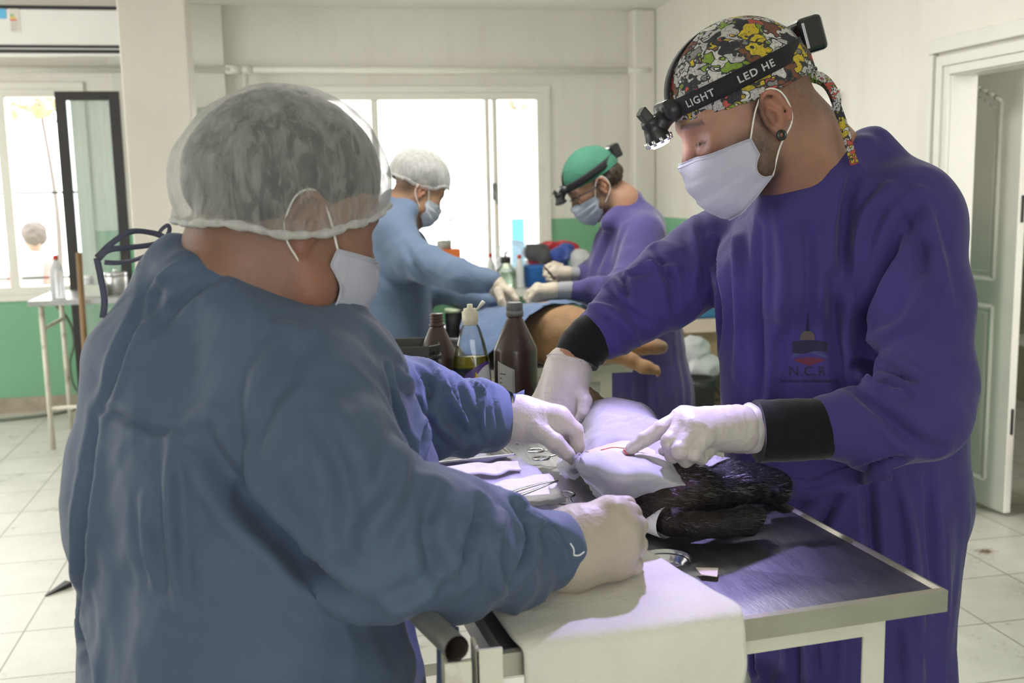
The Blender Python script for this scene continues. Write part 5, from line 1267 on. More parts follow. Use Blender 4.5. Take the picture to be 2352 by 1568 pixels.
# knit cuffs
def cuffp(parent, pts, m, nm='knit_cuff'): 
    P_ = crv([p for p, r in pts], 6); r_ = np.interp(np.linspace(0, 1, len(P_)), np.linspace(0, 1, len(pts)), [r for p, r in pts]); r_ = [r*(1+.012*math.sin(i*1.9)) for i, r in enumerate(r_)]
    g = G().tube(P_, r_, 40, cap=False); g.tube([P_[0], P_[0]+(P_[1]-P_[0])*.3], [r_[0], r_[0]*.5], 40, cap=False); g.tube([P_[-1]+(P_[-2]-P_[-1])*.3, P_[-1]], [r_[-1]*.48, r_[-1]], 40, cap=False); return obj(nm, g.vf, m, parent)
cuffp(DO, [K(1930, 981, 1.51, 66), K(1890, 984, 1.508, 70), K(1820, 987, 1.504, 72), K(1738, 990, 1.5, 72)], M['knit'])
cuffp(DO, [K(1392, 757, 1.85, 52), K(1365, 773, 1.845, 58), K(1335, 805, 1.84, 58), K(1324, 832, 1.835, 50)], M['knit'])
dRd = nrm(dRc[-1][0]-dRc[-2][0]); dLd = nrm(dLc[-1][0]-dLc[-2][0])
# gloves
wr_ = K(1695, 985, 1.492, 47)
mc = [K(1572, 962, 1.459, 27), K(1578, 972, 1.436, 27), K(1592, 985, 1.425, 27), K(1612, 1000, 1.426, 26)]
fg = [[mc[0], K(1520, 985, 1.448, 20), K(1480, 1008, 1.446, 17.5), K(1450, 1030, 1.447, 13.5)], [mc[1], K(1538, 1015, 1.414, 20), K(1545, 1045, 1.431, 18), K(1580, 1040, 1.456, 16)],
      [mc[2], K(1560, 1035, 1.400, 20), K(1575, 1056, 1.425, 17), K(1605, 1040, 1.454, 15)], [mc[3], K(1592, 1042, 1.405, 18), K(1610, 1052, 1.426, 15.5), K(1630, 1035, 1.452, 14)]]
th_ = [K(1640, 1000, 1.510, 26), K(1590, 1020, 1.509, 20), K(1550, 1030, 1.492, 16), K(1525, 1035, 1.480, 13)]
gl = hand('glove', DO, wr_, mc, fg, th_, M['glove'], extra=[(K(1660, 985, 1.479, 45), K(1600, 985, 1.448, 38))], noise_amp=.0006); gl['label'] = 'white latex glove with index finger pointing'
glove_cuff(gl, K(1690, 985, 1.490, 1)[0], 46*1.49/F_PX, K(1722, 984, 1.500, 1)[0], 52*1.5/F_PX, M['glove'], .003)
wr_ = K(1305, 845, 1.835, 46)
mc = [K(1298, 935, 1.82, 26), K(1276, 945, 1.83, 26), K(1254, 942, 1.85, 25), K(1240, 930, 1.87, 23)]
fg = [[mc[0], K(1302, 985, 1.815, 17), K(1312, 1015, 1.81, 15), K(1322, 1030, 1.81, 12)], [mc[1], K(1280, 1000, 1.83, 17), K(1292, 1030, 1.82, 15), K(1305, 1040, 1.82, 12)],
      [mc[2], K(1258, 995, 1.855, 16), K(1270, 1025, 1.84, 14), K(1288, 1038, 1.83, 12)], [mc[3], K(1240, 975, 1.875, 15), K(1248, 1000, 1.87, 13), K(1260, 1018, 1.86, 11)]]
th_ = [K(1325, 890, 1.82, 23), K(1342, 920, 1.80, 18), K(1340, 945, 1.795, 14.5), K(1328, 966, 1.80, 12)]
gl = hand('glove', DO, wr_, mc, fg, th_, M['glove'], extra=[(K(1303, 870, 1.83, 50), K(1285, 930, 1.83, 44)), (K(1303, 870, 1.835, 46), K(1262, 928, 1.85, 36))], noise_amp=.0006); gl['label'] = 'white latex glove reaching down behind the drape'
glove_cuff(gl, K(1303, 862, 1.833, 1)[0], 48*1.83/F_PX, K(1309, 822, 1.835, 1)[0], 51*1.83/F_PX, M['glove'], .001)
# printed cap
mm, nt, b = newmat('printed_cap_cotton'); tc = nd(nt, 'ShaderNodeTexCoord')
nz = noise(nt, 30, 3, vec=tc.outputs['Object']); wv = mixc(nt, .035, tc.outputs['Object'], nd(nt, 'ShaderNodeTexNoise', i_Scale=16, i_Detail=.5).outputs[1])
vo = nd(nt, 'ShaderNodeTexVoronoi', i_Scale=44); nt.links.new(wv, vo.inputs[0]); ve = nd(nt, 'ShaderNodeTexVoronoi', i_Scale=44); ve.feature = 'DISTANCE_TO_EDGE'; nt.links.new(wv, ve.inputs[0])
sp = nd(nt, 'ShaderNodeSeparateColor'); nt.links.new(vo.outputs['Color'], sp.inputs[0]); cr = nd(nt, 'ShaderNodeValToRGB'); cr.color_ramp.interpolation = 'CONSTANT'; nt.links.new(sp.outputs[0], cr.inputs[0])
cols = [(0, (.42, .41, .39)), (.20, (.50, .38, .02)), (.48, (.20, .19, .19)), (.56, (.16, .06, .03)), (.64, (.55, .53, .50)), (.76, (.18, .28, .03)), (.86, (.45, .08, .06)), (.92, (.02, .02, .03))]
cr.color_ramp.elements[0].color = (*cols[0][1], 1); cr.color_ramp.elements[1].position = .20; cr.color_ramp.elements[1].color = (*cols[1][1], 1)
for p_, c_ in cols[2:]: e_ = cr.color_ramp.elements.new(p_); e_.color = (*c_, 1)
v2 = nd(nt, 'ShaderNodeTexVoronoi', i_Scale=120); v2.feature = 'DISTANCE_TO_EDGE'; nt.links.new(wv, v2.inputs[0])
c = mixc(nt, math_(nt, 'LESS_THAN', ve.outputs[0], .06), cr.outputs[0], (.03, .03, .03)); c = mixc(nt, math_(nt, 'MULTIPLY', math_(nt, 'LESS_THAN', v2.outputs[0], .05), .55), c, (.05, .05, .05)); nt.links.new(c, b.inputs[0]); b.inputs['Roughness'].default_value = .85; bump(nt, b, nz, .15, .003)
M['capprint'] = mm
def cloth_cap(H, parent, m, cutf, name='cloth_cap', grow=0.0, edge=True):
    ci = Imp(); ci.ell((-.006, 0, .056), (.107+grow, .086+grow, .094+grow), k=.01); ci.ell((-.045, 0, .03), (.066+grow, .074+grow, .066+grow), k=.03); V, F = ci.mesh(.0032, pad=.01)
    V, F, _ = cut(V, F, V[:, 2] > cutf(V[:, 0])); N = vnormals(V, F); V = V+N*(.0012*ridge(V*np.array([18, 30, 30])))[:, None]
    lp = border_loop(V, F); co = obj(name, (H.w(V), F), m, parent)
    if edge: pts = V[lp][::2]; obj('cap_hem', G().tube([H.w(p) for p in pts]+[H.w(pts[0])], .002, 6, cap=False).vf, m, co)
    return co
capD = cloth_cap(HD, DO, M['capprint'], lambda x: .030+.10*np.maximum(x, 0)*1.2-.03*np.maximum(-x, 0))
capD['label'] = 'brightly printed cotton surgical cap'
for pts, wd in (([(-.092, .012, .030), (-.115, .03, .012), (-.120, .038, -.020), (-.108, .042, -.040)], .013), ([(-.092, .005, .028), (-.125, .01, .0), (-.122, .022, -.05), (-.112, .03, -.10), (-.108, .032, -.125)], .013)):
    w_ = crv([HD.w(*p) for p in pts], 8); rows = []
    for i, p in enumerate(w_): d = nrm(w_[min(i+1, len(w_)-1)]-w_[max(i-1, 0)]); s_ = nrm(np.cross(d, BACK)); rows.append([p+s_*wd/2, p+BACK*.002*math.sin(i*.7), p-s_*wd/2])
    obj('cap_tie', sheet(np.array(rows), .001), M['capprint'], capD)
st, lampc, lampd = headband(HD, DO, .088, (.066, .0), .026, [('LED HE', 1.28, .0145), ('LIGHT', .50, .0145)], (0, 0, -1))
mask_part(HD, DO, M['mask'], hl, y0=.074, chin=-.118)
# ear plug ring and chain
er = HD.w(.001, .0885, -.030); obj('ear_plug', G().tube(ring(er, HD.d(0, 1, 0), .0055, .003), .0026, 10, cap=False).vf, M['gloss'], DO)['label'] = 'round black ear tunnel'
ch = [P(x, y, d) for x, y, d in ((1938, 292, 1.70), (1925, 320, 1.66), (1915, 350, 1.655))]; obj('neck_chain', G().tube(crv(ch, 5), .0017, 6).vf, mat('silver', (.7, .68, .62), .25, 1), DO)
legs_part(DO, [pc+sD*.09, pc-sD*.09], .28, [pc+sD*.1, pc-sD*.1, fD], M['trouser'], M['shoe'])
# the lit lamp
sl = bpy.data.lights.new('headlamp_beam', 'SPOT'); sl.energy = 42; sl.color = (.52, .43, 1.0); sl.spot_size = math.radians(84); sl.spot_blend = .6; sl.shadow_soft_size = .012
so = bpy.data.objects.new('headlamp_beam', sl); C.objects.link(so); so.location = (lampc+lampd*.03).tolist(); tgt = G3(1290, 1080, .08)
so.rotation_euler = Vector((tgt-(lampc+lampd*.03)).tolist()).to_track_quat('-Z', 'Y').to_euler()
print('lamp at', lampc)
# ================================================================ FAR TABLE, DOG AND THE TWO PEOPLE THERE
FZ = .90; fx1, fy0 = 1.02, 3.13
def tb2(s, t, z=0): return np.array([fx1-s, fy0+.05*s+t, FZ+z])
tu, tv = np.array([-1., .0, 0]), np.array([0, 1., 0])
make_table('operating_table', 'second steel operating table in the background, tan dog lying on it', .50, 1.15, tb2, FZ, (.25, .3), .035)
dog = thing('dog', 'tan short haired dog lying on the background table under a blue drape', 'dog', (.8, 3.4, FZ))
im = Imp(); Q = lambda x, y, d, r: (P(x, y, d), r*d/F_PX)
im.ell(P(1292, 768, 3.36), (.125, .13, .095), k=.03); im.cone(P(1250, 765, 3.45), P(1170, 780, 3.85), .10, .085, .05); im.cone(P(1170, 780, 3.85), P(1120, 770, 4.1), .08, .05, .04)
im.chain([Q(1290, 790, 3.34, 62), Q(1360, 800, 3.3, 42), Q(1430, 800, 3.27, 24), Q(1480, 798, 3.24, 14), Q(1508, 796, 3.22, 15), Q(1522, 797, 3.21, 12)], .03, .02)
im.chain([Q(1340, 795, 3.25, 38), Q(1400, 806, 3.18, 25), Q(1450, 828, 3.15, 15), Q(1485, 846, 3.13, 15), Q(1506, 854, 3.12, 12)], .03, .02)
for bx_, by_, d_ in ((1510, 796, 3.215), (1494, 850, 3.125)):
    for k in range(3): im.cone(P(bx_, by_-6+k*7, d_), P(bx_+15, by_-5+k*7, d_), .0085, .0085, .004)
im.cone(P(1215, 800, 3.35), P(1195, 825, 3.2), .035, .018, .03)
im.ell(P(1105, 800, 3.5), (.075, .1, .06), k=.03)
V, F = im.mesh(.006); V[:, 2] = np.where(V[:, 0] < 1.03, np.maximum(V[:, 2], FZ+.001), V[:, 2])
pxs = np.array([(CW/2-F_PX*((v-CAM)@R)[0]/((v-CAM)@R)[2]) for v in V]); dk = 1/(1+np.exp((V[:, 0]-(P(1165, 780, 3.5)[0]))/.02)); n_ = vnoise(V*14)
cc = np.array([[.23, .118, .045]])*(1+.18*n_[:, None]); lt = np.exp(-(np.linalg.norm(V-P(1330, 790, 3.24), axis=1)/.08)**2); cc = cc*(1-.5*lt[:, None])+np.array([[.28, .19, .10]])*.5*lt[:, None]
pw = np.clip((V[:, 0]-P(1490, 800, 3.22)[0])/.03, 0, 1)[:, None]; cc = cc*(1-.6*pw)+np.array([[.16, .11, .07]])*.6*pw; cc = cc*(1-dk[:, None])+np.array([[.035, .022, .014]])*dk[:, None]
M['dogfur'] = mat('short_tan_fur', (0, 0, 0), .75, 0, .14, 30, .5, 160, vcol=True, sheen=.2)
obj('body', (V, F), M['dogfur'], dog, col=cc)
M['bluedrape'] = cloth_mat('blue_nonwoven_drape', (.065, .105, .20), .75, .06, 200, .2, .3, 12)
rows = [[P(x, y, d) for x, y, d in r] for r in (((1075, 718, 4.1), (1140, 712, 4.05), (1230, 702, 3.95), (1330, 700, 3.85), (1370, 705, 3.8)), ((1062, 735, 3.75), (1120, 708, 3.7), (1200, 700, 3.6), (1290, 690, 3.5), (1345, 702, 3.5)),
        ((1055, 765, 3.5), (1105, 742, 3.45), (1160, 724, 3.4), (1215, 706, 3.36), (1300, 697, 3.34)), ((1058, 800, 3.36), (1100, 788, 3.32), (1150, 768, 3.28), (1200, 735, 3.27), (1245, 702, 3.28)), ((1090, 835, 3.28), (1118, 815, 3.25), (1150, 790, 3.22), (1200, 742, 3.22), (1248, 703, 3.25)))]
A6 = wobble(surf(rows, 8, 8), .006, (14, 14, 14), 2, rid=True)
tag(obj('surgical_drape', sheet(A6, .001), M['bluedrape']), 'blue surgical drape over the tan dog on the background table', 'drape')
# far nurse
nf = P(895, 700, 4.02)
FN = thing('person', 'person in blue gown and white hair net bending over the background dog', 'person', (nf[0], nf[1], 0))
fF = nrm(RIGHT*[1, 1, 0]); sF = np.array([-fF[1], fF[0], 0])
HF = Head(P(955, 438, 4.0), math.radians(22), math.radians(32), 0, 1.0); hl = head_imp()
body = Imp(); nbk = P(922, 480, 4.0); body.cone(HF.w(-.02, 0, -.03), nbk, .056, .07, .03); add_head(body, HF, hl, .02); body.cone(nbk, P(890, 600, 4.0), .06, .12, .04); body.cone(P(890, 600, 4.0), nf, .12, .12, .04)
aR = [Q(905, 530, 3.88, 50), Q(945, 590, 3.82, 44), Q(985, 610, 3.78, 42), Q(1060, 632, 3.72, 36), Q(1128, 648, 3.68, 26)]; aL = [Q(940, 560, 4.12, 40), Q(1000, 660, 4.05, 34), Q(1070, 680, 3.95, 28), Q(1125, 690, 3.85, 22)]
body.chain([(p, r*.45) for p, r in aR], .03); body.chain([(p, r*.45) for p, r in aL], .03); body.cone(nf, (nf[0], nf[1], .1), .1, .06, .03)
V, F = body.mesh(.0065); obj('body', (V, F), M['skin'], FN, col=skin_col(V, HF, (.28, .16, .10), hairback=.7))
gi = Imp(); gi.cone(P(890, 900, 4.02), P(885, 640, 4.0), .20, .165, .06); gi.cone(P(885, 640, 4.0), P(905, 510, 4.0), .165, .09, .05); gi.cone(P(905, 500, 3.98), P(900, 462, 4.0), .08, .045, .03); gi.cone(P(895, 452, 4.0), P(940, 480, 3.93), .02, .04, .02); gi.chain(aR, .05, .03); gi.chain(aL, .04, .03); gi.cone(P(890, 900, 4.02), np.array([*P(890, 900, 4.02)[:2], .3]), .20, .24, .05); gi.half((0, 0, .3), (0, 0, -1), .004)
V, F = gown_mesh(gi, .011, [([(930, 560), (960, 620), (1010, 650)], .012, -.012), ([(850, 600), (900, 650), (960, 660)], .012, -.012), ([(1000, 700), (1005, 760)], .01, -.01)], vert=[(nf[0], nf[1], 1.1, .01, 3, 4)], rings=[(aR[1][0], aR[4][0], 20, .005, .1)], crump=.010, cs=9)
M['gown_blue2'] = cloth_mat('pale_blue_gown', (.098, .14, .215), .75, .06, 260, .15, .3, 9); obj('gown', (V, F), M['gown_blue2'], FN)
ci = Imp(); ci.ell((-.010, 0, .060), (.120, .094, .100), k=.01); ci.ell((-.045, 0, .03), (.078, .086, .066), k=.03); V, F = ci.mesh(.005, pad=.02); V, F, _ = cut(V, F, V[:, 2] > np.interp(V[:, 0], [-.13, -.02, .04, .08, .12], [.0, .005, .03, .062, .07])); V = V+vnormals(V, F)*(.003*ridge(V*np.array([26, 26, 9])))[:, None]
obj('hair', (HF.w((V-[0, 0, .06])*.93+[0, 0, .06]), F), mat('dark_hair_under_net', (.03, .025, .02), .7), FN)
lpp = V[border_loop(V, F)][::3]; nt_ = obj('hair_net', (HF.w(V), F), net_mat('far_hair_net', .42), FN); obj('elastic_edge', G().tube([HF.w(p) for p in lpp]+[HF.w(lpp[0])], .005, 8, cap=False).vf, M['net'], nt_)
mask_part(HF, FN, mat('far_mask', (.42, .45, .50), .8), hl)
hm_ = lambda L, cu: [K(*a) for a in L]
gl = hand('glove', FN, K(1138, 655, 3.68, 20), [K(1172, 672, 3.64, 11), K(1168, 682, 3.68, 11), K(1160, 690, 3.7, 10), K(1152, 692, 3.72, 9)],
          [[K(1172, 672, 3.64, 11), K(1186, 688, 3.62, 7.5), K(1188, 704, 3.62, 6), K(1184, 712, 3.62, 5)], [K(1168, 682, 3.68, 11), K(1178, 698, 3.66, 7), K(1178, 710, 3.65, 6), K(1172, 714, 3.65, 5)], [K(1160, 690, 3.7, 10), K(1168, 702, 3.69, 7), K(1168, 711, 3.68, 6), K(1162, 714, 3.68, 5)], [K(1152, 692, 3.72, 9), K(1156, 702, 3.71, 6), K(1156, 709, 3.70, 5), K(1152, 712, 3.7, 4)]],
          [K(1145, 668, 3.62, 11), K(1152, 690, 3.6, 8), K(1162, 706, 3.6, 6.5), K(1172, 714, 3.6, 5)], M['glove2'], h=.0028)
legs_part(FN, [nf+sF*.09, nf-sF*.09], .3, [nf+sF*.1, nf-sF*.1, fF], M['trouser'], M['shoe'])
# far surgeon
fs = P(1480, 800, 3.95); FS = thing('person', 'person in violet gown, green cap, glasses and unlit headlamp at the background table', 'person', (fs[0], fs[1], 0))
gF = nrm(-RIGHT*[1, 1, 0]); hF = np.array([-gF[1], gF[0], 0])
HS = Head(P(1370, 428, 3.9), math.radians(180+10), math.radians(34), 0, 1.0)
body = Imp(); nbk = P(1425, 470, 3.92); body.cone(HS.w(-.03, 0, -.02), nbk, .055, .065, .03); body.cone(HS.w(0, 0, -.05), nbk, .05, .06, .03); add_head(body, HS, hl, .02); body.cone(nbk, P(1460, 600, 3.92), .07, .09, .04); body.cone(P(1460, 600, 3.92), fs, .09, .11, .04)
sL = [Q(1478, 540, 3.80, 52), Q(1468, 620, 3.74, 50), Q(1440, 662, 3.68, 40), Q(1370, 668, 3.64, 28), Q(1322, 668, 3.62, 22)]; sR = [Q(1440, 560, 4.08, 46), Q(1400, 620, 4.05, 36), Q(1355, 628, 4.0, 26), Q(1332, 630, 3.96, 20)]
body.chain([(p, r*.45) for p, r in sL], .03); body.chain([(p, r*.45) for p, r in sR], .03); body.cone(fs, (fs[0], fs[1], .1), .1, .06, .03)
V, F = body.mesh(.0065); obj('body', (V, F), M['skin'], FS, col=skin_col(V, HS, (.29, .165, .105), beard=.8))
gi = Imp(); gi.cone(P(1485, 900, 3.95), P(1462, 660, 3.93), .15, .15, .06); gi.cone(P(1462, 660, 3.93), P(1458, 540, 3.92), .15, .115, .05); gi.cone(P(1458, 510, 3.92), P(1452, 462, 3.94), .10, .045, .03); gi.cone(P(1450, 458, 3.9), P(1400, 510, 3.84), .035, .035, .03); gi.cone(P(1400, 560, 3.95), P(1380, 680, 3.95), .06, .08, .05); gi.chain(sL, .05, .03); gi.chain(sR, .04, .03); gi.cone(P(1485, 900, 3.95), np.array([*P(1488, 900, 3.95)[:2], .28]), .15, .19, .05); gi.half((0, 0, .28), (0, 0, -1), .004)
V, F = gown_mesh(gi, .011, [([(1400, 540), (1370, 620), (1360, 680)], .014, -.012), ([(1430, 520), (1410, 600)], .014, .010), ([(1470, 620), (1430, 640), (1400, 650)], .012, -.012), ([(1500, 850), (1505, 950)], .014, .012)], vert=[(fs[0], fs[1], 1.1, .014, 3.3, 7)], rings=[(sL[1][0], sL[4][0], 16, .006, .1)], fine=.003)
M['gown_purple2'] = cloth_mat('violet_gown', (.052, .042, .145), .85, .06, 300, .2, .3, 8, .3); obj('gown', (V, F), M['gown_purple2'], FS)
mg = mat('green_cap_cotton', (.035, .14, .09), .85, 0, .08, 12, .3, 90); cc_ = cloth_cap(HS, FS, mg, lambda x: .036+.10*np.maximum(x, 0)-.02*np.maximum(-x, 0)); cc_['label'] = 'plain green surgical cap'
hi = Imp(); hi.ell((-.045, 0, .015), (.070, .084, .055), k=.01); V, F = hi.mesh(.004); V = V+vnormals(V, F)*(.005*ridge(V*45))[:, None]; V, F, _ = cut(V, F, (V[:, 0] < -.012+.3*np.maximum(V[:, 2], 0)) & (V[:, 2] > -.038)); obj('hair', (HS.w(V), F), mat('dark_brown_hair', (.035, .022, .014), .6, 0, .3, 40, .8, 90), FS)
headband(HS, FS, .088, (.060, .0), .026, [], (.25, 0, -1), on=False)
mask_part(HS, FS, mat('far_mask_grey', (.31, .35, .41), .8), hl)
gls = obj('glasses', G().tube([HS.w(p) for p in ((.112, 0, .012), (.106, .03, .02), (.085, .062, .018), (.06, .078, .014), (.0, .086, .012))], .0025, 8).tube([HS.w(.112, .004, .012)]+[HS.w(.098+.012*math.cos(a)*.3, .034+.022*math.cos(a)*1., .002+.017*math.sin(a)) for a in np.linspace(2.6, 8.8, 18)], .0016, 6).vf, M['black'], FS); gls['label'] = 'dark framed glasses'
grey = mat('grey_knit_sleeve', (.25, .25, .27), .9)
cuffp(FS, [K(1335, 667, 3.63, 20), K(1300, 667, 3.62, 21), K(1272, 668, 3.61, 19)], grey, 'grey_cuff'); cuffp(FS, [K(1340, 630, 3.97, 17), K(1318, 629, 3.95, 17), K(1306, 628, 3.94, 15)], grey, 'grey_cuff')
hand('glove', FS, K(1270, 668, 3.61, 17), [K(1235, 660, 3.6, 10), K(1232, 670, 3.59, 10), K(1234, 680, 3.6, 10), K(1240, 688, 3.61, 9)],
     [[K(1235, 660, 3.6, 10), K(1216, 672, 3.6, 7.5), K(1211, 688, 3.6, 6), K(1213, 696, 3.6, 5)], [K(1232, 670, 3.59, 10), K(1218, 684, 3.58, 7), K(1216, 694, 3.58, 6), K(1220, 700, 3.58, 5)], [K(1234, 680, 3.6, 10), K(1224, 692, 3.59, 7), K(1224, 699, 3.59, 6), K(1230, 702, 3.6, 5)], [K(1240, 688, 3.61, 9), K(1234, 697, 3.6, 6), K(1236, 702, 3.6, 5), K(1242, 703, 3.61, 4)]],
     [K(1252, 660, 3.64, 10), K(1228, 662, 3.66, 8), K(1212, 676, 3.66, 6), K(1206, 686, 3.65, 5)], M['glove2'], h=.0028)
hand('glove', FS, K(1303, 628, 3.94, 14), [K(1275, 616, 3.93, 9), K(1272, 624, 3.92, 9), K(1274, 632, 3.92, 9), K(1280, 638, 3.93, 8)],
     [[K(1275, 616, 3.93, 9), K(1260, 612, 3.92, 6.5), K(1252, 622, 3.91, 5.5), K(1256, 630, 3.91, 5)], [K(1272, 624, 3.92, 9), K(1256, 624, 3.91, 6.5), K(1252, 632, 3.9, 5.5), K(1260, 636, 3.9, 5)], [K(1274, 632, 3.92, 9), K(1260, 636, 3.91, 6), K(1258, 642, 3.9, 5), K(1266, 644, 3.9, 4.5)], [K(1280, 638, 3.93, 8), K(1268, 644, 3.92, 5.5), K(1268, 648, 3.91, 5), K(1276, 648, 3.91, 4.5)]],
     [K(1288, 612, 3.96, 8), K(1272, 606, 3.95, 6.5), K(1260, 610, 3.93, 5.5), K(1252, 614, 3.92, 5)], M['glove2'], h=.0028)
legs_part(FS, [fs+hF*.09, fs-hF*.09], .28, [fs+hF*.1, fs-hF*.1, gF], M['trouser'], M['shoe'])
tw2 = G().tube([P(1236, 598, 3.9), P(1256, 618, 3.9), P(1276, 642, 3.9)], [.003, .004, .003], 8, flat=.6); tag(obj('forceps', tw2.vf, M['black']), 'dark forceps held in the raised glove of the far person in violet', 'surgical instrument')
# ================================================================ BACKGROUND THINGS
Mw_ = M['white_paint']
def box_obj(name, lo, hi, m, parent=None, bevel=.003): return obj(name, G().box(lo, hi).vf, m, parent, smooth=False, bevel=bevel)
# bulkhead beam and air conditioner
YB = 6.75; struct('trim_6', G().box((XL, YB, 2.41), (-.74, YB+.2, CZ)).vf, M['wall'], smooth=False, bevel=.004)
YA = 6.54; ax0 = onY(-330, 60, YA)[0]; ax1 = onY(330, 60, YA)[0]; az1 = onY(200, 16, YA)[2]; az0 = onY(200, 128, YA)[2]
ac = thing('air_conditioner', 'white wall mounted split air conditioner with energy sticker, top left', 'air conditioner', ((ax0+ax1)/2, YB, az0))
Mac = mat('white_ac_plastic', (.74, .74, .72), .3, 0, .02, 4, dirt=.1, ds=6, dcol=(.5, .48, .42))
zl = lambda y: onY(200, y, YA)[2]
g = G().box((ax0, YA+.02, az0+.03), (ax1, YB, az1)); obj('casing', g.vf, Mac, ac, smooth=False, bevel=.012)
g = G().box((ax0+.01, YA, zl(103)), (ax1-.01, YA+.03, zl(22))); obj('front_panel', g.vf, Mac, ac, smooth=False, bevel=.008)
obj('top_shadow_gap', G().box((ax0+.02, YA+.012, zl(21)), (ax1-.02, YA+.05, zl(13))).vf, M['black'], ac, smooth=False)  # black strip paints the shaded gap along the top
obj('air_outlet', G().box((ax0+.02, YA+.012, zl(121)), (ax1-.02, YA+.05, zl(104))).vf, mat('dark_outlet', (.03, .03, .03), .5), ac, smooth=False)
fl_ = G().obox(((ax0+ax1)/2, YA+.016, zl(113)), ((ax1-ax0)/2-.03, 0, 0), (0, .012, -.003), (0, 0, .002)); obj('air_vane', fl_.vf, Mac, ac, smooth=False)
obj('lower_lip', G().box((ax0+.005, YA+.004, zl(129)), (ax1-.005, YA+.04, zl(122))).vf, Mac, ac, smooth=False, bevel=.004)
def sticker(nm, x0, y0, x1, y1, m, off=0): a = onY(x0, y0, YA-.001); b_ = onY(x1, y1, YA-.001); return obj(nm, G().box((a[0], YA-.0022-off, b_[2]), (b_[0], YA-.0005, a[2])).vf, m, ac, smooth=False)
sticker('blue_sticker', -30, 20, 15, 43, mat('sky_blue_sticker', (.12, .45, .72), .5)); sticker('energy_label', 21, 20, 48, 75, mat('cream_label', (.62, .60, .54), .5))
for k, (c_, w_) in enumerate((((.1, .35, .12), 8), ((.45, .5, .08), 11), ((.7, .35, .05), 14), ((.6, .08, .05), 17))): sticker('label_stripe', 23, 33+k*4, 23+w_, 36+k*4, mat('stripe', c_, .5), .001)
for k in range(6): sticker('label_print', 25, 52+k*3.4, 44-(k % 3)*2, 53+k*3.4, mat('grey_print', (.3, .28, .26), .5), .001)
# pipes on the back wall
yp = 7.47
za, zb_ = onY(300, 151, yp)[2], onY(1000, 160, yp)[2]; xm = onY(535, 155, yp)[0]
pp = thing('wall_pipe', 'white painted pipe running along the back wall above the windows', 'pipe', (0, yp, zb_))
xe = WX-.03
g = G().tube([(XL, yp, zb_), (xm-.02, yp, zb_)], .022, 16); obj('pipe_run', g.vf, Mw_, pp)
g = G().tube([(xm, yp+.02, zb_), (xe, yp+.02, zb_)], .022, 16); obj('pipe_run', g.vf, Mw_, pp)
g = G().tube([(xm-.05, yp+.008, zb_), (xm+.05, yp+.014, zb_)], .030, 16); obj('pipe_joint', g.vf, Mw_, pp)
g = G().tube([(xm+.075, yp+.02, zb_+.0), (xm+.075, yp+.02, .95)], .020, 14); obj('pipe_drop', g.vf, Mw_, pp)
g = G().tube([(xm+.03, yp+.02, zb_), (xm+.12, yp+.02, zb_)], .029, 16); obj('pipe_joint', g.vf, Mw_, pp)
g = G().tube([(xe-.18, yp+.02, zb_), (xe-.01, yp+.02, zb_)], .029, 16); obj('pipe_joint', g.vf, Mw_, pp)
a = onY(452, 247, 7.527); b_ = onY(493, 320, 7.527); tag(box_obj('wall_plate', (a[0], 7.518, b_[2]), (b_[0], 7.53, a[2]), mat('grey_green_plate', (.42, .46, .40), .5)), 'small grey green plate on the back wall right of the pillar', 'wall plate')
# junction box on the right wall
a = onX(1898, 222, WX); b_ = onX(1932, 300, WX)
jb = box_obj('junction_box', (WX-.03, b_[1], b_[2]), (WX-.0005, a[1], a[2]), Mw_); tag(jb, 'small white junction box on the right wall behind the violet-gowned shoulder', 'junction box')
a = onX(1925, 205, WX-.01); tag(obj('wall_hook', G().tube([onX(1921, 228, WX-.004), onX(1925, 216, WX-.02), onX(1928, 206, WX-.022)], .004, 8).vf, mat('rusty_hook', (.16, .11, .08), .7)), 'small rusty hook above the junction box on the right wall', 'hook')
# dark framed glass door at the left
YD = 7.15; dx0 = onY(146, 300, YD)[0]-.035; dx1 = onY(291, 300, YD)[0]-.03; dz1_ = onY(220, 210, YD)[2]
gd = thing('glass_door', 'dark framed glass door leaf standing open beside the left window', 'door', ((dx0+dx1)/2, YD, 0)); fw = .062
for nm, lo, hi in (('stile', (dx0, YD-.02, .02), (dx0+fw, YD+.02, dz1_)), ('stile', (dx1-fw, YD-.02, .02), (dx1, YD+.02, dz1_)), ('top_rail', (dx0+fw, YD-.02, dz1_-.055), (dx1-fw, YD+.02, dz1_)), ('bottom_rail', (dx0+fw, YD-.02, .02), (dx1-fw, YD+.02, .12))): box_obj(nm, lo, hi, M['dark_frame'], gd)
mm, nt, b = newmat('light_streak_glass'); nt.nodes.remove(b); tr_ = nd(nt, 'ShaderNodeBsdfTransparent'); tr_.inputs[0].default_value = (.9, .97, .96, 1); df = nd(nt, 'ShaderNodeBsdfDiffuse'); df.inputs[0].default_value = (.62, .66, .62, 1); gs = nd(nt, 'ShaderNodeBsdfGlossy'); gs.inputs['Roughness'].default_value = .15
n = noise(nt, 7, 4, stretch=(3, 3, .12)); f = math_(nt, 'ADD', math_(nt, 'MULTIPLY', ramp(nt, n, .35, .7), .3), .12); mx = nd(nt, 'ShaderNodeMixShader'); nt.links.new(f, mx.inputs[0]); nt.links.new(tr_.outputs[0], mx.inputs[1]); nt.links.new(df.outputs[0], mx.inputs[2]); m2_ = nd(nt, 'ShaderNodeMixShader'); m2_.inputs[0].default_value = .06; nt.links.new(mx.outputs[0], m2_.inputs[1]); nt.links.new(gs.outputs[0], m2_.inputs[2]); nt.links.new(m2_.outputs[0], nt.nodes['Material Output'].inputs[0])  # vertical streaks of light in the frosted pane put into its colour
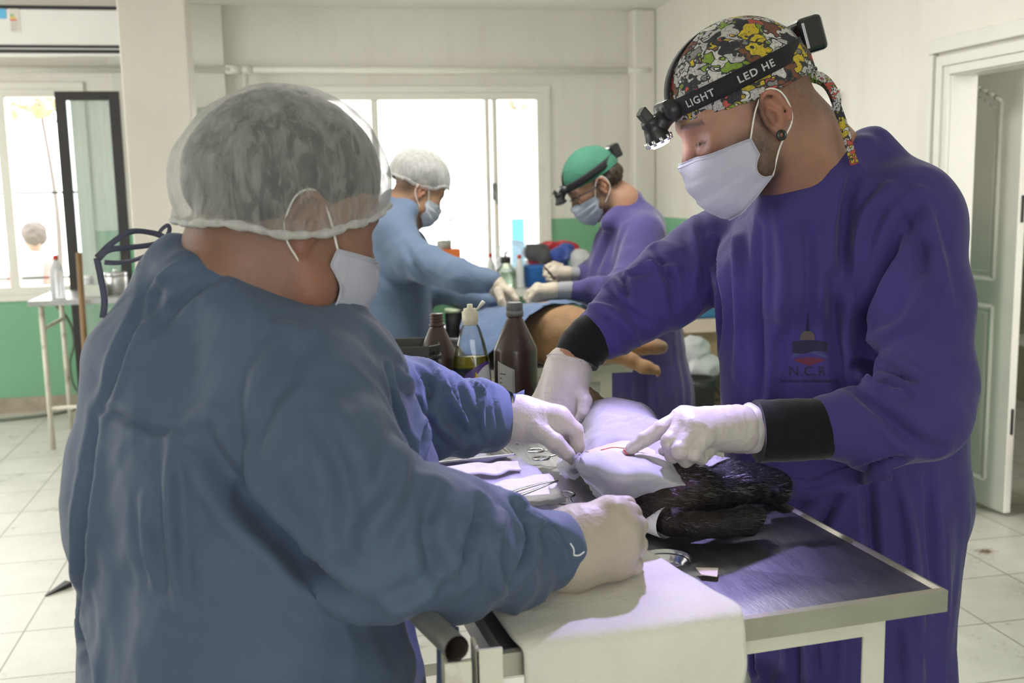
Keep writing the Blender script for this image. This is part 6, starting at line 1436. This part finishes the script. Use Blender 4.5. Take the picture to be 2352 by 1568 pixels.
box_obj('pane', (dx0+fw-.005, YD-.003, .11), (dx1-fw+.005, YD+.003, dz1_-.05), mm, gd, 0)
# side table at the left
lt = onY(62, 692, 6.35); tz = lt[2]; Lx0 = lt[0]; Lx1 = Lx0+1.15; Ly0, Ly1 = 6.35, 6.98
st_ = thing('side_table', 'small steel topped table with white tube legs at the far left', 'table', ((Lx0+Lx1)/2, (Ly0+Ly1)/2, 0))
box_obj('tabletop', (Lx0, Ly0, tz-.03), (Lx1, Ly1, tz), M['steel'], st_)
for x in (Lx0+.06, Lx1-.06):
    for y in (Ly0+.05, Ly1-.05): obj('leg', G().tube([(x, y, tz-.03), (x+.02*(1 if x < -1 else -1)*0, y, 0)], .0155, 12).vf, M['cream_paint'], st_)
for x in (Lx0+.06, Lx1-.06): obj('crossbar', G().tube([(x, Ly0+.05, tz-.17), (x, Ly1-.05, tz-.17)], .012, 10).vf, M['cream_paint'], st_)
g = G().tube([(Lx0+.06, Ly0+.05, .24), (Lx1-.06, Ly0+.05, .24)], .011, 10); obj('stretcher', g.vf, M['cream_paint'], st_)
def onpl(x, y, z=None): p = T(x, y, tz if z is None else z); return p
def bottle(name, label, c, r, h, mb, mc, cap_h=.02, neck=.35, liquid=None, group=None):
    root = thing(name, label, 'bottle', tuple(c), group); hb = h-cap_h
    obj('bottle_body', G().lathe([(r*.9, 0), (r, .006), (r, hb*.66), (r*.92, hb*.74), (r*neck*1.1, hb*.95), (r*neck, hb)], c, 24).vf, mb, root)
    obj('cap', G().lathe([(r*neck*1.15, hb-.002), (r*neck*1.15, h), (r*neck*.5, h+.002)], c, 20).vf, mc, root); return root
M['clearpl'] = mat('translucent_plastic', (.70, .72, .74), .25, trans=.45, ior=1.2, var=.03); M['redcap'] = mat('red_cap', (.55, .04, .03), .4); M['whitepl'] = mat('white_plastic', (.72, .73, .74), .35)
bottle('plastic_bottle', 'translucent plastic bottle with red cap on the left side table', np.array([onY(128, 600, 6.5)[0], 6.5, tz]), .040, .245, M['clearpl'], M['redcap'], .022, .32)
bx = onY(215, 650, 6.55); tag(box_obj('medicine_box', (bx[0]-.065, 6.5, tz), (bx[0]+.055, 6.6, tz+.062), mat('white_carton', (.62, .66, .60), .6)), 'small white and green carton on the left side table', 'box')
cn = np.array([onY(265, 640, 6.66)[0], 6.66, tz]); cnr = thing('canister', 'round steel canister with lid on the left side table behind the carton', 'canister', tuple(cn))
obj('canister_body', G().lathe([(.066, 0), (.07, .004), (.07, .10), (.068, .104)], cn, 28).vf, M['steel'], cnr); obj('lid', G().lathe([(.072, .104), (.072, .122), (.06, .128), (.01, .13)], cn, 28).vf, M['chrome'], cnr); obj('lid_knob', G().lathe([(.006, .128), (.012, .138), (.008, .145)], cn, 16).vf, M['chrome'], cnr)
jc = np.array([onY(205, 650, 6.8)[0], 6.8, tz]); bottle('jar', 'small clear jar standing at the back of the left side table', jc, .03, .10, M['clearpl'], M['whitepl'], .02, .8)
cb = [onY(x, y, 7.2)*np.array([1, 0, 1])+np.array([0, yy, 0]) for x, y, yy in ((128, 700, 7.2), (148, 745, 7.35), (152, 800, 7.45), (138, 850, 7.5), (146, 900, 7.5), (160, 930, 7.5))]
cb = [p for p in cb]; cb[-1][2] = .03; cb += [np.array([cb[-1][0]-.4, 7.3, .012]), np.array([cb[-1][0]-1.2, 7.28, .012])]
tag(obj('cable', G().tube(crv(cb, 6), .010, 8).vf, mat('grey_green_cable', (.16, .20, .16), .6)), 'grey cable hanging behind the left side table down to the skirting', 'cable')
pl = onY(181, 580, 6.25); pb = np.array([pl[0]+.0, 6.15, 0.002]); tag(obj('wooden_pole', G().tube([pl, pb], .0165, 12).vf, mat('brown_wood_pole', (.24, .15, .075), .6, 0, .2, 6, stretch=(6, 6, .5))), 'brown wooden pole standing against the left side table', 'pole')
# counter under the middle window
cz = .84; c0x, c1x = onY(1000, 660, 6.25)[0]-.3, 2.25
ct = thing('counter', 'cluttered white counter under the middle window', 'counter', ((c0x+c1x)/2, 6.7, 0)); box_obj('countertop', (c0x, 6.15, cz-.04), (c1x, 7.4, cz), mat('white_counter', (.62, .62, .58), .4), ct)
for x in (c0x+.06, c1x-.06):
    for y in (6.2, 7.3): box_obj('leg', (x-.025, y-.025, 0), (x+.025, y+.025, cz-.04), M['cream_paint'], ct)
def cp(px, Y): return np.array([onY(px, 600, Y)[0], Y, cz])
jg = cp(1161, 6.3); j = bottle('jug', 'clear jug of water with black cap on the counter behind the far gloves', jg, .062, .19, glass_mat('clear_jug', .8, (.86, .92, .86)), M['black'], .035, .45); obj('water', G().lathe([(.055, .004), (.058, .01), (.058, .10), (.01, .101)], jg, 24).vf, mat('water', (.7, .8, .7), .05, trans=.8, ior=1.33, var=0), j)
obj('pour_spout', G().tube([jg+[0, 0, .19], jg+[0, 0, .215], jg+[.02, 0, .22]], .006, 8).vf, M['black'], j)
bottle('plastic_bottle', 'slim white bottle with red cap right of the clear jug', cp(1193, 6.27), .025, .20, M['whitepl'], M['redcap'], .018, .45)
bottle('plastic_bottle', 'white bottle with red cap left of the clear jug', cp(1127, 6.5), .026, .20, M['whitepl'], M['redcap'], .02, .45)
def blob(name, label, cat, pts, m, h=.012, amp=.006, fr=16, seed=0):
    im = Imp()
    for c_, r_ in pts: im.ell(c_, r_, k=.03)
    V, F = im.mesh(h, pad=.03); V = V+vnormals(V, F)*(amp*ridge(V*fr+seed)+amp*.8*(cellular(V*fr*.7+seed)-.5))[:, None]; V[:, 2] = np.maximum(V[:, 2], cz+.001) if pts[0][0][1] > 5.9 and pts[0][0][2] > cz else np.maximum(V[:, 2], .002)
    return tag(obj(name, (V, F), m), label, cat)
Z = lambda px, py, Y: onY(px, py, Y)
Mbag = net_mat('clear_bag_plastic', .30, (.70, .76, .80))
blob('plastic_bag', 'translucent plastic bag standing on the counter behind the jug', 'bag', [(Z(1175, 612, 6.55), (.10, .07, .09)), (Z(1180, 575, 6.55), (.10, .06, .06)), (Z(1200, 625, 6.55), (.06, .06, .07))], Mbag, .01, .010, 22, 3)
blob('jacket', 'red and grey jacket bundled on the counter', 'clothing', [(Z(1280, 575, 6.7), (.14, .12, .06)), (Z(1240, 612, 6.65), (.09, .1, .07)), (Z(1265, 630, 6.7), (.14, .12, .09))], mat('red_cloth', (.48, .03, .045), .8, 0, .15, 8), .012, .012, 12, 4)
blob('jacket', 'dark grey jacket lying against the red one on the counter', 'clothing', [(Z(1232, 578, 6.55), (.085, .08, .055)), (Z(1250, 592, 6.5), (.05, .06, .04))], mat('dark_grey_cloth', (.09, .09, .095), .85, 0, .15, 8), .010, .008, 14, 5)
mb_ = mat('blue_patterned_cloth', (.05, .09, .36), .8, 0, .3, 22, dirt=.9, ds=10, dcol=(.5, .5, .5))
blob('cloth_bundle', 'blue patterned bundle of cloth at the right end of the red jacket', 'clothing', [(Z(1290, 585, 6.45), (.075, .06, .045)), (Z(1305, 568, 6.45), (.04, .05, .03)), (Z(1285, 612, 6.5), (.06, .06, .05))], mb_, .010, .010, 16, 6)
blob('shoe_bag', 'white and black bundle beside the far violet sleeve', 'bag', [(Z(1332, 592, 6.4), (.06, .06, .055)), (Z(1330, 622, 6.4), (.06, .06, .06))], mat('white_black_cloth', (.66, .66, .68), .6, 0, .1, 10, dirt=1, ds=9, dcol=(.02, .02, .025)), .010, .006, 16, 7)
tb_ = cp(1232, 6.32); g = G().lathe([(.075, 0), (.088, .12), (.093, .122), (.093, .13), (.084, .13), (.07, .006)], tb_, 32); tag(obj('plastic_tub', g.vf, mat('blue_plastic', (.03, .16, .50), .4)), 'blue plastic tub on the counter right of the white bottle', 'tub')
ob = cp(1036, 6.6); tag(box_obj('carton', (ob[0]-.06, 6.55, cz), (ob[0]+.055, 6.68, Z(1036, 571, 6.6)[2]), mat('orange_carton', (.72, .17, .04), .6)), 'orange carton on the counter in front of the window', 'box')
ob2 = Z(1020, 570, 6.62); tag(obj('canister', G().lathe([(.045, 0), (.048, .03), (.05, .035), (.045, .05), (.01, .055)], np.array([ob2[0], 6.615, Z(1036, 571, 6.6)[2]+.001]), 24).vf, mat('grey_tin', (.36, .36, .34), .5)), 'small grey tin on top of the orange carton', 'tin')
# things on the background table left of the dog
ft = np.array([*P(1042, 700, 3.95)[:2], FZ]); ft[0] = max(ft[0], .56); c1_ = thing('jar', 'dark jar with pale green lid on the background table', 'jar', tuple(ft))
obj('jar_body', G().lathe([(.03, 0), (.034, .004), (.034, .09), (.03, .095)], ft, 24).vf, M['black'], c1_); obj('lid', G().lathe([(.036, .095), (.036, .108), (.02, .110)], ft, 24).vf, mat('pale_green_lid', (.50, .60, .40), .5), c1_)
# stack of supplies beyond the violet gown
sx = P(1605, 800, 5.6)
def bxz(px0, px1, py0, py1, Y, dp): a = onY(px0, py0, Y); b__ = onY(px1, py1, Y); return (a[0], Y, b__[2]), (b__[0], Y+dp, a[2])
cr_ = thing('crate', 'brown wooden crate on the floor behind the violet-gowned pair', 'crate', (sx[0]+.1, 5.75, 0))
lo, hi = bxz(1555, 1665, 850, 1040, 5.62, .45); lo = (lo[0], lo[1], .0); mbr = mat('dark_brown_wood', (.13, .09, .06), .7, 0, .2, 8)
for k in range(4): box_obj('slat', (lo[0], lo[1], .02+k*hi[2]/4), (hi[0]+.1, lo[1]+.018, .02+(k+.8)*hi[2]/4), mbr, cr_)
box_obj('crate_box', (lo[0]+.01, lo[1]+.02, 0.002), (hi[0]+.09, hi[1], hi[2]-.005), mbr, cr_)
bn = np.array([onY(1600, 880, 5.35)[0], 5.35, .002]); hb = onY(1600, 868, 5.35)[2]
bi = thing('bin', 'black bin standing in front of the brown crate', 'bin', tuple(bn)); obj('bin_body', G().lathe([(.085, 0), (.10, hb-.05), (.108, hb-.045), (.108, hb), (.095, hb), (.08, .01)], bn, 32).vf, M['black'], bi); obj('handle', G().tube(crv([bn+[.10, -.02, hb-.06], bn+[.135, -.03, hb-.12], bn+[.13, -.03, hb-.22], bn+[.10, -.02, hb-.26]], 5), .006, 8).vf, M['black'], bi)
cbm = mat('cardboard', (.40, .28, .17), .8, 0, .1, 9); cb_ = thing('cardboard_box', 'open cardboard box with pale flaps behind the violet gown', 'box', (lo[0]+.1, 5.8, hi[2]))
l2, h2 = bxz(1560, 1652, 742, 850, 5.72, .3); box_obj('box_body', (l2[0], 5.72, hi[2]+.001), (h2[0], 6.02, h2[2]), cbm, cb_)
g = G().obox(((l2[0]+h2[0])/2, 5.68, h2[2]-.015), ((h2[0]-l2[0])/2, 0, 0), (0, .05, .03), (0, 0, .002)); obj('flap', g.vf, mat('pale_cardboard', (.62, .50, .42), .8), cb_, smooth=False)
cz_s = cz; cz = -1
blob('plastic_bag', 'white crumpled plastic bag hanging in front of the cardboard box', 'bag', [(onY(1592, 800, 5.5), (.09, .06, .07)), (onY(1612, 842, 5.5), (.11, .07, .07))], mat('white_bag_plastic', (.58, .58, .60), .35, 0, .08, 10), .009, .010, 20, 8)
blob('towel', 'blue folded cloth on top of the cardboard box', 'cloth', [(onY(1625, 722, 5.85), (.13, .1, .035))], mat('teal_blue_cloth', (.04, .16, .30), .85), .010, .006, 12, 9)
# room beyond the door
rb = T(2372, 1160, 0); rb[0] = max(rb[0], 3.13); rb[1] -= .28; bi2 = thing('bin', 'dark maroon bin with red liner in the room beyond the open door', 'bin', tuple(rb)); zt_ = P(2350, 1060, 4.75)[2]
obj('bin_body', G().lathe([(.13, .002), (.16, .36), (.15, .36), (.12, .01)], rb, 32).vf, mat('dark_maroon_bin', (.07, .03, .028), .5), bi2); ln2 = Imp()
obj('liner', G().lathe([(.164, .26), (.166, .30), (.160, .34), (.168, .39), (.150, .41), (.140, .36)], rb, 32).vf, mat('red_bag_liner', (.32, .05, .06), .4, 0, .1, 14, .5, 40), bi2)
hk = np.array([3.32, 4.28, 0]); blob('jacket', 'blue garment hanging in the room beyond the open door', 'clothing', [((3.38, 4.1, 1.22), (.09, .12, .16)), ((3.38, 4.1, .95), (.10, .13, .2))], mat('blue_garment', (.04, .13, .28), .85), .012, .008, 10, 2)
cz = cz_s
sh = thing('shelf', 'shelf holding the blue garment in the room beyond the open door', 'shelf', (3.5, 4.1, 0)); 
for z_ in (.70, 1.42): box_obj('shelf_board', (3.25, 3.85, z_-.02), (3.6, 4.45, z_), Mw_, sh)
for x_ in (3.26, 3.58):
    for y_ in (3.86, 4.43): box_obj('post', (x_-.01, y_-.01, 0), (x_+.01, y_+.01, 1.6), Mw_, sh)
# bits on the floor
a = T(132, 1358, 0); d_ = nrm(T(150, 1348, 0)-T(114, 1364, 0)); n__ = np.array([-d_[1], d_[0], 0]); v = []
for z_ in (0.001,): v = [a-d_*.055, a+d_*.055-n__*.018, a+d_*.055+n__*.018, a-d_*.05+n__*.010]
v = [p*[1, 1, 0]+[0, 0, .001] for p in v]+[p*[1, 1, 0]+[0, 0, h_] for p, h_ in zip(v, (.004, .022, .022, .004))]
tag(obj('door_wedge', (np.array(v), [[0, 3, 2, 1], [4, 5, 6, 7], [0, 1, 5, 4], [1, 2, 6, 5], [2, 3, 7, 6], [3, 0, 4, 7]]), M['black'], smooth=False, bevel=.002), 'black rubber wedge on the floor tiles left of the blue gown', 'wedge')
a = T(2260, 1268, 0); g = G(); rs = np.random.RandomState(5)
for k in range(60): p = a+np.array([rs.randn()*.014, rs.randn()*.01, .002]); q_ = p+np.array([rs.randn()*.014, rs.randn()*.012, abs(rs.randn())*.006]); g.tube([p, (p+q_)/2+[0, 0, .004], q_], .0006, 3)
tag(obj('hair_tuft', g.vf, mat('brown_hair_tuft', (.22, .13, .07), .8)), 'small tuft of brown hair on the floor tiles at the right', 'hair', kind='stuff')
# ---------------------------------------------------------------- outdoors
op = np.array([onY(82, 600, 10.5)[0], 10.5, 0]); OP = thing('person', 'person in pink sleeves and grey vest outside the left window', 'person', tuple(op))
hz_ = onY(80, 545, 10.5)[2]; im = Imp(); im.ell((op[0], 10.5, hz_), (.09, .10, .12)); im.cone((op[0], 10.52, hz_-.12), (op[0]-.02, 10.52, hz_-.22), .05, .06, .03); im.cone((op[0]-.03, 10.52, hz_-.32), (op[0]-.03, 10.5, .5), .14, .13, .04); im.cone((op[0]-.03, 10.5, .5), (op[0]-.03, 10.5, .05), .12, .08, .04); V, F = im.mesh(.016); obj('body', (V, F), M['skin'], OP, col=np.tile([[.5, .33, .25]], (len(V), 1)))
im = Imp(); im.ell((op[0]+.01, 10.49, hz_+.03), (.115, .115, .115)); V, F = im.mesh(.012); V = V+vnormals(V, F)*(.01*ridge(V*18))[:, None]; obj('hair', (V, F), mat('grey_curly_hair', (.16, .14, .13), .9), OP)
im = Imp(); im.cone((op[0]-.02, 10.5, hz_-.28), (op[0]-.03, 10.5, .62), .165, .15, .05); V, F = im.mesh(.014); obj('vest', (V, F), mat('pale_grey_vest', (.45, .47, .5), .8), OP)
for s_, dx in ((0, -.19), (1, .16)): im = Imp(); im.chain([((op[0]+dx*.7, 10.46, hz_-.26), .085), ((op[0]+dx*1.2, 10.42, hz_-.6), .07), ((op[0]+dx*.8, 10.28, hz_-.75), .05)], .03); V, F = im.mesh(.014); obj('sleeve', (V, F), mat('pink_sleeve', (.65, .28, .27), .8), OP)
def tree(x, y, h, r, label, seed, col, n=900):
    t = thing('tree', label, 'tree', (x, y, -.15)); rs = np.random.RandomState(seed)
    obj('trunk', G().tube(crv([(x, y, -.15), (x+.05, y, h*.35), (x-.1, y+.1, h*.8)], 5), [.05-.003*i for i in range(11)], 10).vf, mat('bark', (.16, .15, .14), .9), t); g = G()
    for k in range(n):
        d = rs.randn(3); d /= np.linalg.norm(d); p = np.array([x, y, h])+d*r*rs.rand()**.4*np.array([1, 1, .8]); a_ = rs.randn(3)*.06; b2_ = rs.randn(3)*.04; g.add([p-a_, p-b2_, p+a_, p+b2_], [[0, 1, 2, 3]])
    obj('foliage', g.vf, mat('leaves', col, .7, 0, .3, 3), t, smooth=False)
tree(-3.2, 15.5, 3.6, 1.5, 'yellowish tree outside the left window, upper part', 1, (.36, .33, .20)); tree(-1.2, 19, 1.6, 1.0, 'grey green bush outside the left window behind the person', 2, (.30, .32, .24)); tree(3.9, 17, 3.4, 1.0, 'thin leafy tree outside the middle window', 3, (.36, .34, .25), 300)
a = onY(1176, 502, 10); b_ = onY(1206, 600, 10); tag(box_obj('blue_panel', (a[0], 10, .0), (b_[0], 10.06, a[2]), mat('pale_blue_panel', (.10, .42, .75), .6)), 'pale blue upright panel outside the right hand window pane', 'panel')
a = onY(1031, 503, 9.5); g = G().tube([(a[0], 9.5, -.15), (a[0], 9.5, a[2])], .02, 8); g.tube([(a[0]-.02, 9.5, a[2]), (a[0]+.07, 9.5, a[2])], .02, 8); tag(obj('garden_post', g.vf, mat('pale_post', (.3, .34, .45), .6)), 'thin post outside the middle window behind the far mask', 'post')
